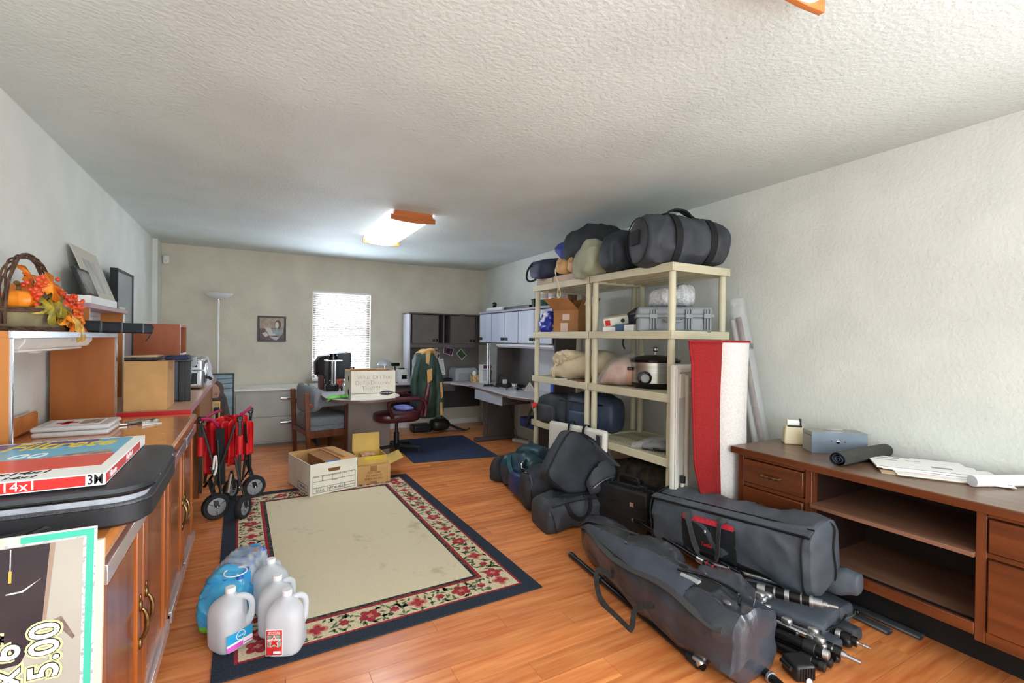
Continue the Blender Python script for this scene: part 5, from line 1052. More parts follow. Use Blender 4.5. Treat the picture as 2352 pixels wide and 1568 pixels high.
one('paper_pyramid', MB().add([(3.05, 5.22, DZ2), (3.17, 5.14, DZ2), (3.23, 5.26, DZ2), (3.11, 5.34, DZ2), (3.14, 5.24, DZ2+.11)], [(0, 1, 4), (1, 2, 4), (2, 3, 4), (3, 0, 4), (3, 2, 1, 0)]), M('pyramid_stone', (196, 190, 176), .7, var=.15, vs=60), 'small stone coloured pyramid on the return desk', 'ornament')
one('blue_binder', MB().box(2.98, 3.20, 4.46, 4.52, DZ2, DZ2+.15), M('bright_blue', (40, 84, 190), .5), 'bright blue binder at the near end of the return desk', 'binder', bev=.003)
one('document_tray', MB().box(2.98, 3.24, 5.55, 5.9, DZ2, DZ2+.04), black_pl, 'low black tray at the back of the return desk', 'tray', bev=.01)
t = thing('power_adapter', 'white plug adapter with black cord on the black tray', 'adapter', (3.06, 5.78, DZ2+.04)); mk('plug', MB().box(3.03, 3.08, 5.75, 5.79, DZ2+.04, DZ2+.10), white_pl, t, bev=.004); mk('cord', MB().tube(cr([(3.055, 5.77, DZ2+.10), (3.05, 5.80, DZ2+.16), (3.03, 5.86, DZ2+.15), (3.02, 5.90, DZ2+.05)], 6), .004, 6), black_pl, t)
m = MB()
for k_ in range(4): m.tube(cr([(2.80+.04*k_, 5.92-.05*k_, DZ2+.004), (2.86+.03*k_, 5.80+.03*k_, DZ2+.012), (2.92, 5.86-.06*k_, DZ2+.006), (2.98-.02*k_, 5.76, DZ2+.01)], 6), .004, 6)
one('cable_tangle', m, black_pl, 'black cables tangled around the lamp pole foot on desk', 'cable')
t = thing('desk_phone', 'dark phone with a red stripe left of the printer', 'phone', (2.6, 6.9, DZ2)); mk('base', MB().box(2.48, 2.70, 6.80, 6.98, DZ2, DZ2+.05), black_pl, t, bev=.012); mk('handset', MB().box(2.47, 2.53, 6.80, 6.99, DZ2+.05, DZ2+.085), M('phone_red', (150, 24, 28), .4), t, bev=.01)
t = thing('speaker_box', 'white box device with dark display on the far desk', 'device', (2.0, 6.95, DZ2)); mk('body', MB().box(1.88, 2.02, 6.86, 7.02, DZ2, DZ2+.19), white_pl, t, bev=.008); mk('display', MB().box(1.93, 2.005, 6.856, 6.86, DZ2+.05, DZ2+.11), black_gl, t)
one('black_remote', MB().box(1.91, 1.98, 6.88, 6.98, DZ2+.191, DZ2+.21), black_pl, 'small black remote on the white box device', 'remote', bev=.006)
t = thing('dome_lamp', 'small lamp with silver dome shade on the far desk', 'lamp', (1.72, 7.0, DZ2)); mk('base', MB().lathe([(.06, 0), (.06, .01), (.01, .02)], (1.72, 7.0, DZ2)), silver, t); mk('stem', MB().tube([(1.72, 7.0, DZ2+.015), (1.72, 7.0, DZ2+.27)], .008, 8), silver, t); mk('shade', MB().lathe([(.115, .25), (.11, .265), (.08, .30), (.03, .33), (.006, .335), (.006, .36), (.001, .36)], (1.72, 7.0, DZ2), n=28), M('dome_shade', (190, 192, 196), .4, .5), t)
t = thing('web_camera', 'black clip camera on stalk behind the handwritten box', 'camera', (1.83, 6.85, DZ2)); mk('head', MB().box(1.78, 1.90, 6.85, 6.90, DZ2+.24, DZ2+.29), black_gl, t, bev=.012); mk('stalk', MB().tube([(1.84, 6.87, DZ2), (1.84, 6.87, DZ2+.16), (1.83, 6.87, DZ2+.24)], .012, 8), black_pl, t); mk('foot', MB().lathe([(.04, 0), (.03, .012)], (1.84, 6.87, DZ2)), black_pl, t)
# pinned papers on the tackboard
def pinned(name, label, pts, mt_, cat='photo', inner=None):
    t = thing(name, label, cat, (sum(p[0] for p in pts)/4, 7.158, min(p[1] for p in pts)))
    mk('sheet', MB().prism(pts, (0, 7.1595, 0), (1, 0, 0), (0, 0, 1), (0, -.001, 0)), paper, t, smooth=False)
    cx = sum(p[0] for p in pts)/4; cz = sum(p[1] for p in pts)/4
    mk('print', MB().prism([(cx+(a-cx)*.88, cz+(b-cz)*.86) for a, b in pts], (0, 7.1583, 0), (1, 0, 0), (0, 0, 1), (0, -.0006, 0)), mt_, t, smooth=False)
    return t
pinned('photograph', 'dark photo print with pink shapes pinned on the tackboard', [(2.68, 1.165), (2.83, 1.12), (2.86, 1.235), (2.69, 1.26)], M('photo_dark', (44, 34, 56), .4, c2=(176, 70, 120), vs=18, lo=.5, hi=.6))
pinned('photograph', 'tilted green photo print pinned on the tackboard', [(2.90, 1.155), (3.0, 1.045), (3.08, 1.13), (2.98, 1.235)], M('photo_green', (34, 52, 58), .4, c2=(96, 116, 60), vs=22))
pinned('photograph', 'upright photo of a dark-haired person pinned near the jacket', [(2.52, 1.06), (2.62, 1.06), (2.62, 1.27), (2.52, 1.27)], M('photo_person', (190, 186, 176), .4, c2=(70, 40, 40), vs=16, lo=.5, hi=.55))
pinned('memo_sheet', 'white memo sheet pinned below the upright photo', [(2.58, .80), (2.72, .82), (2.68, 1.075), (2.56, 1.06)], M('memo_print', (226, 226, 222), .7, c2=(196, 196, 200), vs=8, stretch=(1, 1, 12)), 'paper')
# under the desk
one('power_supply', MB().box(2.10, 2.38, 6.78, 7.02, 0, .11), black_pl, 'flat black power supply on the floor under far desk', 'power supply', bev=.025, seg=3)
t = thing('adapter_bag', 'rounded black case with cords under the far desk', 'case', (2.55, 6.85, 0)); mk('case', MB().ball((2.52, 6.86, .09), (.15, .12, .085), 14, 3.2), black_pl, t)
m = MB()
for k_ in range(4): m.tube(cr([(2.40, 6.80+.02*k_, .10), (2.45, 6.76, .16+.02*k_), (2.55, 6.78, .17+.015*k_), (2.64+.02*k_, 6.8, .08), (2.78+.03*k_, 6.72-.03*k_, .012)], 6), .006, 6)
mk('cord', m, black_pl, t)
one('floor_cable', MB().tube(cr([(2.2, 6.74, .008), (2.4, 6.66, .008), (2.6, 6.72, .008), (2.85, 6.66, .008), (3.0, 6.8, .008)], 6), .006, 6), black_pl, 'black cable running over the floor under the far desk', 'cable')
t = thing('power_strip', 'white power strip on the floor beside the desk foot', 'power strip', (3.22, 5.62, 0)); mk('strip', MB().obox((3.22, 5.58, .02), (.05, -.13, 0), (.025, .01, 0), (0, 0, .02)), white_pl, t, bev=.004); mk('cord', MB().tube(cr([(3.21, 5.64, .035), (3.16, 5.70, .25), (3.12, 5.72, .5), (3.13, 5.72, .7)], 6), .005, 6), black_pl, t)
one('blue_bin', MB().box(3.0, 3.27, 4.7, 5.25, .30, .42), M('bin_blue', (52, 72, 150), .45), 'dark blue plastic tray hung under the return desk', 'tray', bev=.02, seg=3)
# ================================================================== office chair with jacket
oc = thing('office_chair', 'burgundy leather swivel chair facing the round desk end', 'chair', (1.56, 5.72, 0))
lea = M('burgundy_leather', (62, 20, 26), .32, c2=(84, 32, 38), vs=6, coat=.2); blk_b = M('base_black', (30, 30, 34), .4)
cx, cy = 1.56, 5.74
for k_ in range(5):
    a = math.radians(-28+72*k_); d = V((math.cos(a), math.sin(a), 0)); e = V((cx, cy, 0))+d*.29
    mk('base_arm', MB().hexa([V((cx, cy, .075))+V((-d.y, d.x, 0))*.03, V((cx, cy, .075))-V((-d.y, d.x, 0))*.03, e-V((-d.y, d.x, 0))*.018+V((0, 0, .06)), e+V((-d.y, d.x, 0))*.018+V((0, 0, .06)), V((cx, cy, .12))+V((-d.y, d.x, 0))*.03, V((cx, cy, .12))-V((-d.y, d.x, 0))*.03, e-V((-d.y, d.x, 0))*.018+V((0, 0, .085)), e+V((-d.y, d.x, 0))*.018+V((0, 0, .085))]), blk_b, oc, bev=.005)
    cs = mk('caster', MB().lathe([(.026, -.022), (.028, -.006), (.028, .006), (.026, .022)], e+V((0, 0, .0285)), (-d.y, d.x, .0), 16), black_pl, oc)
mk('column', MB().tube([(cx, cy, .08), (cx, cy, .25)], .032, 14).tube([(cx, cy, .25), (cx, cy, .40)], .020, 14), blk_b, oc)
mk('seat_plate', MB().box(cx-.12, cx+.14, cy-.1, cy+.1, .38, .41), blk_b, oc, bev=.006)
mk('seat', MB().ball((cx-.02, cy, .46), (.27, .26, .07), 18, 4), lea, oc)
m = soft([(V((cx+.24, cy, .46)), V((0, .24, 0)), V((.05, 0, 0)), 3.5), (V((cx+.29, cy, .65)), V((0, .26, 0)), V((.055, 0, 0)), 3.5), (V((cx+.33, cy, .9)), V((0, .25, 0)), V((.05, 0, 0)), 3.5), (V((cx+.36, cy, 1.16)), V((0, .21, 0)), V((.04, 0, 0)), 3)], 28, 8, .004, 8)
mk('backrest', m, lea, oc)
for s_ in (-1, 1):
    yy = cy+s_*.29
    mk('armrest', MB().tube(cr([(cx+.26, yy, .47), (cx+.27, yy, .60), (cx+.20, yy, .675), (cx-.10, yy, .67), (cx-.17, yy, .62), (cx-.12, yy, .47)], 6), .022, 8), lea, oc)
    mk('arm_pad', MB().box(cx-.14, cx+.2, yy-.03, yy+.03, .665, .71), lea, oc, bev=.015, seg=3)
jk = thing('jacket', 'dark green jacket with tan patches hung over the burgundy chair back', 'jacket', (1.93, 5.72, .42))
jg = M('jacket_green', (32, 52, 46), .6, c2=(46, 68, 60), vs=5, bump=.2, bs=40); jt = M('jacket_tan', (190, 150, 92), .7, var=.06, vs=8)
m = soft([(V((1.93, 5.70, .44)), V((.13, .08, 0)), V((-.05, .10, 0)), 2.4), (V((1.92, 5.70, .60)), V((.15, .10, 0)), V((-.06, .16, 0)), 2.4), (V((1.91, 5.71, .85)), V((.14, .10, 0)), V((-.06, .20, 0)), 2.4), (V((1.90, 5.72, 1.08)), V((.12, .10, 0)), V((-.05, .22, 0)), 2.4), (V((1.90, 5.72, 1.20)), V((.10, .07, 0)), V((-.03, .18, 0)), 2.4), (V((1.90, 5.72, 1.245)), V((.05, .04, 0)), V((-.02, .08, 0)), 2.2)], 44, 10, .022, 7, 3, .3, (1.6, 1.6, .5))
for fi, f_ in enumerate(m.f):
    c_ = sum((m.v[i] for i in f_), V())/len(f_)
    if c_.z > 1.215: m.m[fi] = 1
mk('body', m, [jg, jt], jk, ang=80)
mk('sleeve', soft([(V((2.03, 5.56, .43)), V((.05, .02, 0)), V((-.01, .045, 0)), 2.2), (V((2.04, 5.56, .62)), V((.06, .02, 0)), V((-.01, .05, 0)), 2.2), (V((2.02, 5.57, .88)), V((.065, .02, 0)), V((-.01, .06, 0)), 2.2), (V((1.97, 5.62, 1.14)), V((.06, .03, 0)), V((-.01, .07, 0)), 2.2)], 24, 8, .012, 11, 5, .3), jg, jk)
mk('sleeve', soft([(V((1.74, 5.60, .70)), V((.04, .02, 0)), V((-.01, .045, 0)), 2.2), (V((1.74, 5.62, .9)), V((.05, .02, 0)), V((-.01, .06, 0)), 2.2), (V((1.82, 5.66, 1.16)), V((.05, .03, 0)), V((-.01, .07, 0)), 2.2)], 24, 8, .012, 11, 6, .3), jg, jk)
def patch(pts, dy): mk('patch', MB().prism([(a, b) for a, b in pts], (0, dy, 0), (1, .18, 0), (0, 0, 1), (0, -.006, 0)), jt, jk, bev=.002)
patch([(1.83, 1.02), (1.90, 1.04), (1.90, .90), (1.84, .86)], 5.10); patch([(1.83, 1.245), (1.89, 1.245), (1.87, 1.08), (1.83, 1.10)], 5.14)
patch([(2.015, .86), (2.045, .87), (2.06, .68), (2.03, .66)], 5.125); patch([(2.02, .62), (2.05, .62), (2.06, .46), (2.025, .46)], 5.125)
mk('collar', MB().tube(cr([(1.83, 5.60, 1.20), (1.88, 5.56, 1.25), (1.95, 5.57, 1.25), (1.99, 5.62, 1.19)], 6), .022, 8), jt, jk)
one('blue_cloth', MB().ball((1.64, 5.74, .545), (.11, .17, .025), 14, 2.6, disp=lambda p: p*(1+.18*noise.noise(p*16))), M('periwinkle_cloth', (120, 124, 190), .6, var=.1, vs=10), 'folded periwinkle cloth lying on the burgundy chair seat', 'cloth')
# ================================================================== plastic utility shelves
SX0, SX1 = 2.48, 3.07; SZ = [1.935, 1.472, 1.04, .60]
put = tan_pl
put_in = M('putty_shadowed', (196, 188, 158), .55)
def shelf_unit(y0, y1, label):
    t = thing('utility_shelf', label, 'shelf', ((SX0+SX1)/2, (y0+y1)/2, 0), group='putty plastic utility shelves')
    for z in SZ:
        s_ = mk('shelf_board', MB().box(SX0+.012, SX1-.012, y0+.012, y1-.012, z-.022, z-.010), put, t, smooth=False)
        th = .058
        mk('shelf_rim', MB().box(SX0, SX0+.014, y0, y1, z-th, z).box(SX1-.014, SX1, y0, y1, z-th, z).box(SX0+.014, SX1-.014, y0, y0+.014, z-th, z).box(SX0+.014, SX1-.014, y1-.014, y1, z-th, z), put, s_, bev=.004)
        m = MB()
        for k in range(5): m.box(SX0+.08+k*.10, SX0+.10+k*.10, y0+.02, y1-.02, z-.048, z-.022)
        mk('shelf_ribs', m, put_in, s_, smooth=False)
        if z < .7:   # perforated top visible
            m = MB()
            for k in range(26):
                for q in range(3):
                    for r_ in range(2): m.box(SX0+.10+q*.16+r_*.035, SX0+.118+q*.16+r_*.035, y0+.05+k*.031, y0+.062+k*.031, z-.0101, z-.0094)
            tag(mk('slot_pattern', m, M('slot_dark', (120, 112, 90), .8), s_, smooth=False), kind='stuff')
    for x in (SX0+.038, SX1-.038):
        for y in (y0+.038, y1-.038):
            for i_, (za, zb) in enumerate(((0, SZ[3]-.058), (SZ[3], SZ[2]-.058), (SZ[2], SZ[1]-.058), (SZ[1], SZ[0]-.058))):
                zt0 = za if i_ == 0 else za-.012
                mk('post', MB().lathe([(.024, zt0), (.024, za+.02), (.0265, (za+zb)/2), (.024, zb)], (x, y, 0), n=16), put, t)
    return t
shelf_unit(2.29, 3.19, 'near putty plastic shelf unit holding case, slow cooker and duffels')
shelf_unit(3.205, 4.105, 'far putty plastic shelf unit holding cardboard box and cream sack')
T0 = SZ[0]
# ---- top shelf
one('flat_carton', MB().box(2.50, 2.80, 3.78, 4.06, T0, T0+.055), M('buff_board', (186, 168, 146), .8), 'flat buff carton at the far end of top shelf', 'carton', group='flat cartons on top shelf', bev=.003)
one('flat_carton', MB().box(2.50, 2.82, 3.42, 3.765, T0, T0+.06), M('buff_board2', (196, 174, 156), .8), 'flat pinkish carton under the tan drawstring pouches', 'carton', group='flat cartons on top shelf', bev=.003)
nb = thing('navy_bag', 'small navy bag with black strap at the far end of top shelf', 'bag', (2.62, 3.9, T0+.056))
navy_fab = M('navy_nylon', (30, 38, 62), .55, c2=(40, 50, 78), vs=6, bump=.1, bs=200)
mk('body', soft([(V((2.44, 3.98, T0+.145)), V((0, .10, 0)), V((0, 0, .088)), 3), (V((2.56, 3.92, T0+.155)), V((0, .14, 0)), V((0, 0, .098)), 3), (V((2.75, 3.86, T0+.15)), V((0, .13, 0)), V((0, 0, .09)), 3)], 28, 8, .012, 11), navy_fab, nb)
mk('strap', MB().tube(cr([(2.42, 4.02, T0+.21), (2.38, 4.04, T0+.14), (2.37, 4.04, T0+.06), (2.39, 4.0, T0+.03), (2.43, 3.96, T0+.05)], 6), .010, 7), blk_web, nb)
rb = thing('blue_sack', 'royal blue sack tucked behind the black round bag on top shelf', 'sack', (2.8, 3.85, T0+.2))
mk('body', soft([(V((2.70, 3.80, T0+.26)), V((0, .09, 0)), V((0, 0, .08)), 2.4), (V((2.72, 3.86, T0+.36)), V((0, .12, 0)), V((.10, 0, .02)), 2.4), (V((2.74, 3.93, T0+.43)), V((0, .10, 0)), V((.07, 0, .03)), 2.2)], 24, 8, .014, 10), M('royal_blue', (30, 48, 140), .5, c2=(40, 62, 160), vs=6), rb)
bg = thing('black_sack', 'big rounded black sack at the back of top shelf', 'sack', (2.8, 3.45, T0))
mk('body', soft([(V((2.60, 3.66, T0+.24)), V((.10, .12, 0)), V((0, 0, .20)), 2.4), (V((2.72, 3.50, T0+.26)), V((.17, .17, 0)), V((0, 0, .25)), 2.5), (V((2.86, 3.34, T0+.245)), V((.18, .17, 0)), V((0, 0, .235)), 2.5), (V((2.96, 3.16, T0+.20)), V((.12, .12, 0)), V((0, 0, .18)), 2.3)], 44, 12, .020, 6, 2, ridge=True), blk_fab2, bg)
tan_cl = M('tan_canvas', (204, 166, 116), .8, var=.08, vs=9)
for c_, s_, lb in (((2.52, 3.60, T0+.135), 1.0, 'tan drawstring pouch nearest the far end of top shelf'), ((2.53, 3.44, T0+.125), .92, 'peach drawstring pouch beside the olive sack')):
    t = thing('drawstring_pouch', lb, 'pouch', c_, group='drawstring pouches on top shelf')
    c_ = V(c_)
    mk('body', MB().ball(c_, (.085*s_, .085*s_, .072*s_), 14, 2.3, disp=lambda p: p*(1+.16*noise.noise(p*22))), tan_cl if s_ == 1 else M('peach_canvas', (214, 176, 146), .8, var=.08, vs=9), t)
    mk('neck', MB().lathe([(.03, .05), (.018, .07), (.03, .09), (.02, .095)], c_, (-.8, -.1, .45), 14), tan_cl, t)
    if s_ == 1:
        m = MB()
        for k in (0, 1): m.tube(cr([c_+V((-.07, .0, .03)), c_+V((-.11, .0, -.05)), (2.455, 3.60+.01*k, T0-.05), (2.452, 3.575+.05*k, T0-.13), (2.453, 3.60, T0-.155), (2.453, 3.615, T0-.10), (2.455, 3.61, T0-.02)], 6), .0045, 6)
        mk('cord', m, M('cream_cord', (214, 200, 170), .8), t)
ol = thing('olive_sack', 'pale olive cloth sack overhanging the front of top shelf', 'sack', (2.52, 3.2, T0))
olm = M('olive_cloth', (148, 152, 128), .75, c2=(172, 174, 150), vs=6)
mk('body', soft([(V((2.43, 3.30, T0+.10)), V((.04, .09, 0)), V((0, 0, .10)), 2.4), (V((2.48, 3.22, T0+.15)), V((.09, .13, 0)), V((0, 0, .155)), 2.4), (V((2.60, 3.14, T0+.14)), V((.08, .12, 0)), V((0, 0, .13)), 2.4), (V((2.68, 3.08, T0+.13)), V((.05, .06, 0)), V((0, 0, .07)), 2.2)], 36, 10, .018, 8, 4, ridge=True), olm, ol)
b2 = thing('black_duffel', 'black duffel lying across the top shelf beside the olive sack', 'duffel', (2.66, 2.98, T0))
mk('body', soft([(V((2.40, 2.88, T0+.135)), V((.02, .10, 0)), V((0, 0, .125)), 2.6), (V((2.52, 2.90, T0+.16)), V((.02, .13, 0)), V((0, 0, .155)), 2.6), (V((2.78, 2.92, T0+.18)), V((.02, .14, 0)), V((0, 0, .175)), 2.6), (V((3.0, 2.95, T0+.17)), V((.02, .12, 0)), V((0, 0, .16)), 2.6)], 36, 10, .014, 7, 7, ridge=True), blk_fab2, b2)
dr_ = thing('rolled_duffel', 'large black cylindrical duffel with carry strap at near end of top shelf', 'duffel', (2.7, 2.45, T0))
A_, B_ = V((2.41, 2.52, T0+.168)), V((3.0, 2.35, T0+.172)); ax = (B_-A_).normalized(); sd_ = ax.cross(V((0, 0, 1)))
mk('body', soft([(A_, sd_*.165, V((0, 0, .168)), 2.2), (A_+(B_-A_)*.15, sd_*.185, V((0, 0, .186)), 2.2), (A_+(B_-A_)*.5, sd_*.18, V((0, 0, .182)), 2.2), (A_+(B_-A_)*.72, sd_*.165, V((0, 0, .165)), 2.2), (A_+(B_-A_)*.78, sd_*.155, V((0, 0, .15)), 2.2), (A_+(B_-A_)*.84, sd_*.165, V((0, 0, .158)), 2.2), (B_, sd_*.145, V((0, 0, .14)), 2.2)], 52, 12, .012, 7, 8, .25, ridge=True), blk_fab, dr_)
for f_ in (.30, .76):
    c_ = A_+(B_-A_)*f_; k = .201 if f_ < .5 else .178
    mk('band', MB().strap([c_+(sd_*math.cos(a)+V((0, 0, 1))*math.sin(a))*k for a in [q*2*math.pi/32 for q in range(33)]], .05, .004, lambda i: (sd_*math.cos(i*2*math.pi/32)+V((0, 0, 1))*math.sin(i*2*math.pi/32))), blk_web, dr_)
c_ = A_+(B_-A_)*.30; e_ = A_+(B_-A_)*.72
mk('carry_strap', MB().strap(cr([c_+V((0, 0, .18)), c_+V((.03, -.02, .225)), (c_+e_)/2+V((0, 0, .235)), e_+V((-.05, .04, .215)), e_+V((0, 0, .17))], 6), .05, .012, (0, 0, 1)), blk_web, dr_)
mk('end_seam', MB().tube([A_-ax*.03+(sd_*math.cos(a)+V((0, 0, 1))*math.sin(a))*.16 for a in [q*2*math.pi/32 for q in range(33)]], .004, 6), blk_web, dr_)
mk('end_pocket', MB().obox(A_-ax*.052+V((0, 0, .02)), sd_*.06, V((0, 0, .05)), ax*.004), blk_web, dr_, bev=.003)
# ---- second shelf
Z2 = SZ[1]-.010
cb = thing('open_carton', 'open cardboard box with raised flaps on the far shelf unit', 'carton', (2.75, 3.62, Z2))
a = V((2.52, 3.78, Z2)); u = V((.26, -.30, 0)).normalized(); v_ = V((.30, .26, 0)).normalized(); W_, D_, H_ = .27, .30, .215
u = V((.12, -.30, 0)).normalized(); v_ = V((u.y*-1, u.x, 0))
def CB(p, q, r): return a+u*p+v_*q+V((0, 0, r))
def cbx(p0, p1, q0, q1, r0, r1): return MB().hexa([CB(p0, q0, r0), CB(p1, q0, r0), CB(p1, q1, r0), CB(p0, q1, r0), CB(p0, q0, r1), CB(p1, q0, r1), CB(p1, q1, r1), CB(p0, q1, r1)])
for nm, q in (('wall', (0, W_, 0, .005)), ('wall', (0, W_, D_-.005, D_)), ('wall', (0, .005, .005, D_-.005)), ('wall', (W_-.005, W_, .005, D_-.005))): mk(nm, cbx(*q, 0, H_), card_d, cb)
mk('bottom', cbx(.005, W_-.005, .005, D_-.005, 0, .005), card, cb)
def flapq(p, q, r, s_): mk('flap', MB().hexa([p, q, r, s_]+[x+V((.003, .003, .003)) for x in (p, q, r, s_)]), card_d, cb)
flapq(CB(0, 0, H_), CB(W_, 0, H_), CB(W_-.05, -.10, H_+.10), CB(-.05, -.10, H_+.10))
flapq(CB(0, D_, H_), CB(W_, D_, H_), CB(W_, D_+.05, H_+.12), CB(0, D_+.05, H_+.12))
flapq(CB(W_, 0, H_), CB(W_, D_, H_), CB(W_+.06, D_, H_+.12), CB(W_+.06, 0, H_+.12))
flapq(CB(0, 0, H_), CB(0, D_, H_), CB(-.03, D_, H_+.12), CB(-.03, 0, H_+.12))
mk('paper_label', cbx(.10, .18, -.001, 0, .12, .18), M('label_pinkish', (214, 186, 172), .7), cb); mk('paper_label', cbx(.08, .16, -.001, 0, .015, .095), M('label_pinkish', (214, 186, 172), .7), cb)
mk('shipping_label', MB().add([CB(W_+.025, .06, H_+.045), CB(W_+.025, .25, H_+.045), CB(W_+.062, .25, H_+.118), CB(W_+.062, .06, H_+.118)], [(0, 1, 2, 3)]), paper, cb)
bb_ = thing('blue_bundle', 'royal blue and white wrapped bundle beside the open cardboard box', 'bundle', (2.56, 3.95, Z2))
mk('body', soft([(V((2.57, 3.95, Z2+.005)), V((.07, 0, 0)), V((0, .07, 0)), 2.2), (V((2.57, 3.95, Z2+.10)), V((.08, 0, 0)), V((0, .085, 0)), 2.2), (V((2.58, 3.95, Z2+.20)), V((.06, 0, 0)), V((0, .06, 0)), 2.2)], 24, 8, .022, 17, 9), M('blue_white_film', (34, 48, 150), .25, c2=(206, 210, 224), vs=11, lo=.52, hi=.58), bb_)
one('red_book', MB().box(2.95, 3.03, 4.045, 4.075, Z2, Z2+.33), M('book_red', (110, 22, 30), .6), 'dark red book standing at the back of the far shelf', 'book')
one('foam_board', MB().box(2.99, 3.005, 3.86, 4.035, Z2, Z2+.34), white_pl, 'white foam board standing behind the open cardboard box', 'board')
ps = thing('power_outlet_box', 'white outlet box with red switches on the near shelf', 'outlet box', (2.58, 3.02, Z2))
Mx = frame((2.60, 2.99, Z2+.10), (.42, -.40, .10), (-.1, -.2, 1))
mk('body', MB().box(-.10, .10, -.05, .05, -.035, .035).xf(Mx), M('ivory_plastic', (224, 222, 208), .4), ps, bev=.008)
mk('red_switch', MB().box(-.085, -.045, -.053, -.05, -.025, .02).xf(Mx), red_m, ps, bev=.002)
mk('dial', MB().lathe([(.016, 0), (.016, .006)], (.055, -.05, .0), (0, -1, 0), 14).xf(Mx), black_pl, ps)
m = MB().box(-.10, .14, -.035, .035, -.02, .02); m.xf(frame((2.56, 2.95, Z2+.026), (.45, -.35, .0), (0, 0, 1))); mk('lower_strip', m, M('strip_white', (206, 206, 200), .4), ps, bev=.005)
m = MB()
for k in range(6): m.tube(cr([(2.52+.02*k, 3.02-.03*k, Z2+.012+.004*k), (2.54, 2.94-.02*k, Z2+.04), (2.56+.02*k, 2.86, Z2+.03+.012*(k % 3)), (2.54, 2.80, Z2+.016)], 6), .0045, 6)
mk('cord', m, M('cord_mixed', (120, 120, 118), .5, c2=(30, 30, 32), vs=9, lo=.5, hi=.55), ps)
one('blue_white_box', MB().box(2.53, 2.62, 2.815, 2.915, Z2, Z2+.065), M('two_tone_box', (62, 96, 130), .5), 'small steel blue box on the near shelf beside the cords', 'box', bev=.002)
one('white_meter_box', MB().box(2.52, 2.62, 2.70, 2.805, Z2, Z2+.06), white_pl, 'small white box between blue box and grey case', 'box', bev=.003)
bz = thing('camera_pouch', 'black pouch with grey zips behind the small boxes on shelf', 'pouch', (2.75, 2.85, Z2))
mk('body', soft([(V((2.74, 2.98, Z2+.07)), V((.10, 0, 0)), V((0, 0, .065)), 3), (V((2.76, 2.88, Z2+.105)), V((.11, 0, 0)), V((0, 0, .10)), 3), (V((2.80, 2.76, Z2+.10)), V((.10, 0, 0)), V((0, 0, .095)), 3)], 24, 8, .008, 10), blk_fab2, bz)
mk('zip', MB().tube(cr([(2.65, 2.97, Z2+.10), (2.66, 2.88, Z2+.15), (2.69, 2.78, Z2+.16)], 5), .004, 6), silver, bz)
# grey hard case
hcM = frame((2.755, 2.545, Z2), (.40, -.345, 0), (0, 0, 1)); hc = thing('hard_case', 'grey hard plastic equipment case on the near shelf', 'case', (2.755, 2.545, Z2))
gp_ = M('case_grey', (134, 138, 142), .45, var=.03)
def L(mb): return mb.xf(hcM)
mk('lower_shell', L(MB().box(-.255, .255, -.15, .15, 0, .115)), gp_, hc, bev=.02, seg=3)
mk('lid', L(MB().box(-.258, .258, -.153, .153, .120, .185)), gp_, hc, bev=.02, seg=3)
mk('rim', L(MB().box(-.268, .268, -.163, .163, .106, .130)), gp_, hc, bev=.006)
for xx in (-.14, .10, .225):
    mk('latch', L(MB().box(xx-.028, xx-.018, -.168, -.150, .02, .165).box(xx-.010, xx+.0, -.168, -.150, .02, .165).box(xx+.008, xx+.018, -.168, -.150, .02, .165).box(xx-.03, xx+.02, -.172, -.15, .10, .135)), gp_, hc, bev=.003)
mk('handle', L(MB().tube(cr([(-.07, -.16, .09), (-.06, -.19, .08), (0, -.195, .08), (.04, -.19, .08), (.05, -.16, .09)], 5), .010, 8)), gp_, hc)
bw_ = thing('bubble_wrap_bundle', 'bundle of clear bubble wrap on the grey hard case', 'bundle', (2.75, 2.55, Z2+.186))
bwm = M('bubble_wrap', (206, 208, 210), .2, spec=.8, bump=.7, bs=110, c2=(172, 174, 176), vs=60, lo=.35, hi=.65)
zt = Z2+.186
mk('roll', soft([(V((2.66, 2.66, zt+.065)), V((.05, .05, 0)), V((0, 0, .062)), 2.4), (V((2.70, 2.61, zt+.075)), V((.07, .07, 0)), V((0, 0, .073)), 2.4), (V((2.755, 2.555, zt+.08)), V((.07, .07, 0)), V((0, 0, .078)), 2.4)], 28, 8, .012, 18, 3), bwm, bw_)
mk('roll', soft([(V((2.77, 2.56, zt+.08)), V((.06, .06, 0)), V((0, 0, .078)), 2.4), (V((2.82, 2.50, zt+.09)), V((.07, .07, 0)), V((0, 0, .088)), 2.4), (V((2.86, 2.46, zt+.085)), V((.05, .05, 0)), V((0, 0, .08)), 2.4)], 28, 8, .014, 18, 6), bwm, bw_)
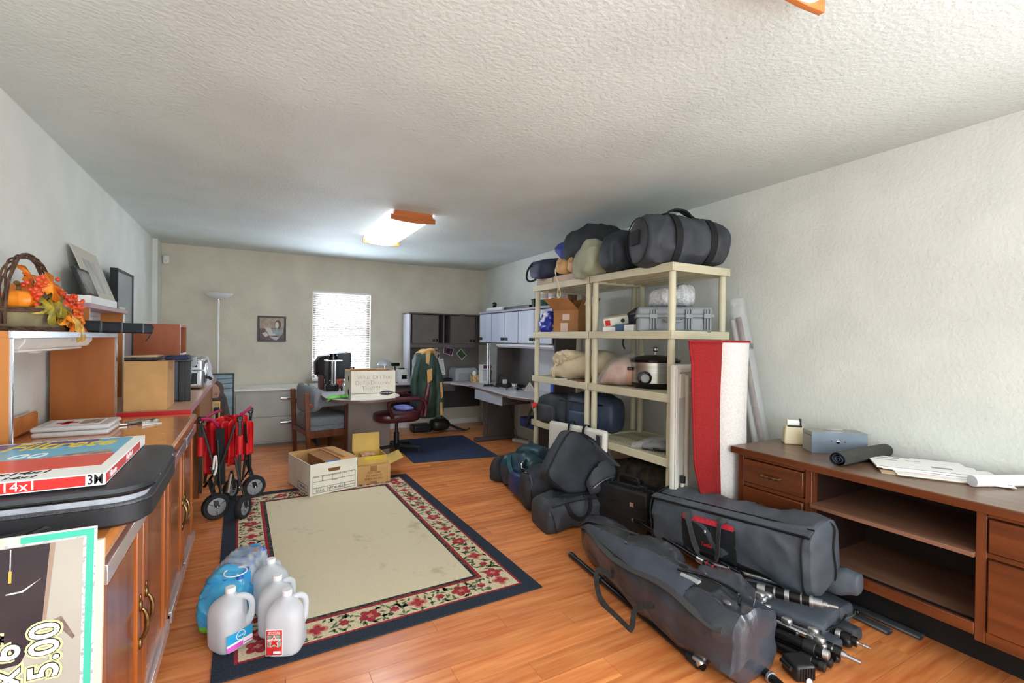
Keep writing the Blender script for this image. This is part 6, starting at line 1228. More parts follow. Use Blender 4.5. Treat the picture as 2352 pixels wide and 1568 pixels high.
# ---- third shelf
Z3 = SZ[2]-.010
cs_ = thing('cream_sack', 'cream cloth sack with drawstring on the far shelf unit', 'sack', (2.72, 3.62, Z3))
crm = M('cream_cloth', (206, 190, 158), .85, c2=(222, 208, 178), vs=5)
mk('body', soft([(V((2.66, 3.95, Z3+.05)), V((.10, .06, 0)), V((0, 0, .048)), 2.4), (V((2.70, 3.80, Z3+.10)), V((.15, .08, 0)), V((0, 0, .098)), 2.4), (V((2.76, 3.58, Z3+.13)), V((.19, .08, 0)), V((0, 0, .128)), 2.4), (V((2.84, 3.36, Z3+.135)), V((.17, .08, 0)), V((0, 0, .133)), 2.4), (V((2.88, 3.24, Z3+.08)), V((.10, .05, 0)), V((0, 0, .078)), 2.4)], 34, 9, .014, 8, 2), crm, cs_)
mk('gathered_neck', soft([(V((2.55, 3.79, Z3+.16)), V((.02, .02, 0)), V((-.02, 0, .035)), 2.2), (V((2.57, 3.72, Z3+.20)), V((.05, .02, 0)), V((-.02, 0, .055)), 2.2), (V((2.62, 3.60, Z3+.225)), V((.07, .02, 0)), V((-.02, 0, .045)), 2.2), (V((2.68, 3.50, Z3+.22)), V((.07, .02, 0)), V((-.02, 0, .03)), 2.2)], 30, 8, .016, 20, 4, .6, ridge=True), crm, cs_)
m = MB()
for k in (0, 1): m.tube(cr([(2.52, 3.74-.02*k, Z3+.15), (2.50, 3.75-.02*k, Z3+.08), (2.50, 3.745-.02*k, Z3+.015)], 5), .004, 6)
mk('cord', m, M('cream_cord', (214, 200, 170), .8), cs_)
for i_, (x, y, r_, lb, mt_) in enumerate(((2.60, 3.60, .3, 'white leaflet lying on the front of the far middle shelf', paper), (2.60, 3.42, -.2, 'brown leaflet lying beside the white one on middle shelf', M('leaflet_brown', (120, 76, 56), .5, var=.2, vs=20)))):
    m = MB().box(-.10, .10, -.12, .12, 0, .004+.003*i_).xf(Matrix.Translation((x, y, Z3+.001+.006*i_)) @ rotz(r_)); one('leaflet', m, mt_, lb, 'leaflet', group='leaflets on the middle shelf')
pb = thing('plastic_bag', 'clear plastic bag of pinkish brown stuff on the near middle shelf', 'plastic bag', (2.68, 3.05, Z3))
pkm = M('pink_brown_fill', (176, 128, 104), .6, c2=(206, 168, 142), vs=8, det=6)
mk('contents', soft([(V((2.60, 3.15, Z3+.03)), V((.06, .05, 0)), V((0, 0, .03)), 2.3), (V((2.66, 3.08, Z3+.095)), V((.11, .08, 0)), V((0, 0, .093)), 2.3), (V((2.72, 2.97, Z3+.12)), V((.12, .09, 0)), V((0, 0, .118)), 2.3), (V((2.76, 2.88, Z3+.09)), V((.09, .06, 0)), V((0, 0, .088)), 2.3)], 30, 8, .015, 11, 3), pkm, pb)
mk('film', soft([(V((2.58, 3.18, Z3+.025)), V((.07, .05, 0)), V((0, 0, .026)), 2.2), (V((2.65, 3.09, Z3+.105)), V((.12, .09, 0)), V((0, 0, .105)), 2.2), (V((2.72, 2.97, Z3+.135)), V((.13, .10, 0)), V((0, 0, .135)), 2.2), (V((2.76, 2.90, Z3+.17)), V((.05, .05, 0)), V((0, 0, .10)), 2.0), (V((2.78, 2.87, Z3+.25)), V((.02, .035, 0)), V((0, 0, .03)), 2.0)], 30, 8, .012, 20, 5), M('clear_bag', (240, 242, 246), .1, alpha=.22, spec=1, bump=.8, bs=32), pb)
ck = thing('slow_cooker', 'steel and black oval slow cooker with dial on the near middle shelf', 'slow cooker', (2.79, 2.74, Z3))
cM = frame((2.79, 2.74, Z3), (.55, -.5, 0), (0, 0, 1))
def oval(rx, ry, z, n=40): return [cM @ V((rx*math.cos(q*2*math.pi/n), ry*math.sin(q*2*math.pi/n), z)) for q in range(n)]
mk('base', MB().rings([oval(.155, .115, 0), oval(.175, .135, .03), oval(.178, .138, .045)]), black_gl, ck)
mk('steel_body', MB().rings([oval(.178, .138, .045), oval(.182, .142, .20), oval(.182, .142, .205)]), steel, ck)
mk('rim', MB().rings([oval(.19, .15, .203), oval(.192, .152, .222), oval(.185, .145, .226)]), black_gl, ck)
mk('lid', MB().rings([oval(.18, .14, .226), oval(.15, .115, .245), oval(.08, .06, .258), oval(.01, .01, .262)]), M('smoke_glass', (46, 50, 54), .1, spec=.9), ck)
mk('lid_knob', MB().lathe([(.014, .262), (.010, .285), (.028, .295), (.030, .312), (.018, .322), (.001, .324)], cM @ V((0, 0, 0)), n=20), chrome, ck)
pn_ = (V((-.55, -.84, 0))).normalized(); pc = cM @ V((-.085, -.135, .085))
mk('dial_bezel', MB().lathe([(.052, -.03), (.052, .012), (.045, .016)], pc, pn_, 28), black_gl, ck); mk('dial', MB().lathe([(.033, .016), (.033, .026), (.028, .030), (.001, .030)], pc, pn_, 24), M('dial_grey', (150, 152, 156), .4), ck)
for s_ in (-1, 1): mk('side_handle', MB().obox(cM @ V((s_*.195, 0, .15)), cM.to_3x3() @ V((.018, 0, 0)), cM.to_3x3() @ V((0, .05, 0)), (0, 0, .012)), black_pl, ck, bev=.006)
one('hanging_tag', MB().strap(cr([(2.62, 2.92, Z2-.05), (2.62, 2.925, Z2-.09), (2.625, 2.91, Z2-.13)], 5), .014, .003, (1, 0, 0)), black_pl, 'black strap end hanging below the second shelf', 'strap')
# ---- fourth shelf
Z4 = SZ[3]-.010
bp_ = thing('camera_backpack', 'black camera backpack with red toggle on the far lower shelf', 'backpack', (2.66, 3.85, Z4))
mk('body', soft([(V((2.64, 4.05, Z4+.13)), V((.12, .02, 0)), V((0, 0, .128)), 4), (V((2.66, 3.90, Z4+.145)), V((.15, .02, 0)), V((0, 0, .143)), 4), (V((2.68, 3.70, Z4+.14)), V((.14, .02, 0)), V((0, 0, .138)), 4)], 30, 8, .010, 10, 2), blk_fab2, bp_)
mk('front_pocket', soft([(V((2.50, 4.0, Z4+.10)), V((.02, .0, 0)), V((0, 0, .08)), 4), (V((2.49, 3.86, Z4+.105)), V((.035, 0, 0)), V((0, 0, .085)), 4), (V((2.51, 3.74, Z4+.10)), V((.02, 0, 0)), V((0, 0, .08)), 4)], 24, 8, .006, 14, 3), blk_fab, bp_)
mk('strap', MB().strap(cr([(2.46, 4.02, Z4+.16), (2.43, 4.07, Z4+.04), (2.42, 4.10, Z4-.06), (2.44, 4.06, Z4-.02)], 6), .035, .005, (-1, 0, 0)), blk_web, bp_)
mk('red_toggle', MB().ball((2.45, 3.99, Z4+.165), (.018, .026, .026), 10, 3), red_m, bp_); mk('clip', MB().tube(cr([(2.44, 4.03, Z4+.18), (2.435, 4.0, Z4+.13), (2.44, 3.98, Z4+.09)], 4), .005, 6), silver, bp_)
nv = thing('cooler_bag', 'navy soft cooler bag on the lower shelf behind the posts', 'bag', (2.75, 3.42, Z4))
mk('body', soft([(V((2.62, 3.66, Z4+.15)), V((.04, .06, 0)), V((0, 0, .148)), 3.5), (V((2.70, 3.54, Z4+.165)), V((.15, .05, 0)), V((0, 0, .163)), 3.8), (V((2.76, 3.34, Z4+.165)), V((.17, .05, 0)), V((0, 0, .163)), 3.8), (V((2.80, 3.20, Z4+.15)), V((.13, .06, 0)), V((0, 0, .148)), 3.5)], 34, 9, .008, 9, 4), M('slate_nylon', (46, 56, 76), .5, c2=(58, 70, 92), vs=6, bump=.1, bs=200), nv)
mk('lid_piping', MB().tube(cr([(2.52, 3.66, Z4+.25), (2.54, 3.45, Z4+.26), (2.62, 3.17, Z4+.255)], 6), .007, 6), black_gl, nv)
mk('front_pocket', soft([(V((2.56, 3.54, Z4+.09)), V((.02, 0, 0)), V((0, 0, .08)), 4), (V((2.565, 3.40, Z4+.09)), V((.03, 0, 0)), V((0, 0, .085)), 4), (V((2.60, 3.26, Z4+.09)), V((.02, 0, 0)), V((0, 0, .08)), 4)], 20, 8, .005, 14, 3), M('slate_nylon2', (60, 74, 98), .5), nv)
cp = thing('clear_pouch', 'crumpled clear pouch of dark parts on the near lower shelf', 'plastic bag', (2.68, 2.55, Z4))
mk('contents', soft([(V((2.60, 2.66, Z4+.02)), V((.05, .03, 0)), V((0, 0, .018)), 2.4), (V((2.68, 2.56, Z4+.035)), V((.08, .05, 0)), V((0, 0, .033)), 2.4), (V((2.74, 2.46, Z4+.025)), V((.05, .03, 0)), V((0, 0, .023)), 2.4)], 24, 8, .014, 26, 3), M('dark_parts', (70, 76, 84), .4, c2=(30, 30, 34), vs=30), cp)
mk('film', soft([(V((2.56, 2.74, Z4+.012)), V((.05, .04, 0)), V((0, 0, .012)), 2.2), (V((2.66, 2.60, Z4+.045)), V((.10, .06, 0)), V((0, 0, .044)), 2.2), (V((2.76, 2.44, Z4+.04)), V((.08, .05, 0)), V((0, 0, .038)), 2.2)], 24, 8, .014, 22, 7), M('clear_bag2', (240, 242, 246), .1, alpha=.25, spec=1, bump=.8, bs=30), cp)
cmo = thing('camouflage_bag', 'dark mottled brown bag under the lowest shelf', 'bag', (2.82, 2.80, 0))
mk('body', soft([(V((2.80, 3.12, .20)), V((.16, 0, 0)), V((0, 0, .19)), 3.5), (V((2.82, 2.85, .22)), V((.18, 0, 0)), V((0, 0, .215)), 3.5), (V((2.84, 2.50, .21)), V((.16, 0, 0)), V((0, 0, .205)), 3.5)], 30, 8, .012, 9, 3), M('mottled_camo', (84, 70, 56), .8, c2=(44, 38, 34), vs=14, det=6), cmo)
mk('buckle', MB().box(2.632, 2.645, 2.70, 2.74, .25, .33), black_pl, cmo, bev=.004)
# ================================================================== wooden desk on the right wall
mahog = wood('mahogany', (80, 38, 16), (118, 62, 30), 1, .32, vs=8, coat=.2, lo=.3, hi=.75)
mahog_v = wood('mahogany_upright', (88, 42, 20), (124, 66, 34), 2, .34, vs=8, coat=.2)
dtop_m = M('worn_brown_laminate', (104, 78, 60), .32, c2=(126, 98, 78), vs=2.2, stretch=(9, 1, 1), det=7)
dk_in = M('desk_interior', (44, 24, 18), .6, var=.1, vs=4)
pull_b = M('antique_brass', (140, 110, 80), .4, .9, var=.3, vs=40)
dsk = thing('wooden_desk', 'dark reddish wooden desk with drawers and open shelves along right wall', 'desk', (2.94, 1.1, 0))
XF, XBk, TZ = 2.65, 3.235, .755; Y0, Y1 = .28, 1.90; KB0, KB1 = .80, 1.46
mk('top', MB().box(XF-.025, XBk+.005, Y0-.03, Y1+.035, TZ-.004, TZ), dtop_m, dsk, smooth=False)
mk('top_edge', MB().box(XF-.028, XBk+.005, Y0-.033, Y1+.038, TZ-.040, TZ-.0035), mahog, dsk, bev=.003)
for ya, yb_ in ((KB1, Y1), (Y0, KB0)):
    mk('pedestal', MB().box(XF+.02, XBk, ya, yb_, .175, TZ-.04), mahog_v, dsk, bev=.002)
    mk('stile', MB().box(XF-.002, XF+.02, ya, ya+.035, .175, TZ-.04), mahog_v, dsk, bev=.003); mk('stile', MB().box(XF-.002, XF+.02, yb_-.035, yb_, .175, TZ-.04), mahog_v, dsk, bev=.003)
    mk('pull_out_board', MB().box(XF-.012, XF+.02, ya+.04, yb_-.04, .700, .713), mahog, dsk, bev=.002)
    mk('rail', MB().box(XF, XF+.02, ya+.035, yb_-.035, .175, .225), mahog, dsk, bev=.002); mk('rail', MB().box(XF, XF+.02, ya+.035, yb_-.035, .530, .552), mahog, dsk, bev=.002)
    for z0_, z1_ in ((.556, .692), (.230, .526)):
        d = mk('drawer_front', MB().box(XF-.014, XF+.018, ya+.042, yb_-.042, z0_, z1_), mahog, dsk, bev=.004)
        yc_ = (ya+yb_)/2; zc = (z0_+z1_)/2+(.0 if z1_ > .6 else .07)
        mk('handle', MB().tube([(XF-.014, yc_-.055, zc), (XF-.040, yc_-.055, zc), (XF-.040, yc_+.055, zc), (XF-.014, yc_+.055, zc)], .007, 6), pull_b, d)
mk('middle_shelf', MB().box(XF-.02, XBk-.02, KB0, KB1, .520, .540), M('dusty_shelf', (118, 80, 60), .45, c2=(136, 98, 78), vs=2, stretch=(9, 1, 1)), dsk, bev=.002)
mk('bottom_shelf', MB().box(XF+.01, XBk-.02, KB0, KB1, .215, .235), M('dusty_shelf', (118, 80, 60), .45), dsk, bev=.002)
mk('bottom_rail', MB().box(XF-.004, XF+.018, KB0, KB1, .195, .245), mahog, dsk, bev=.003); mk('sliding_track', MB().box(XF+.03, XF+.036, KB0, KB1, .235, .240).box(XF+.048, XF+.054, KB0, KB1, .235, .240), black_pl, dsk)
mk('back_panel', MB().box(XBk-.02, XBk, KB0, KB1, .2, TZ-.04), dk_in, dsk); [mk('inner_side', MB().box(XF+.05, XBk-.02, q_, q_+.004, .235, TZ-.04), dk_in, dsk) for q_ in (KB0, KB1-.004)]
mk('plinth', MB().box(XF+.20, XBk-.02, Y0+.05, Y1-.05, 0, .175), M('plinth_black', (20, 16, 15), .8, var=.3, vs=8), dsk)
# things on the desk
td = thing('tape_dispenser', 'cream table-top tape dispenser on the far end of wooden desk', 'dispenser', (3.07, 1.80, TZ))
ivory = M('ivory_case', (222, 208, 172), .4)
dM = frame((3.055, 1.80, TZ), (.55, -.62, 0), (0, 0, 1))
mk('case', MB().rings([[dM @ V(p) for p in ((-.062, -.05, 0), (.062, -.05, 0), (.062, .05, 0), (-.062, .05, 0))], [dM @ V(p) for p in ((-.060, -.045, .05), (.060, -.045, .05), (.060, .05, .05), (-.060, .05, .05))], [dM @ V(p) for p in ((-.050, -.02, .115), (.050, -.02, .115), (.050, .05, .115), (-.050, .05, .115))]]), ivory, td, bev=.008, seg=3)
mk('paper_roll', MB().tube([dM @ V((-.038, .015, .128)), dM @ V((.030, .015, .128))], .022, 18), paper, td)
mk('tear_bar', MB().box(-.04, .04, -.024, -.014, .108, .118).xf(dM), black_pl, td); mk('lever', MB().box(.034, .042, .0, .03, .11, .158).xf(dM), black_pl, td, bev=.002)
bx_ = thing('cash_box', 'grey blue steel cash box with handle on the wooden desk', 'cash box', (3.05, 1.55, TZ))
a = V((2.895, 1.60, TZ)); u = V((.235, -.185, 0)).normalized(); v_ = V((-u.y, u.x, 0))*-1
v_ = V((.185, .235, 0)).normalized(); W_, D_ = .295, .125
cbm = M('cash_blue_grey', (116, 128, 140), .42, .2, var=.04); cbt = M('cash_grey', (158, 160, 154), .45, .2)
def KB(p, q, r): return a+u*p+v_*q+V((0, 0, r*1.08))
def kbx(p0, p1, q0, q1, r0, r1): return MB().hexa([KB(p0, q0, r0), KB(p1, q0, r0), KB(p1, q1, r0), KB(p0, q1, r0), KB(p0, q0, r1), KB(p1, q0, r1), KB(p1, q1, r1), KB(p0, q1, r1)])
mk('box', kbx(0, W_, .002, D_, 0, .090), cbt, bx_, bev=.003); mk('lid', kbx(-.001, W_+.001, .002, D_+.001, .092, .115), cbt, bx_, bev=.003); mk('front_plate', kbx(-.001, W_+.001, -.001, .002, 0, .114), cbm, bx_, bev=.001)
mk('lock', MB().lathe([(.010, 0), (.010, .004), (.006, .005)], KB(W_*.47, -.001, .065), -v_, 16), chrome, bx_); mk('rivet', MB().lathe([(.004, 0), (.004, .003)], KB(W_*.35, -.001, .07), -v_, 8).lathe([(.004, 0), (.004, .003)], KB(W_*.6, -.001, .066), -v_, 8), chrome, bx_)
mk('handle', MB().tube([KB(W_*.33, .05, .116), KB(W_*.34, .05, .122), KB(W_*.62, .05, .122), KB(W_*.63, .05, .116)], .006, 7), chrome, bx_)
rm = thing('rolled_mat', 'black ribbed mat rolled up lying across the wooden desk', 'mat', (2.95, 1.38, TZ))
A_, B_ = V((2.705, 1.365, TZ+.036)), V((3.20, 1.36, TZ+.036)); ax = (B_-A_).normalized(); sd_ = ax.cross(V((0, 0, 1)))
ribm = M('ribbed_rubber', (58, 58, 54), .6, var=.1, vs=40)
prof = []
for q in range(72): a_ = q*2*math.pi/72; r_ = .034+(.0022 if q % 2 else 0); prof.append((math.cos(a_)*r_*1.12, math.sin(a_)*r_*.98))
mk('outer_roll', MB().rings([[A_+sd_*p+V((0, 0, 1))*q for p, q in prof], [B_+sd_*p+V((0, 0, 1))*q for p, q in prof]], cap=False), ribm, rm, ang=20)
m = MB(); sp = []
for q in range(60): a_ = q*.26; r_ = .032-.00047*q; sp.append(A_+ax*.004+sd_*math.cos(a_)*r_*1.1+V((0, 0, 1))*math.sin(a_)*r_*.96)
m.rings([[p, p+ax*.4] for p in sp], cap=False); so_ = mk('inner_spiral', MB().grid(60, 2, lambda i, j: sp[min(59, int(round(i*59)))]+ax*.45*j), M('rubber_blue', (52, 58, 74), .6), rm); s2_ = so_.modifiers.new('t', 'SOLIDIFY'); s2_.thickness = .002
def sheet(name, label, c, w, d, rz, z, th, mt_, marks=()):
    t = thing(name, label, 'envelope', (c[0], c[1], z), rz, group='mail stacked on the wooden desk')
    mk('sheet', MB().box(-w/2, w/2, -d/2, d/2, 0, th), mt_, t, world=False, bev=.0008)
    for i_, (x0, x1, y0, y1, mm) in enumerate(marks): mk('printed_mark', MB().box(x0*w, x1*w, y0*d, y1*d, th, th+.0004), mm, t, world=False, smooth=False)
gmk = M('print_grey', (150, 150, 150), .7); bmk = M('print_dark', (60, 58, 58), .7); rmk = M('print_red', (190, 60, 60), .7)
sheet('envelope', 'lowest kraft envelope in the mail stack on desk', (2.99, 1.09), .40, .30, -1.05, TZ, .006, M('kraft_env', (196, 168, 132), .8))
sheet('envelope', 'white envelope with red rule in the mail stack', (3.01, 1.03), .42, .30, -1.0, TZ+.0065, .005, paper, ((-.4, .44, -.30, -.28, rmk), (-.2, .3, .2, .24, gmk), (.40, .49, -.42, -.36, bmk)))
sheet('envelope', 'white flyer with grey lettering in the mail stack', (3.03, 1.10), .38, .28, -1.12, TZ+.012, .005, print_w, ((-.4, .45, -.46, -.44, bmk), (.1, .4, .1, .14, gmk)))
sheet('envelope', 'topmost wide white mailer of the stack on desk', (3.03, 1.14), .40, .29, -.98, TZ+.0175, .008, print_w, ((-.48, .48, -.495, -.475, bmk), (-.4, -.15, .30, .36, gmk), (-.42, -.2, .12, .16, gmk), (-.1, .05, .20, .23, gmk), (.1, .3, -.2, -.1, gmk), (-.25, -.02, .44, .47, bmk)))
tb_ = thing('paper_tube', 'white cardboard mailing tube lying on near end of the desk', 'tube', (3.05, .83, TZ))
A_, B_ = V((2.885, .885, TZ+.027)), V((3.235, .72, TZ+.027)); mk('tube', MB().tube([A_, B_], .026, 24, cap=False), print_w, tb_); mk('end_cap', MB().lathe([(.026, 0), (.025, .003), (.001, .004)], A_, (A_-B_), 24), M('cap_plastic', (214, 216, 220), .35), tb_); mk('end_cap', MB().lathe([(.026, 0), (.025, .003), (.001, .004)], B_, (B_-A_), 24), M('cap_plastic', (214, 216, 220), .35), tb_)
# ================================================================== standing things between shelf and desk
ft = thing('folding_table', 'white plastic folding table standing on end against the shelf', 'table', (2.75, 2.23, 0))
wt = M('blow_moulded_white', (228, 226, 216), .5, var=.015)
TX0, TX1, TY, TH = 2.445, 3.10, 2.225, 1.245
mk('table_top', MB().box(TX0, TX1, TY, TY+.05, 0.0, TH), wt, ft, bev=.018, seg=3)
mk('rim', MB().box(TX0+.004, TX0+.035, TY-.012, TY, .03, TH-.02).box(TX0+.035, TX1-.004, TY-.012, TY, TH-.05, TH-.02).box(TX1-.035, TX1-.004, TY-.012, TY, .03, TH-.05), wt, ft, bev=.004)
leg_t = M('leg_tube_cream', (206, 200, 184), .4)
mk('leg_tube', MB().tube(cr([(TX0+.09, TY-.028, .04), (TX0+.085, TY-.028, .6), (TX0+.085, TY-.028, TH-.07)], 3), .014, 10), leg_t, ft)
mk('leg_tube', MB().tube([(TX0+.055, TY-.030, .04), (TX0+.052, TY-.030, .48)], .014, 10), leg_t, ft)
mk('cross_tube', MB().tube([(TX0+.085, TY-.028, TH-.085), (TX0+.5, TY-.028, TH-.085)], .012, 10).tube([(TX0+.085, TY-.028, TH-.19), (TX0+.5, TY-.028, TH-.19)], .012, 10), leg_t, ft)
mk('hinge_bracket', MB().box(TX0+.03, TX0+.08, TY-.02, TY-.005, TH-.22, TH-.06), wt, ft, bev=.004)
mk('rubber_foot', MB().tube([(TX0+.052, TY-.030, .47), (TX0+.052, TY-.030, .515)], .017, 10), black_pl, ft); mk('rubber_foot', MB().tube([(TX0+.088, TY-.028, .20), (TX0+.088, TY-.028, .24)], .017, 10), black_pl, ft)
rr_ = thing('rolled_rug', 'red rug with white backing rolled and stood on end beside the desk', 'rug', (2.66, 2.07, 0))
wb = M('white_backing', (224, 220, 216), .9, c2=(212, 207, 204), vs=90, det=1, bump=.3, bs=160); redp_ = M('red_pile', (138, 22, 24), .95, c2=(160, 34, 34), vs=150, det=2, bump=.5, bs=400)
R_ = []
for k in range(15):
    z = 1.40*k/14; cx_ = 2.735+.01*math.sin(k*.5); r_ = .142
    R_.append([(cx_+r_*math.cos(a)*1.02, 2.052+r_*.78*math.sin(a), z) for a in [q*2*math.pi/36 for q in range(36)]])
mk('backing_roll', MB().rings(R_, cap=False), wb, rr_)
mk('roll_edge', MB().tube([(2.735+.01*math.sin(7)+.145*math.cos(a), 2.052+.111*math.sin(a), 1.402) for a in [q*2*math.pi/36 for q in range(37)]], .008, 6, cap=False), redp_, rr_)
sp = [(2.735+.01*math.sin(7)+(.134-.0018*q)*math.cos(q*.24), 2.052+(.092-.0014*q)*math.sin(q*.24)) for q in range(60)]
so_ = mk('rolled_layers', MB().grid(60, 2, lambda i, j: V((*sp[min(59, int(round(i*59)))], 1.1+.295*j))), redp_, rr_); s2_ = so_.modifiers.new('t', 'SOLIDIFY'); s2_.thickness = .006
def fl_fn(i, j):
    z = 1.40*j; xl = 2.395+.02*math.sin(j*5)+(.46*max(0, .45-j)**1.0 if j < .45 else -.03*(j-.9)*10*(j > .9)); xr = 2.64+.01*math.sin(j*7)
    return V((xl+(xr-xl)*i, 2.04-.06*math.sin(math.pi*(.25+.55*i))+.03*(1-i), z))
fo = mk('red_flap', MB().grid(14, 30, fl_fn), redp_, rr_, ang=80); s2_ = fo.modifiers.new('t', 'SOLIDIFY'); s2_.thickness = .014
mk('flap_binding', MB().tube([fl_fn(0, q/30) for q in range(31)]+[fl_fn(q/10, 1) for q in range(1, 11)], .008, 6), M('red_binding', (150, 16, 22), .8), rr_)
tw = thing('wrapped_tube', 'long tube in clear plastic leaning on right wall behind the desk', 'tube', (3.18, 1.93, 0))
A_, B_ = V((3.17, 1.955, 0)), V((3.19, 2.32, 1.68)); d_ = (B_-A_)
mk('white_core', MB().tube([A_+V((0, .02, 0)), B_+V((0, .02, -.12))], .032, 18), white_pl, tw); mk('brown_strip', MB().tube([A_+V((-.02, -.034, 0)), B_+V((-.02, -.028, -.10))], .020, 14), M('strip_brown', (120, 92, 78), .45, var=.15, vs=6), tw)
mk('film', soft([(A_+V((0, -.01, 0)), V((.05, 0, 0)), V((0, .062, 0)), 2.2), (A_+d_*.5, V((.05, 0, 0)), V((0, .060, 0)), 2.2), (A_+d_*.9, V((.048, 0, 0)), V((0, .056, 0)), 2.2), (B_+V((0, 0, .04)), V((.03, 0, 0)), V((0, .05, 0)), 2)], 22, 12, .010, 18, 4), M('clear_sleeve', (238, 240, 244), .1, alpha=.25, spec=1, bump=.8, bs=34), tw)
mk('tape_band', MB().lathe([(.058, 0), (.058, .04)], A_+d_*.80, d_, 20, cap=False), M('tape_grey', (120, 122, 124), .3, alpha=.7), tw)
# ================================================================== pile of bags in front of the far shelf
gb = thing('green_duffel', 'green and blue duffel at the far end of the bag pile', 'duffel', (2.24, 3.75, 0))
grm = M('green_blue_nylon', (22, 62, 66), .42, c2=(30, 50, 88), vs=4, bump=.15, bs=60)
mk('body', soft([(V((2.22, 4.06, .14)), V((.12, .02, 0)), V((0, 0, .135)), 3), (V((2.24, 3.90, .17)), V((.15, .02, 0)), V((0, 0, .165)), 3), (V((2.23, 3.68, .19)), V((.15, .02, 0)), V((0, 0, .185)), 2.8), (V((2.23, 3.56, .165)), V((.13, .02, 0)), V((0, 0, .16)), 2.8)], 44, 12, .018, 8, 5, ridge=True), grm, gb)
mk('top_cover', soft([(V((2.30, 4.0, .31)), V((.06, .02, 0)), V((0, 0, .05)), 2.4), (V((2.30, 3.82, .36)), V((.10, .02, 0)), V((0, 0, .06)), 2.4), (V((2.32, 3.62, .36)), V((.09, .02, 0)), V((0, 0, .06)), 2.4)], 24, 8, .014, 12, 6), grm, gb)
mk('side_pocket', soft([(V((2.07, 3.75, .12)), V((.03, 0, 0)), V((0, 0, .09)), 3), (V((2.06, 3.62, .13)), V((.045, 0, 0)), V((0, 0, .10)), 3), (V((2.08, 3.50, .11)), V((.03, 0, 0)), V((0, 0, .09)), 3)], 22, 8, .008, 14, 7), M('blue_nylon', (34, 50, 96), .45, var=.1, vs=8), gb)
m = MB()
for k in range(4): m.tube(cr([(2.12, 3.92-.02*k, .30+.01*k), (2.07, 3.84-.02*k, .28), (2.05, 3.74-.02*k, .20), (2.06, 3.66, .14)], 5), .005, 6)
mk('cord', m, M('teal_cord', (40, 92, 100), .5), gb)
mk('strap', MB().strap(cr([(2.14, 3.62, .34), (2.08, 3.58, .27), (2.08, 3.52, .18), (2.10, 3.48, .08)], 6), .035, .005, (-1, 0, 0)), blk_web, gb); mk('ring', MB().tube(cr([(2.10, 3.60, .33), (2.07, 3.58, .31), (2.07, 3.56, .28), (2.10, 3.56, .27)], 5), .005, 6), chrome, gb)
kb = thing('black_case_bag', 'black boxy bag behind the green duffel pile on the floor', 'bag', (2.2, 4.1, 0)); mk('body', soft([(V((2.16, 4.17, .10)), V((.10, 0, 0)), V((0, 0, .098)), 4), (V((2.20, 4.14, .13)), V((.13, 0, 0)), V((0, 0, .128)), 4), (V((2.24, 4.10, .13)), V((.11, 0, 0)), V((0, 0, .128)), 4)], 24, 6, .006, 10), blk_fab2, kb)
k2 = thing('black_camera_bag', 'black padded bag with zip in the middle of bag pile', 'bag', (2.1, 3.32, 0))
mk('body', soft([(V((2.02, 3.40, .15)), V((.03, .13, 0)), V((0, 0, .145)), 4), (V((2.12, 3.36, .17)), V((.03, .16, 0)), V((0, 0, .165)), 4), (V((2.27, 3.31, .17)), V((.03, .16, 0)), V((0, 0, .165)), 4), (V((2.33, 3.29, .15)), V((.03, .13, 0)), V((0, 0, .145)), 4)], 40, 10, .008, 8, 3, ridge=True), blk_fab2, k2)
mk('zip', MB().tube(cr([(2.00, 3.30, .27), (2.0, 3.36, .30), (2.02, 3.48, .28)], 5), .005, 6).tube(cr([(1.99, 3.26, .06), (1.985, 3.28, .24), (2.0, 3.34, .295)], 5), .005, 6), black_gl, k2); mk('pull_cord', MB().tube(cr([(1.99, 3.30, .28), (1.97, 3.27, .31), (1.98, 3.25, .25), (1.985, 3.27, .20)], 5), .007, 6), M('cord_greyblue', (70, 76, 100), .6), k2)
k3 = thing('black_tote_bag', 'black canvas tote with looped handles at front of bag pile', 'bag', (2.06, 2.98, 0))
mk('body', soft([(V((1.89, 2.98, .085)), V((.02, .15, 0)), V((0, 0, .082)), 4.5), (V((1.93, 2.98, .105)), V((.01, .155, 0)), V((0, 0, .104)), 4.5), (V((2.08, 2.97, .118)), V((0, .15, 0)), V((0, 0, .116)), 4), (V((2.26, 2.95, .12)), V((0, .14, 0)), V((0, 0, .118)), 4), (V((2.34, 2.94, .11)), V((0, .12, 0)), V((0, 0, .108)), 4)], 48, 12, .013, 7, 6, .25, ridge=True), blk_fab, k3)
mk('handle', MB().strap(cr([(2.02, 2.83, .215), (2.04, 2.805, .15), (2.10, 2.80, .095), (2.18, 2.80, .10), (2.22, 2.805, .16), (2.23, 2.83, .225)], 6), .03, .006, (0, -1, 0)), blk_web, k3)
mk('handle', MB().strap(cr([(1.98, 2.95, .235), (2.05, 2.90, .255), (2.15, 2.88, .25), (2.26, 2.88, .245)], 6), .03, .006, (0, 0, 1)), blk_web, k3)
mk('seam', MB().tube(cr([(1.885, 2.83, .175), (1.91, 2.82, .1), (1.93, 2.82, .01)], 5), .003, 5).tube(cr([(1.90, 2.83, .20), (2.1, 2.815, .222), (2.3, 2.81, .218)], 6), .004, 5), blk_web, k3)
wtb = thing('white_panel_case', 'white folded camp table with black strap standing behind bag pile', 'folding table', (2.42, 3.3, 0))
mk('panel', MB().hexa([(2.40, 3.70, .0), (2.40, 2.90, .0), (2.45, 2.90, .0), (2.45, 3.70, .0), (2.425, 3.70, .65), (2.425, 2.90, .69), (2.475, 2.90, .69), (2.475, 3.70, .65)]), wt, wtb, bev=.025, seg=3)
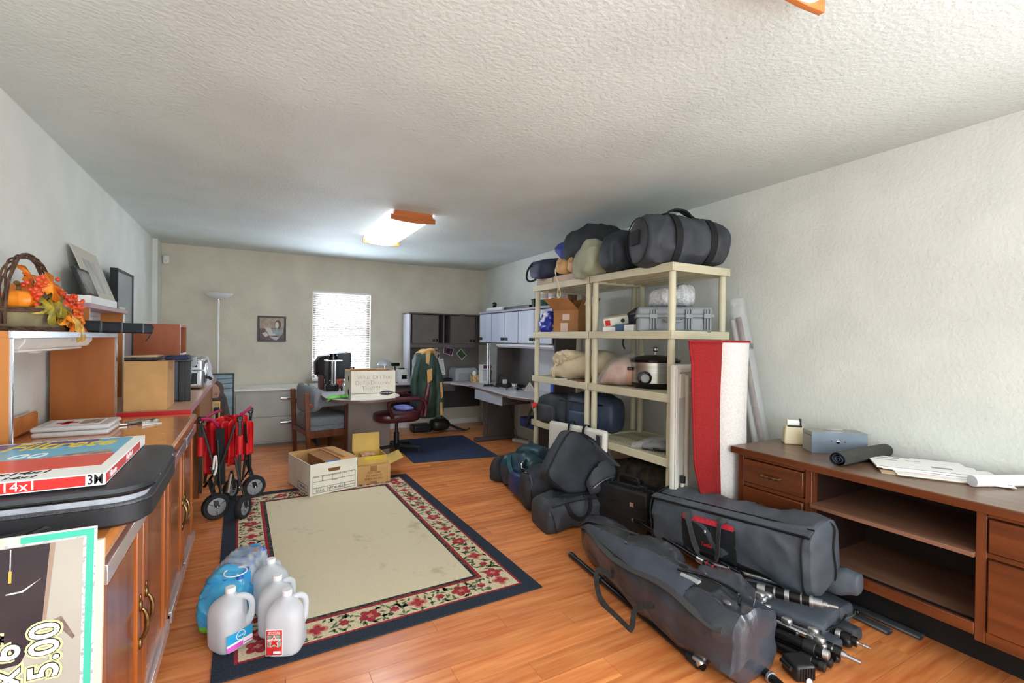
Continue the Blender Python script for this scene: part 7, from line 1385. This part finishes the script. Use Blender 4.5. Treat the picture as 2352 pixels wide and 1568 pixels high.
for yy in (3.36, 3.16): mk('strap', MB().strap(cr([(2.405, yy, .50), (2.41, yy, .64), (2.43, yy, .69), (2.47, yy, .685), (2.485, yy, .62)], 6), .025, .005, lambda i: V((-1, 0, .5))), blk_web, wtb)
mk('red_latch', MB().lathe([(.022, 0), (.022, .012)], (2.42, 2.955, .61), (-1, 0, 0), 16), red_m, wtb); mk('latch_plate', MB().box(2.405, 2.424, 2.93, 2.985, .51, .65), M('latch_grey', (90, 90, 92), .4, .6), wtb, bev=.004)
k4 = thing('black_tilted_bag', 'large black square bag tipped on top of the bag pile', 'bag', (2.24, 3.05, .3))
F4 = frame((2.21, 3.02, .43), (-.60, .10, .42), (-.62, -.62, .48))   # local x up-left along face, z face normal
def F4p(x, y, z): return F4 @ V((x, y, z))
st4 = []
for z, k in ((-.10, .92), (-.06, 1.0), (.03, 1.0), (.06, .97)): st4.append((F4p(0, 0, z), (F4.to_3x3() @ V((.20*k, 0, 0))), (F4.to_3x3() @ V((0, .215*k, 0))), 5))
mk('body', soft(st4, 52, 8, .008, 7, 4, .12, ridge=True), blk_fab2, k4)
mk('piping', MB().tube([F4p(.20*math.copysign(abs(math.cos(a))**.4, math.cos(a)), .215*math.copysign(abs(math.sin(a))**.4, math.sin(a)), .055) for a in [q*2*math.pi/48 for q in range(49)]], .006, 6), blk_web, k4)
mk('side_pocket', soft([(V((2.33, 2.86, .30)), V((.10, 0, .02)), V((0, .03, .06)), 3), (V((2.36, 2.84, .36)), V((.11, 0, .02)), V((0, .03, .07)), 3), (V((2.40, 2.84, .42)), V((.08, 0, .02)), V((0, .03, .05)), 3)], 26, 8, .012, 14, 8), blk_fab, k4)
mk('pocket_zip', MB().tube(cr([(2.24, 2.80, .30), (2.33, 2.79, .35), (2.44, 2.80, .36)], 6), .005, 6), M('zip_silver', (120, 122, 126), .4, .6), k4)
mk('flap', MB().add([], []).hexa([(2.30, 3.10, .62), (2.36, 2.98, .60), (2.46, 2.76, .44), (2.40, 2.92, .44), (2.32, 3.11, .63), (2.38, 2.99, .61), (2.48, 2.77, .45), (2.42, 2.93, .45)]), blk_fab, k4, bev=.006)
mk('carry_strap', MB().strap(cr([(2.27, 3.20, .60), (2.34, 3.10, .64), (2.42, 2.95, .56), (2.47, 2.84, .44)], 6), .03, .006, (-.5, -.5, .7)), blk_web, k4)
# black hard case standing
pc_ = thing('hard_case', 'black hard equipment case with top handle between the black bags', 'case', (2.46, 2.66, 0))
cp_ = M('case_black', (32, 33, 35), .42, var=.12, vs=14); pM = frame((2.455, 2.66, 0), (.10, -.40, 0), (0, 0, 1))
def PL(mb): return mb.xf(pM)
mk('shell', PL(MB().box(-.215, .215, -.10, -.012, .01, .335)), cp_, pc_, bev=.018, seg=3); mk('shell', PL(MB().box(-.215, .215, .012, .10, .01, .335)), cp_, pc_, bev=.018, seg=3); mk('seam_rim', PL(MB().box(-.225, .225, -.022, .022, .0, .345)), cp_, pc_, bev=.006)
for xx in (-.15, .14): mk('latch', PL(MB().box(xx-.03, xx+.03, -.03, .03, .335, .36).box(xx-.025, xx-.018, -.08, .08, .30, .345).box(xx+.018, xx+.025, -.08, .08, .30, .345)), cp_, pc_, bev=.004)
mk('handle', PL(MB().tube(cr([(-.09, 0, .34), (-.085, 0, .385), (-.06, 0, .40), (.06, 0, .40), (.085, 0, .385), (.09, 0, .34)], 5), .013, 8)), black_pl, pc_)
mk('side_ribs', PL(MB().box(-.205, .205, -.104, -.098, .10, .115).box(-.205, .205, -.104, -.098, .14, .15).box(-.205, .205, -.104, -.098, .23, .24)), cp_, pc_, bev=.002); mk('emblem', PL(MB().box(.08, .11, -.105, -.10, .22, .25)), silver, pc_); mk('end_latch', PL(MB().box(.215, .235, -.03, .03, .05, .28)), black_pl, pc_, bev=.006)
# ================================================================== big stand bag
B1 = thing('stand_bag', 'long black padded stand bag with red stripe lying before wooden desk', 'bag', (2.47, 1.8, .08))
fab1 = M('black_cordura', (70, 76, 84), .55, c2=(88, 95, 104), vs=6, bump=.12, bs=340, spec=.5)
Pa, Pb = V((2.44, 2.28, .255)), V((2.475, 1.30, .345)); dl = (Pb-Pa)
wx = V((.125, .0, .03)); wz = V((-.02, 0, .165))
mk('body', soft([(Pa, wx*.95, wz*.92, 4), (Pa+dl*.1, wx*1.05, wz, 4), (Pa+dl*.35, wx*1.1, wz*.97, 3.6), (Pa+dl*.65, wx*1.1, wz*.98, 3.6), (Pa+dl*.92, wx*1.06, wz*1.05, 4), (Pb, wx*.98, wz*1.0, 4)], 64, 14, .012, 6, 3, .18, (1.5, .8, 1.2), ridge=True), fab1, B1)
def b1p(f_, a, k=1.02):     # point on the bag skin: fraction along, angle
    e = 4; kk = 2/e; x = math.copysign(abs(math.cos(a))**kk, math.cos(a)); z = math.copysign(abs(math.sin(a))**kk, math.sin(a)); return Pa+dl*f_+wx*1.10*x*k+wz*1.0*z*k
dg = math.radians
mk('zip_flap', MB().strap([b1p(q/24, dg(116), 1.04) for q in range(25)], .05, .006, (-.3, 0, 1)), fab1, B1)
mk('zip_line', MB().tube([b1p(q/24, dg(131), 1.03) for q in range(25)], .005, 6).tube([b1p(q/24, dg(104), 1.03) for q in range(25)], .005, 6), black_gl, B1)
for f_ in (.0, .97): mk('end_piping', MB().tube([b1p(f_, q*2*math.pi/48, 1.0) for q in range(49)], .005, 6), blk_web, B1)
redw = M('red_webbing', (196, 38, 56), .6, var=.12, vs=60)
mk('red_stripe', MB().strap([b1p(.27+.34*q/12, dg(158), 1.035) for q in range(13)], .03, .004, (-1, 0, .4)), redw, B1)
mk('pocket', MB().grid(14, 8, lambda i, j: b1p(.26+.36*i, dg(162+44*j), 1.03)), M('pocket_black', (36, 39, 44), .6, var=.1, vs=8, bump=.12, bs=300), B1)
mk('pocket_zip', MB().tube([b1p(.27+.34*q/12, dg(163), 1.045) for q in range(13)], .004, 6), M('zip_grey2', (120, 124, 128), .4, .4), B1)
mk('carry_handle', MB().strap(cr([b1p(.29, dg(140), 1.06), b1p(.32, dg(160), 1.16), b1p(.36, dg(185), 1.12), b1p(.42, dg(205), 1.13), b1p(.46, dg(214), 1.12)], 6), .032, .005, lambda i: V((-1, -.2, .4))), M('grey_webbing', (66, 68, 68), .7, var=.1, vs=60), B1)
mk('carry_handle', MB().strap(cr([b1p(.56, dg(140), 1.06), b1p(.535, dg(160), 1.16), b1p(.51, dg(185), 1.13), b1p(.48, dg(205), 1.13), b1p(.46, dg(214), 1.12)], 6), .032, .005, lambda i: V((-1, .2, .4))), M('grey_webbing', (66, 68, 68), .7), B1)
tgt = b1p(.43, dg(182), 1.06); lz = dl.normalized(); nn = V((-1, 0, .05)); text('Tenba', .030, frame(tgt, lz, nn.cross(lz).cross(lz)*-1 if False else nn), M('logo_red', (196, 40, 44), .6), B1, shear=.2, ext=.0015)
mk('logo_flame', MB().ball(b1p(.43, dg(176), 1.07), (.004, .005, .010), 8), print_w, B1)
mk('end_zip', MB().tube(cr([b1p(1.0, dg(80), .98), b1p(1.025, dg(75), .8), b1p(1.03, dg(60), .3), b1p(1.03, dg(290), .5), b1p(1.01, dg(280), .92)], 6), .004, 6), blk_web, B1)
mk('side_bulge', soft([(V((2.58, 1.36, .20)), V((.04, 0, 0)), V((0, 0, .05)), 2.4), (V((2.585, 1.28, .22)), V((.05, 0, 0)), V((0, 0, .07)), 2.4), (V((2.59, 1.20, .235)), V((.03, 0, 0)), V((0, 0, .05)), 2.4)], 20, 6, .010, 14, 3), fab1, B1)
# ================================================================== shiny open bag in front
B2 = thing('open_stand_bag', 'shiny black vinyl stand bag half open on the wood floor in front', 'bag', (1.86, 1.85, 0))
S2_ = [(V((2.005, 2.545, .115)), V((.085, .03, .01)), V((-.01, 0, .105)), 3), (V((1.965, 2.40, .135)), V((.115, .03, .01)), V((-.01, 0, .13)), 3), (V((1.89, 2.10, .15)), V((.145, .03, .0)), V((-.01, 0, .145)), 2.8), (V((1.84, 1.80, .152)), V((.155, .02, .0)), V((0, 0, .147)), 2.8), (V((1.82, 1.52, .155)), V((.155, .01, .0)), V((0, 0, .150)), 2.8), (V((1.825, 1.32, .15)), V((.15, .0, .0)), V((0, 0, .145)), 3.2), (V((1.835, 1.235, .145)), V((.145, .0, .0)), V((0, 0, .138)), 3.6)]
mk('body', soft(S2_, 80, 18, .014, 6.5, 7, .14, (1.4, .75, 1.6), af=lambda f: .35+1.5*max(0, f-.45), ridge=True), blk_vin, B2)
def b2p(f_, a, k=1.03):
    f_ = f_*(len(S2_)-1); i = min(int(f_), len(S2_)-2); t_ = f_-i; s0, s1 = S2_[i], S2_[i+1]
    c_, u_, w_ = s0[0].lerp(s1[0], t_), s0[1].lerp(s1[1], t_), s0[2].lerp(s1[2], t_); x = math.copysign(abs(math.cos(a))**.7, math.cos(a)); z = math.copysign(abs(math.sin(a))**.7, math.sin(a)); return c_+u_*x*k+w_*z*k
mk('inner_flap', MB().grid(24, 8, lambda i, j: b2p(.06+.64*i, dg(148-(10+48*min(1, i*1.5))*j), 1.055)), M('padded_lining', (66, 72, 84), .7, var=.08, vs=10, bump=.1, bs=300), B2)
mk('zip_edge', MB().strap([b2p(.03+.9*q/30, dg(150-8*math.sin(q*.4)), 1.07) for q in range(31)], .03, .006, (-.5, 0, 1)), M('zip_dark', (58, 58, 58), .6), B2)
mk('zip_edge', MB().strap(cr([b2p(.03, dg(140), 1.07), b2p(.18, dg(112), 1.07), b2p(.40, dg(78), 1.10), b2p(.48, dg(60), 1.12)], 8), .022, .006, (0, 0, 1)), M('zip_dark', (58, 58, 58), .6), B2)
mk('folded_flap', soft([(b2p(.40, dg(95), 1.0), V((.05, .02, 0)), V((0, .02, .02)), 2.4), (b2p(.47, dg(75), 1.02), V((.08, .03, 0)), V((0, .03, .03)), 2.4), (b2p(.56, dg(60), 1.02), V((.06, .04, 0)), V((0, .03, .025)), 2.4)], 26, 8, .014, 15, 3), blk_vin, B2)
mk('folded_flap', soft([(b2p(.66, dg(70), 1.0), V((.03, .05, 0)), V((.02, 0, .025)), 2.2), (b2p(.75, dg(58), 1.08), V((.05, .07, 0)), V((.02, 0, .04)), 2.2), (b2p(.86, dg(62), 1.05), V((.06, .05, 0)), V((.02, 0, .035)), 2.2)], 26, 8, .018, 13, 9), blk_vin, B2)
mk('zip_edge', MB().tube([b2p(.62+.3*q/12, dg(96-16*math.sin(q*.26)), 1.10) for q in range(13)], .006, 6), black_gl, B2)
mk('opening', MB().grid(8, 4, lambda i, j: b2p(.60+.16*i, dg(112-30*j), 1.045)), M('bag_inside', (18, 18, 20), .9), B2)
mk('tripod_inside', MB().tube([b2p(.64, dg(100), 1.0), b2p(.71, dg(97), 1.02)], .016, 8), M('grey_plastic', (160, 160, 160), .4), B2)
mk('carry_strap', MB().strap(cr([b2p(.38, dg(185), 1.04), V((1.70, 2.08, .12)), V((1.655, 2.02, .05)), V((1.64, 1.95, .012)), V((1.625, 1.82, .006)), V((1.615, 1.72, .012)), V((1.66, 1.735, .09)), b2p(.60, dg(178), 1.03)], 6), .03, .005, lambda i: V((-1, 0, .6))), M('strap_dark', (50, 50, 48), .7, var=.15, vs=50), B2)
mk('zip_pull', MB().ball(b2p(.86, dg(105), 1.12), (.012, .02, .008), 8), M('zip_silver', (120, 122, 126), .4, .6), B2)
# ================================================================== stands and tripods
ss = M('satin_silver', (182, 184, 188), .3, .9); blk_an = M('black_anodised', (22, 22, 24), .3, .3)
def stand(name, label, A, B, r, segs, rings_, tip=None, cat='light stand', group='light stands on the floor'):
    A, B = V(A), V(B); d = B-A; t = thing(name, label, cat, (A+B)/2-V((0, 0, r)), group=group)
    for a, b, k, mt_ in segs: mk('tube', MB().tube([A+d*a, A+d*b], r*k, 14), mt_, t)
    for f_, k, l_, mt_ in rings_: mk('collar', MB().lathe([(r*k, -l_/2), (r*k, l_/2)], A+d*f_, d, 18), mt_, t, bev=.001)
    if tip: mk('spigot', MB().lathe(tip, B, d, 14), ss, t)
    return t
s1 = stand('light_stand', 'black twin-tube stand lying between the two long bags', (2.40, 2.54, .13), (2.235, 1.60, .145), .016, [(0, 1, 1, blk_an)], [(.0, 1.3, .03, ss), (.72, 1.25, .05, ss), (.80, 1.25, .03, blk_an), (.93, 1.3, .03, ss)])
mk('second_tube', MB().tube([(2.435, 2.45, .15), (2.30, 1.62, .165)], .014, 12), blk_an, s1); mk('maker_band', MB().lathe([(.0168, -.03), (.0168, .03)], V((2.40, 2.54, .13)).lerp(V((2.235, 1.60, .145)), .80), (-.165, -.94, .015), 14, cap=False), redw, s1)
s2 = stand('boom_arm', 'segmented black boom arm with silver collars lying on the stands', (2.16, 1.60, .17), (2.315, 1.265, .19), .024, [(0, 1, 1, blk_an), (-.2, .0, .5, ss)], [(.0, 1.12, .02, ss), (.22, 1.1, .008, ss), (.42, 1.14, .035, ss), (.58, 1.1, .008, ss), (.72, 1.14, .02, ss), (.88, 1.08, .006, ss), (.99, 1.1, .014, ss)], [(.020, 0), (.020, .04), (.013, .045), (.013, .06), (.008, .065), (.008, .10), (.001, .102)])
s3 = stand('light_stand', 'silver-legged stand resting beside the boom arm', (2.28, 1.80, .15), (2.395, 1.42, .17), .010, [(0, 1, 1, ss)], [(.3, 1.8, .04, ss), (.98, 2.2, .03, ss)])
s4 = stand('light_stand', 'thick black tube of a stand under the red-striped bag', (2.33, 1.90, .17), (2.40, 1.38, .185), .024, [(0, 1, 1, blk_an)], [(1.0, 1.25, .04, M('foot_bronze', (96, 84, 76), .4, .6))])
mk('foot_hole', MB().lathe([(.014, 0), (.014, .004)], V((2.403, 1.357, .186)), (.07, -.52, .015), 14), black_gl, s4)
s5 = stand('light_stand', 'black stand with brass collar and silver spigot at the front', (2.13, 1.50, .10), (2.255, 1.125, .055), .019, [(0, .45, 1.15, blk_an), (.45, .8, .9, blk_an), (.8, 1.0, .7, ss)], [(.0, 1.5, .06, ss), (.2, 1.2, .01, ss), (.45, 1.25, .03, blk_an), (.62, 1.1, .01, ss), (.72, 1.0, .06, brass), (.84, 1.35, .04, silver), (.92, 1.25, .02, blk_an), (1.0, 1.3, .03, blk_an)], [(.014, 0), (.014, .03), (.008, .034), (.008, .085), (.001, .087)])
mk('clamp_knob', MB().lathe([(.022, 0), (.024, .012), (.022, .024)], (2.235, 1.135, .035), (.3, -.1, -.1), 10), black_pl, s5); mk('leg_rod', MB().tube([(2.16, 1.55, .085), (2.26, 1.25, .07)], .008, 8).tube([(2.10, 1.50, .12), (2.20, 1.22, .09)], .007, 8), ss, s5)
s6 = thing('tripod', 'folded black tripod with silver clamps lying at the front of the pile', 'tripod', (2.13, 1.25, 0), group='light stands on the floor')
for k, (dx, dz) in enumerate(((0, .026), (.05, .028), (.025, .07))):
    A, B = V((2.06+dx, 1.50, dz)), V((2.14+dx, 1.135, dz)); mk('leg', MB().tube([A, B], .021, 12), blk_an, s6); mk('leg_lock', MB().lathe([(.026, -.025), (.026, .025)], A.lerp(B, .86), B-A, 14), black_pl, s6, bev=.003); mk('leg_foot', MB().lathe([(.022, 0), (.020, .02), (.012, .024)], B, B-A, 12), silver if k == 2 else black_pl, s6)
for p in ((2.20, 1.20, .09), (2.215, 1.17, .07), (2.19, 1.165, .105), (2.225, 1.21, .11), (2.175, 1.30, .12)): mk('clamp', MB().ball(p, (.018, .022, .016), 8, 3.5), silver, s6)
m = MB(); rg2 = random.Random(5)
for q in range(9): mk('joint', MB().ball((2.19+rg2.uniform(-.04, .04), 1.46+rg2.uniform(-.06, .06), .155+rg2.uniform(-.03, .03)), (.016+.006*rg2.random(), .022, .014), 8, 3.2), silver if q % 2 else ss, s5)
s7 = stand('light_stand', 'thin black stand with brass tip lying nearest the desk legs', (2.34, 1.55, .06), (2.42, 1.135, .045), .016, [(0, 1, 1, blk_an)], [(.75, 1.7, .04, blk_an), (.85, 1.5, .02, silver), (.93, 1.6, .03, blk_an), (1.0, 1.3, .02, blk_an)], [(.010, 0), (.010, .012), (.006, .016), (.006, .03), (.008, .032), (.004, .06), (.001, .062)])
mk('clamp_knob', MB().ball((2.405, 1.16, .035), (.022, .022, .022), 8, 3), black_pl, s7)
s8 = stand('light_stand', 'thin black pole under the left side of shiny open bag', (1.81, 2.46, .022), (1.69, 1.36, .022), .015, [(0, 1, 1, blk_an)], [(.0, 1.2, .05, black_pl), (.28, 1.4, .04, black_pl), (.95, 1.5, .06, black_pl)], None)
mk('tip', MB().lathe([(.009, 0), (.009, .05), (.006, .06)], (1.81, 2.46, .022), (.12, 1.1, 0), 10), ss, s8); mk('clamp', MB().ball((1.695, 1.39, .03), (.02, .03, .02), 8, 3), silver, s8)
g1 = thing('stand_sleeve', 'flat black padded sleeve under the near end of red-striped bag', 'bag', (2.4, 1.35, .02)); mk('sleeve', soft([(V((2.30, 1.62, .10)), V((.11, 0, .01)), V((0, 0, .035)), 3), (V((2.36, 1.42, .10)), V((.12, 0, .01)), V((0, 0, .04)), 3), (V((2.42, 1.235, .085)), V((.115, .02, .01)), V((0, 0, .032)), 3)], 30, 8, .008, 11, 4, .3), fab1, g1); mk('end_seam', MB().tube(cr([(2.30, 1.225, .075), (2.42, 1.205, .082), (2.53, 1.225, .09)], 5), .005, 6), blk_web, g1)
g2 = thing('small_zip_bag', 'small black zipped bag on the floor beside the rubber strips', 'bag', (2.62, 1.33, 0)); mk('body', soft([(V((2.58, 1.52, .05)), V((.06, .0, 0)), V((0, 0, .048)), 3.2), (V((2.60, 1.40, .055)), V((.07, 0, 0)), V((0, 0, .053)), 3.2), (V((2.615, 1.27, .05)), V((.065, 0, 0)), V((0, 0, .048)), 3.2)], 26, 8, .006, 12, 2, .3), fab1, g2); mk('zip', MB().tube(cr([(2.56, 1.245, .055), (2.62, 1.235, .06), (2.675, 1.255, .055)], 5), .004, 6), M('zip_silver', (120, 122, 126), .4, .6), g2); mk('toggle', MB().ball((2.685, 1.25, .05), (.01, .012, .014), 8), black_gl, g2)
g3 = thing('stand_sleeve', 'slim black sleeve lying beside the front silver spigot', 'bag', (2.33, 1.3, 0)); mk('sleeve', soft([(V((2.30, 1.45, .035)), V((.05, 0, 0)), V((0, 0, .033)), 3), (V((2.33, 1.28, .035)), V((.05, 0, 0)), V((0, 0, .034)), 3), (V((2.335, 1.165, .03)), V((.04, 0, 0)), V((0, 0, .028)), 3)], 22, 8, .006, 14, 3), M('sleeve_grey', (64, 70, 78), .6, var=.08, vs=9), g3)
g4 = thing('stand_sleeve', 'short black sleeve end poking out beside the brass-tipped stand', 'bag', (2.5, 1.2, 0)); mk('sleeve', soft([(V((2.46, 1.42, .035)), V((.045, 0, 0)), V((0, 0, .033)), 3), (V((2.49, 1.26, .035)), V((.045, 0, 0)), V((0, 0, .034)), 3), (V((2.505, 1.165, .035)), V((.038, 0, 0)), V((0, 0, .030)), 3)], 22, 8, .006, 14, 6), blk_fab, g4)
ch_ = thing('battery_charger', 'black ribbed plastic charger on the floor at end of shiny bag', 'charger', (2.03, 1.12, 0))
cM2 = frame((2.035, 1.165, 0), (.9, -.35, 0), (0, 0, 1)); mk('body', MB().box(-.045, .045, -.05, .05, .0, .07).xf(cM2), black_pl, ch_, bev=.014, seg=3)
m = MB()
for k in range(6): m.box(-.03+k*.012, -.025+k*.012, -.053, -.049, .012, .06)
mk('vent_ribs', m.xf(cM2), black_gl, ch_); mk('grey_knob', MB().lathe([(.014, 0), (.014, .006)], cM2 @ V((.005, -.052, .008)), cM2.to_3x3() @ V((0, -1, .3)), 14), silver, ch_); mk('side_hinge', MB().tube([cM2 @ V((-.055, -.03, .05)), cM2 @ V((-.055, .03, .05))], .010, 8), black_pl, ch_)
s9 = stand('light_stand', 'short black stand stub with silver rim at front bag corner', (1.90, 1.24, .022), (1.865, 1.10, .022), .018, [(0, 1, 1, blk_an)], [(.35, 1.3, .012, ss), (.9, 1.1, .02, silver)])
for i_, (A, B, lb) in enumerate((((2.80, 1.62, 0), (2.80, 1.03, 0), 'longer flat black rubber strip under the wooden desk'), ((2.735, 1.60, 0), (2.71, 1.12, 0), 'shorter flat black rubber strip beside the longer one'))):
    A, B = V(A), V(B); R_ = []
    for P__ in (A, A.lerp(B, .5), B):
        R_.append([P__+V((.028*math.cos(a), 0, .0135+.013*math.sin(a))) for a in [q*2*math.pi/20 for q in range(20)]])
    o_ = one('rubber_strip', MB().rings(R_, cap=False), M('rubber_grey', (52, 54, 56), .45, var=.08, vs=8), lb, 'rubber strip', group='rubber strips under the desk'); s2_ = o_.modifiers.new('t', 'SOLIDIFY'); s2_.thickness = .003
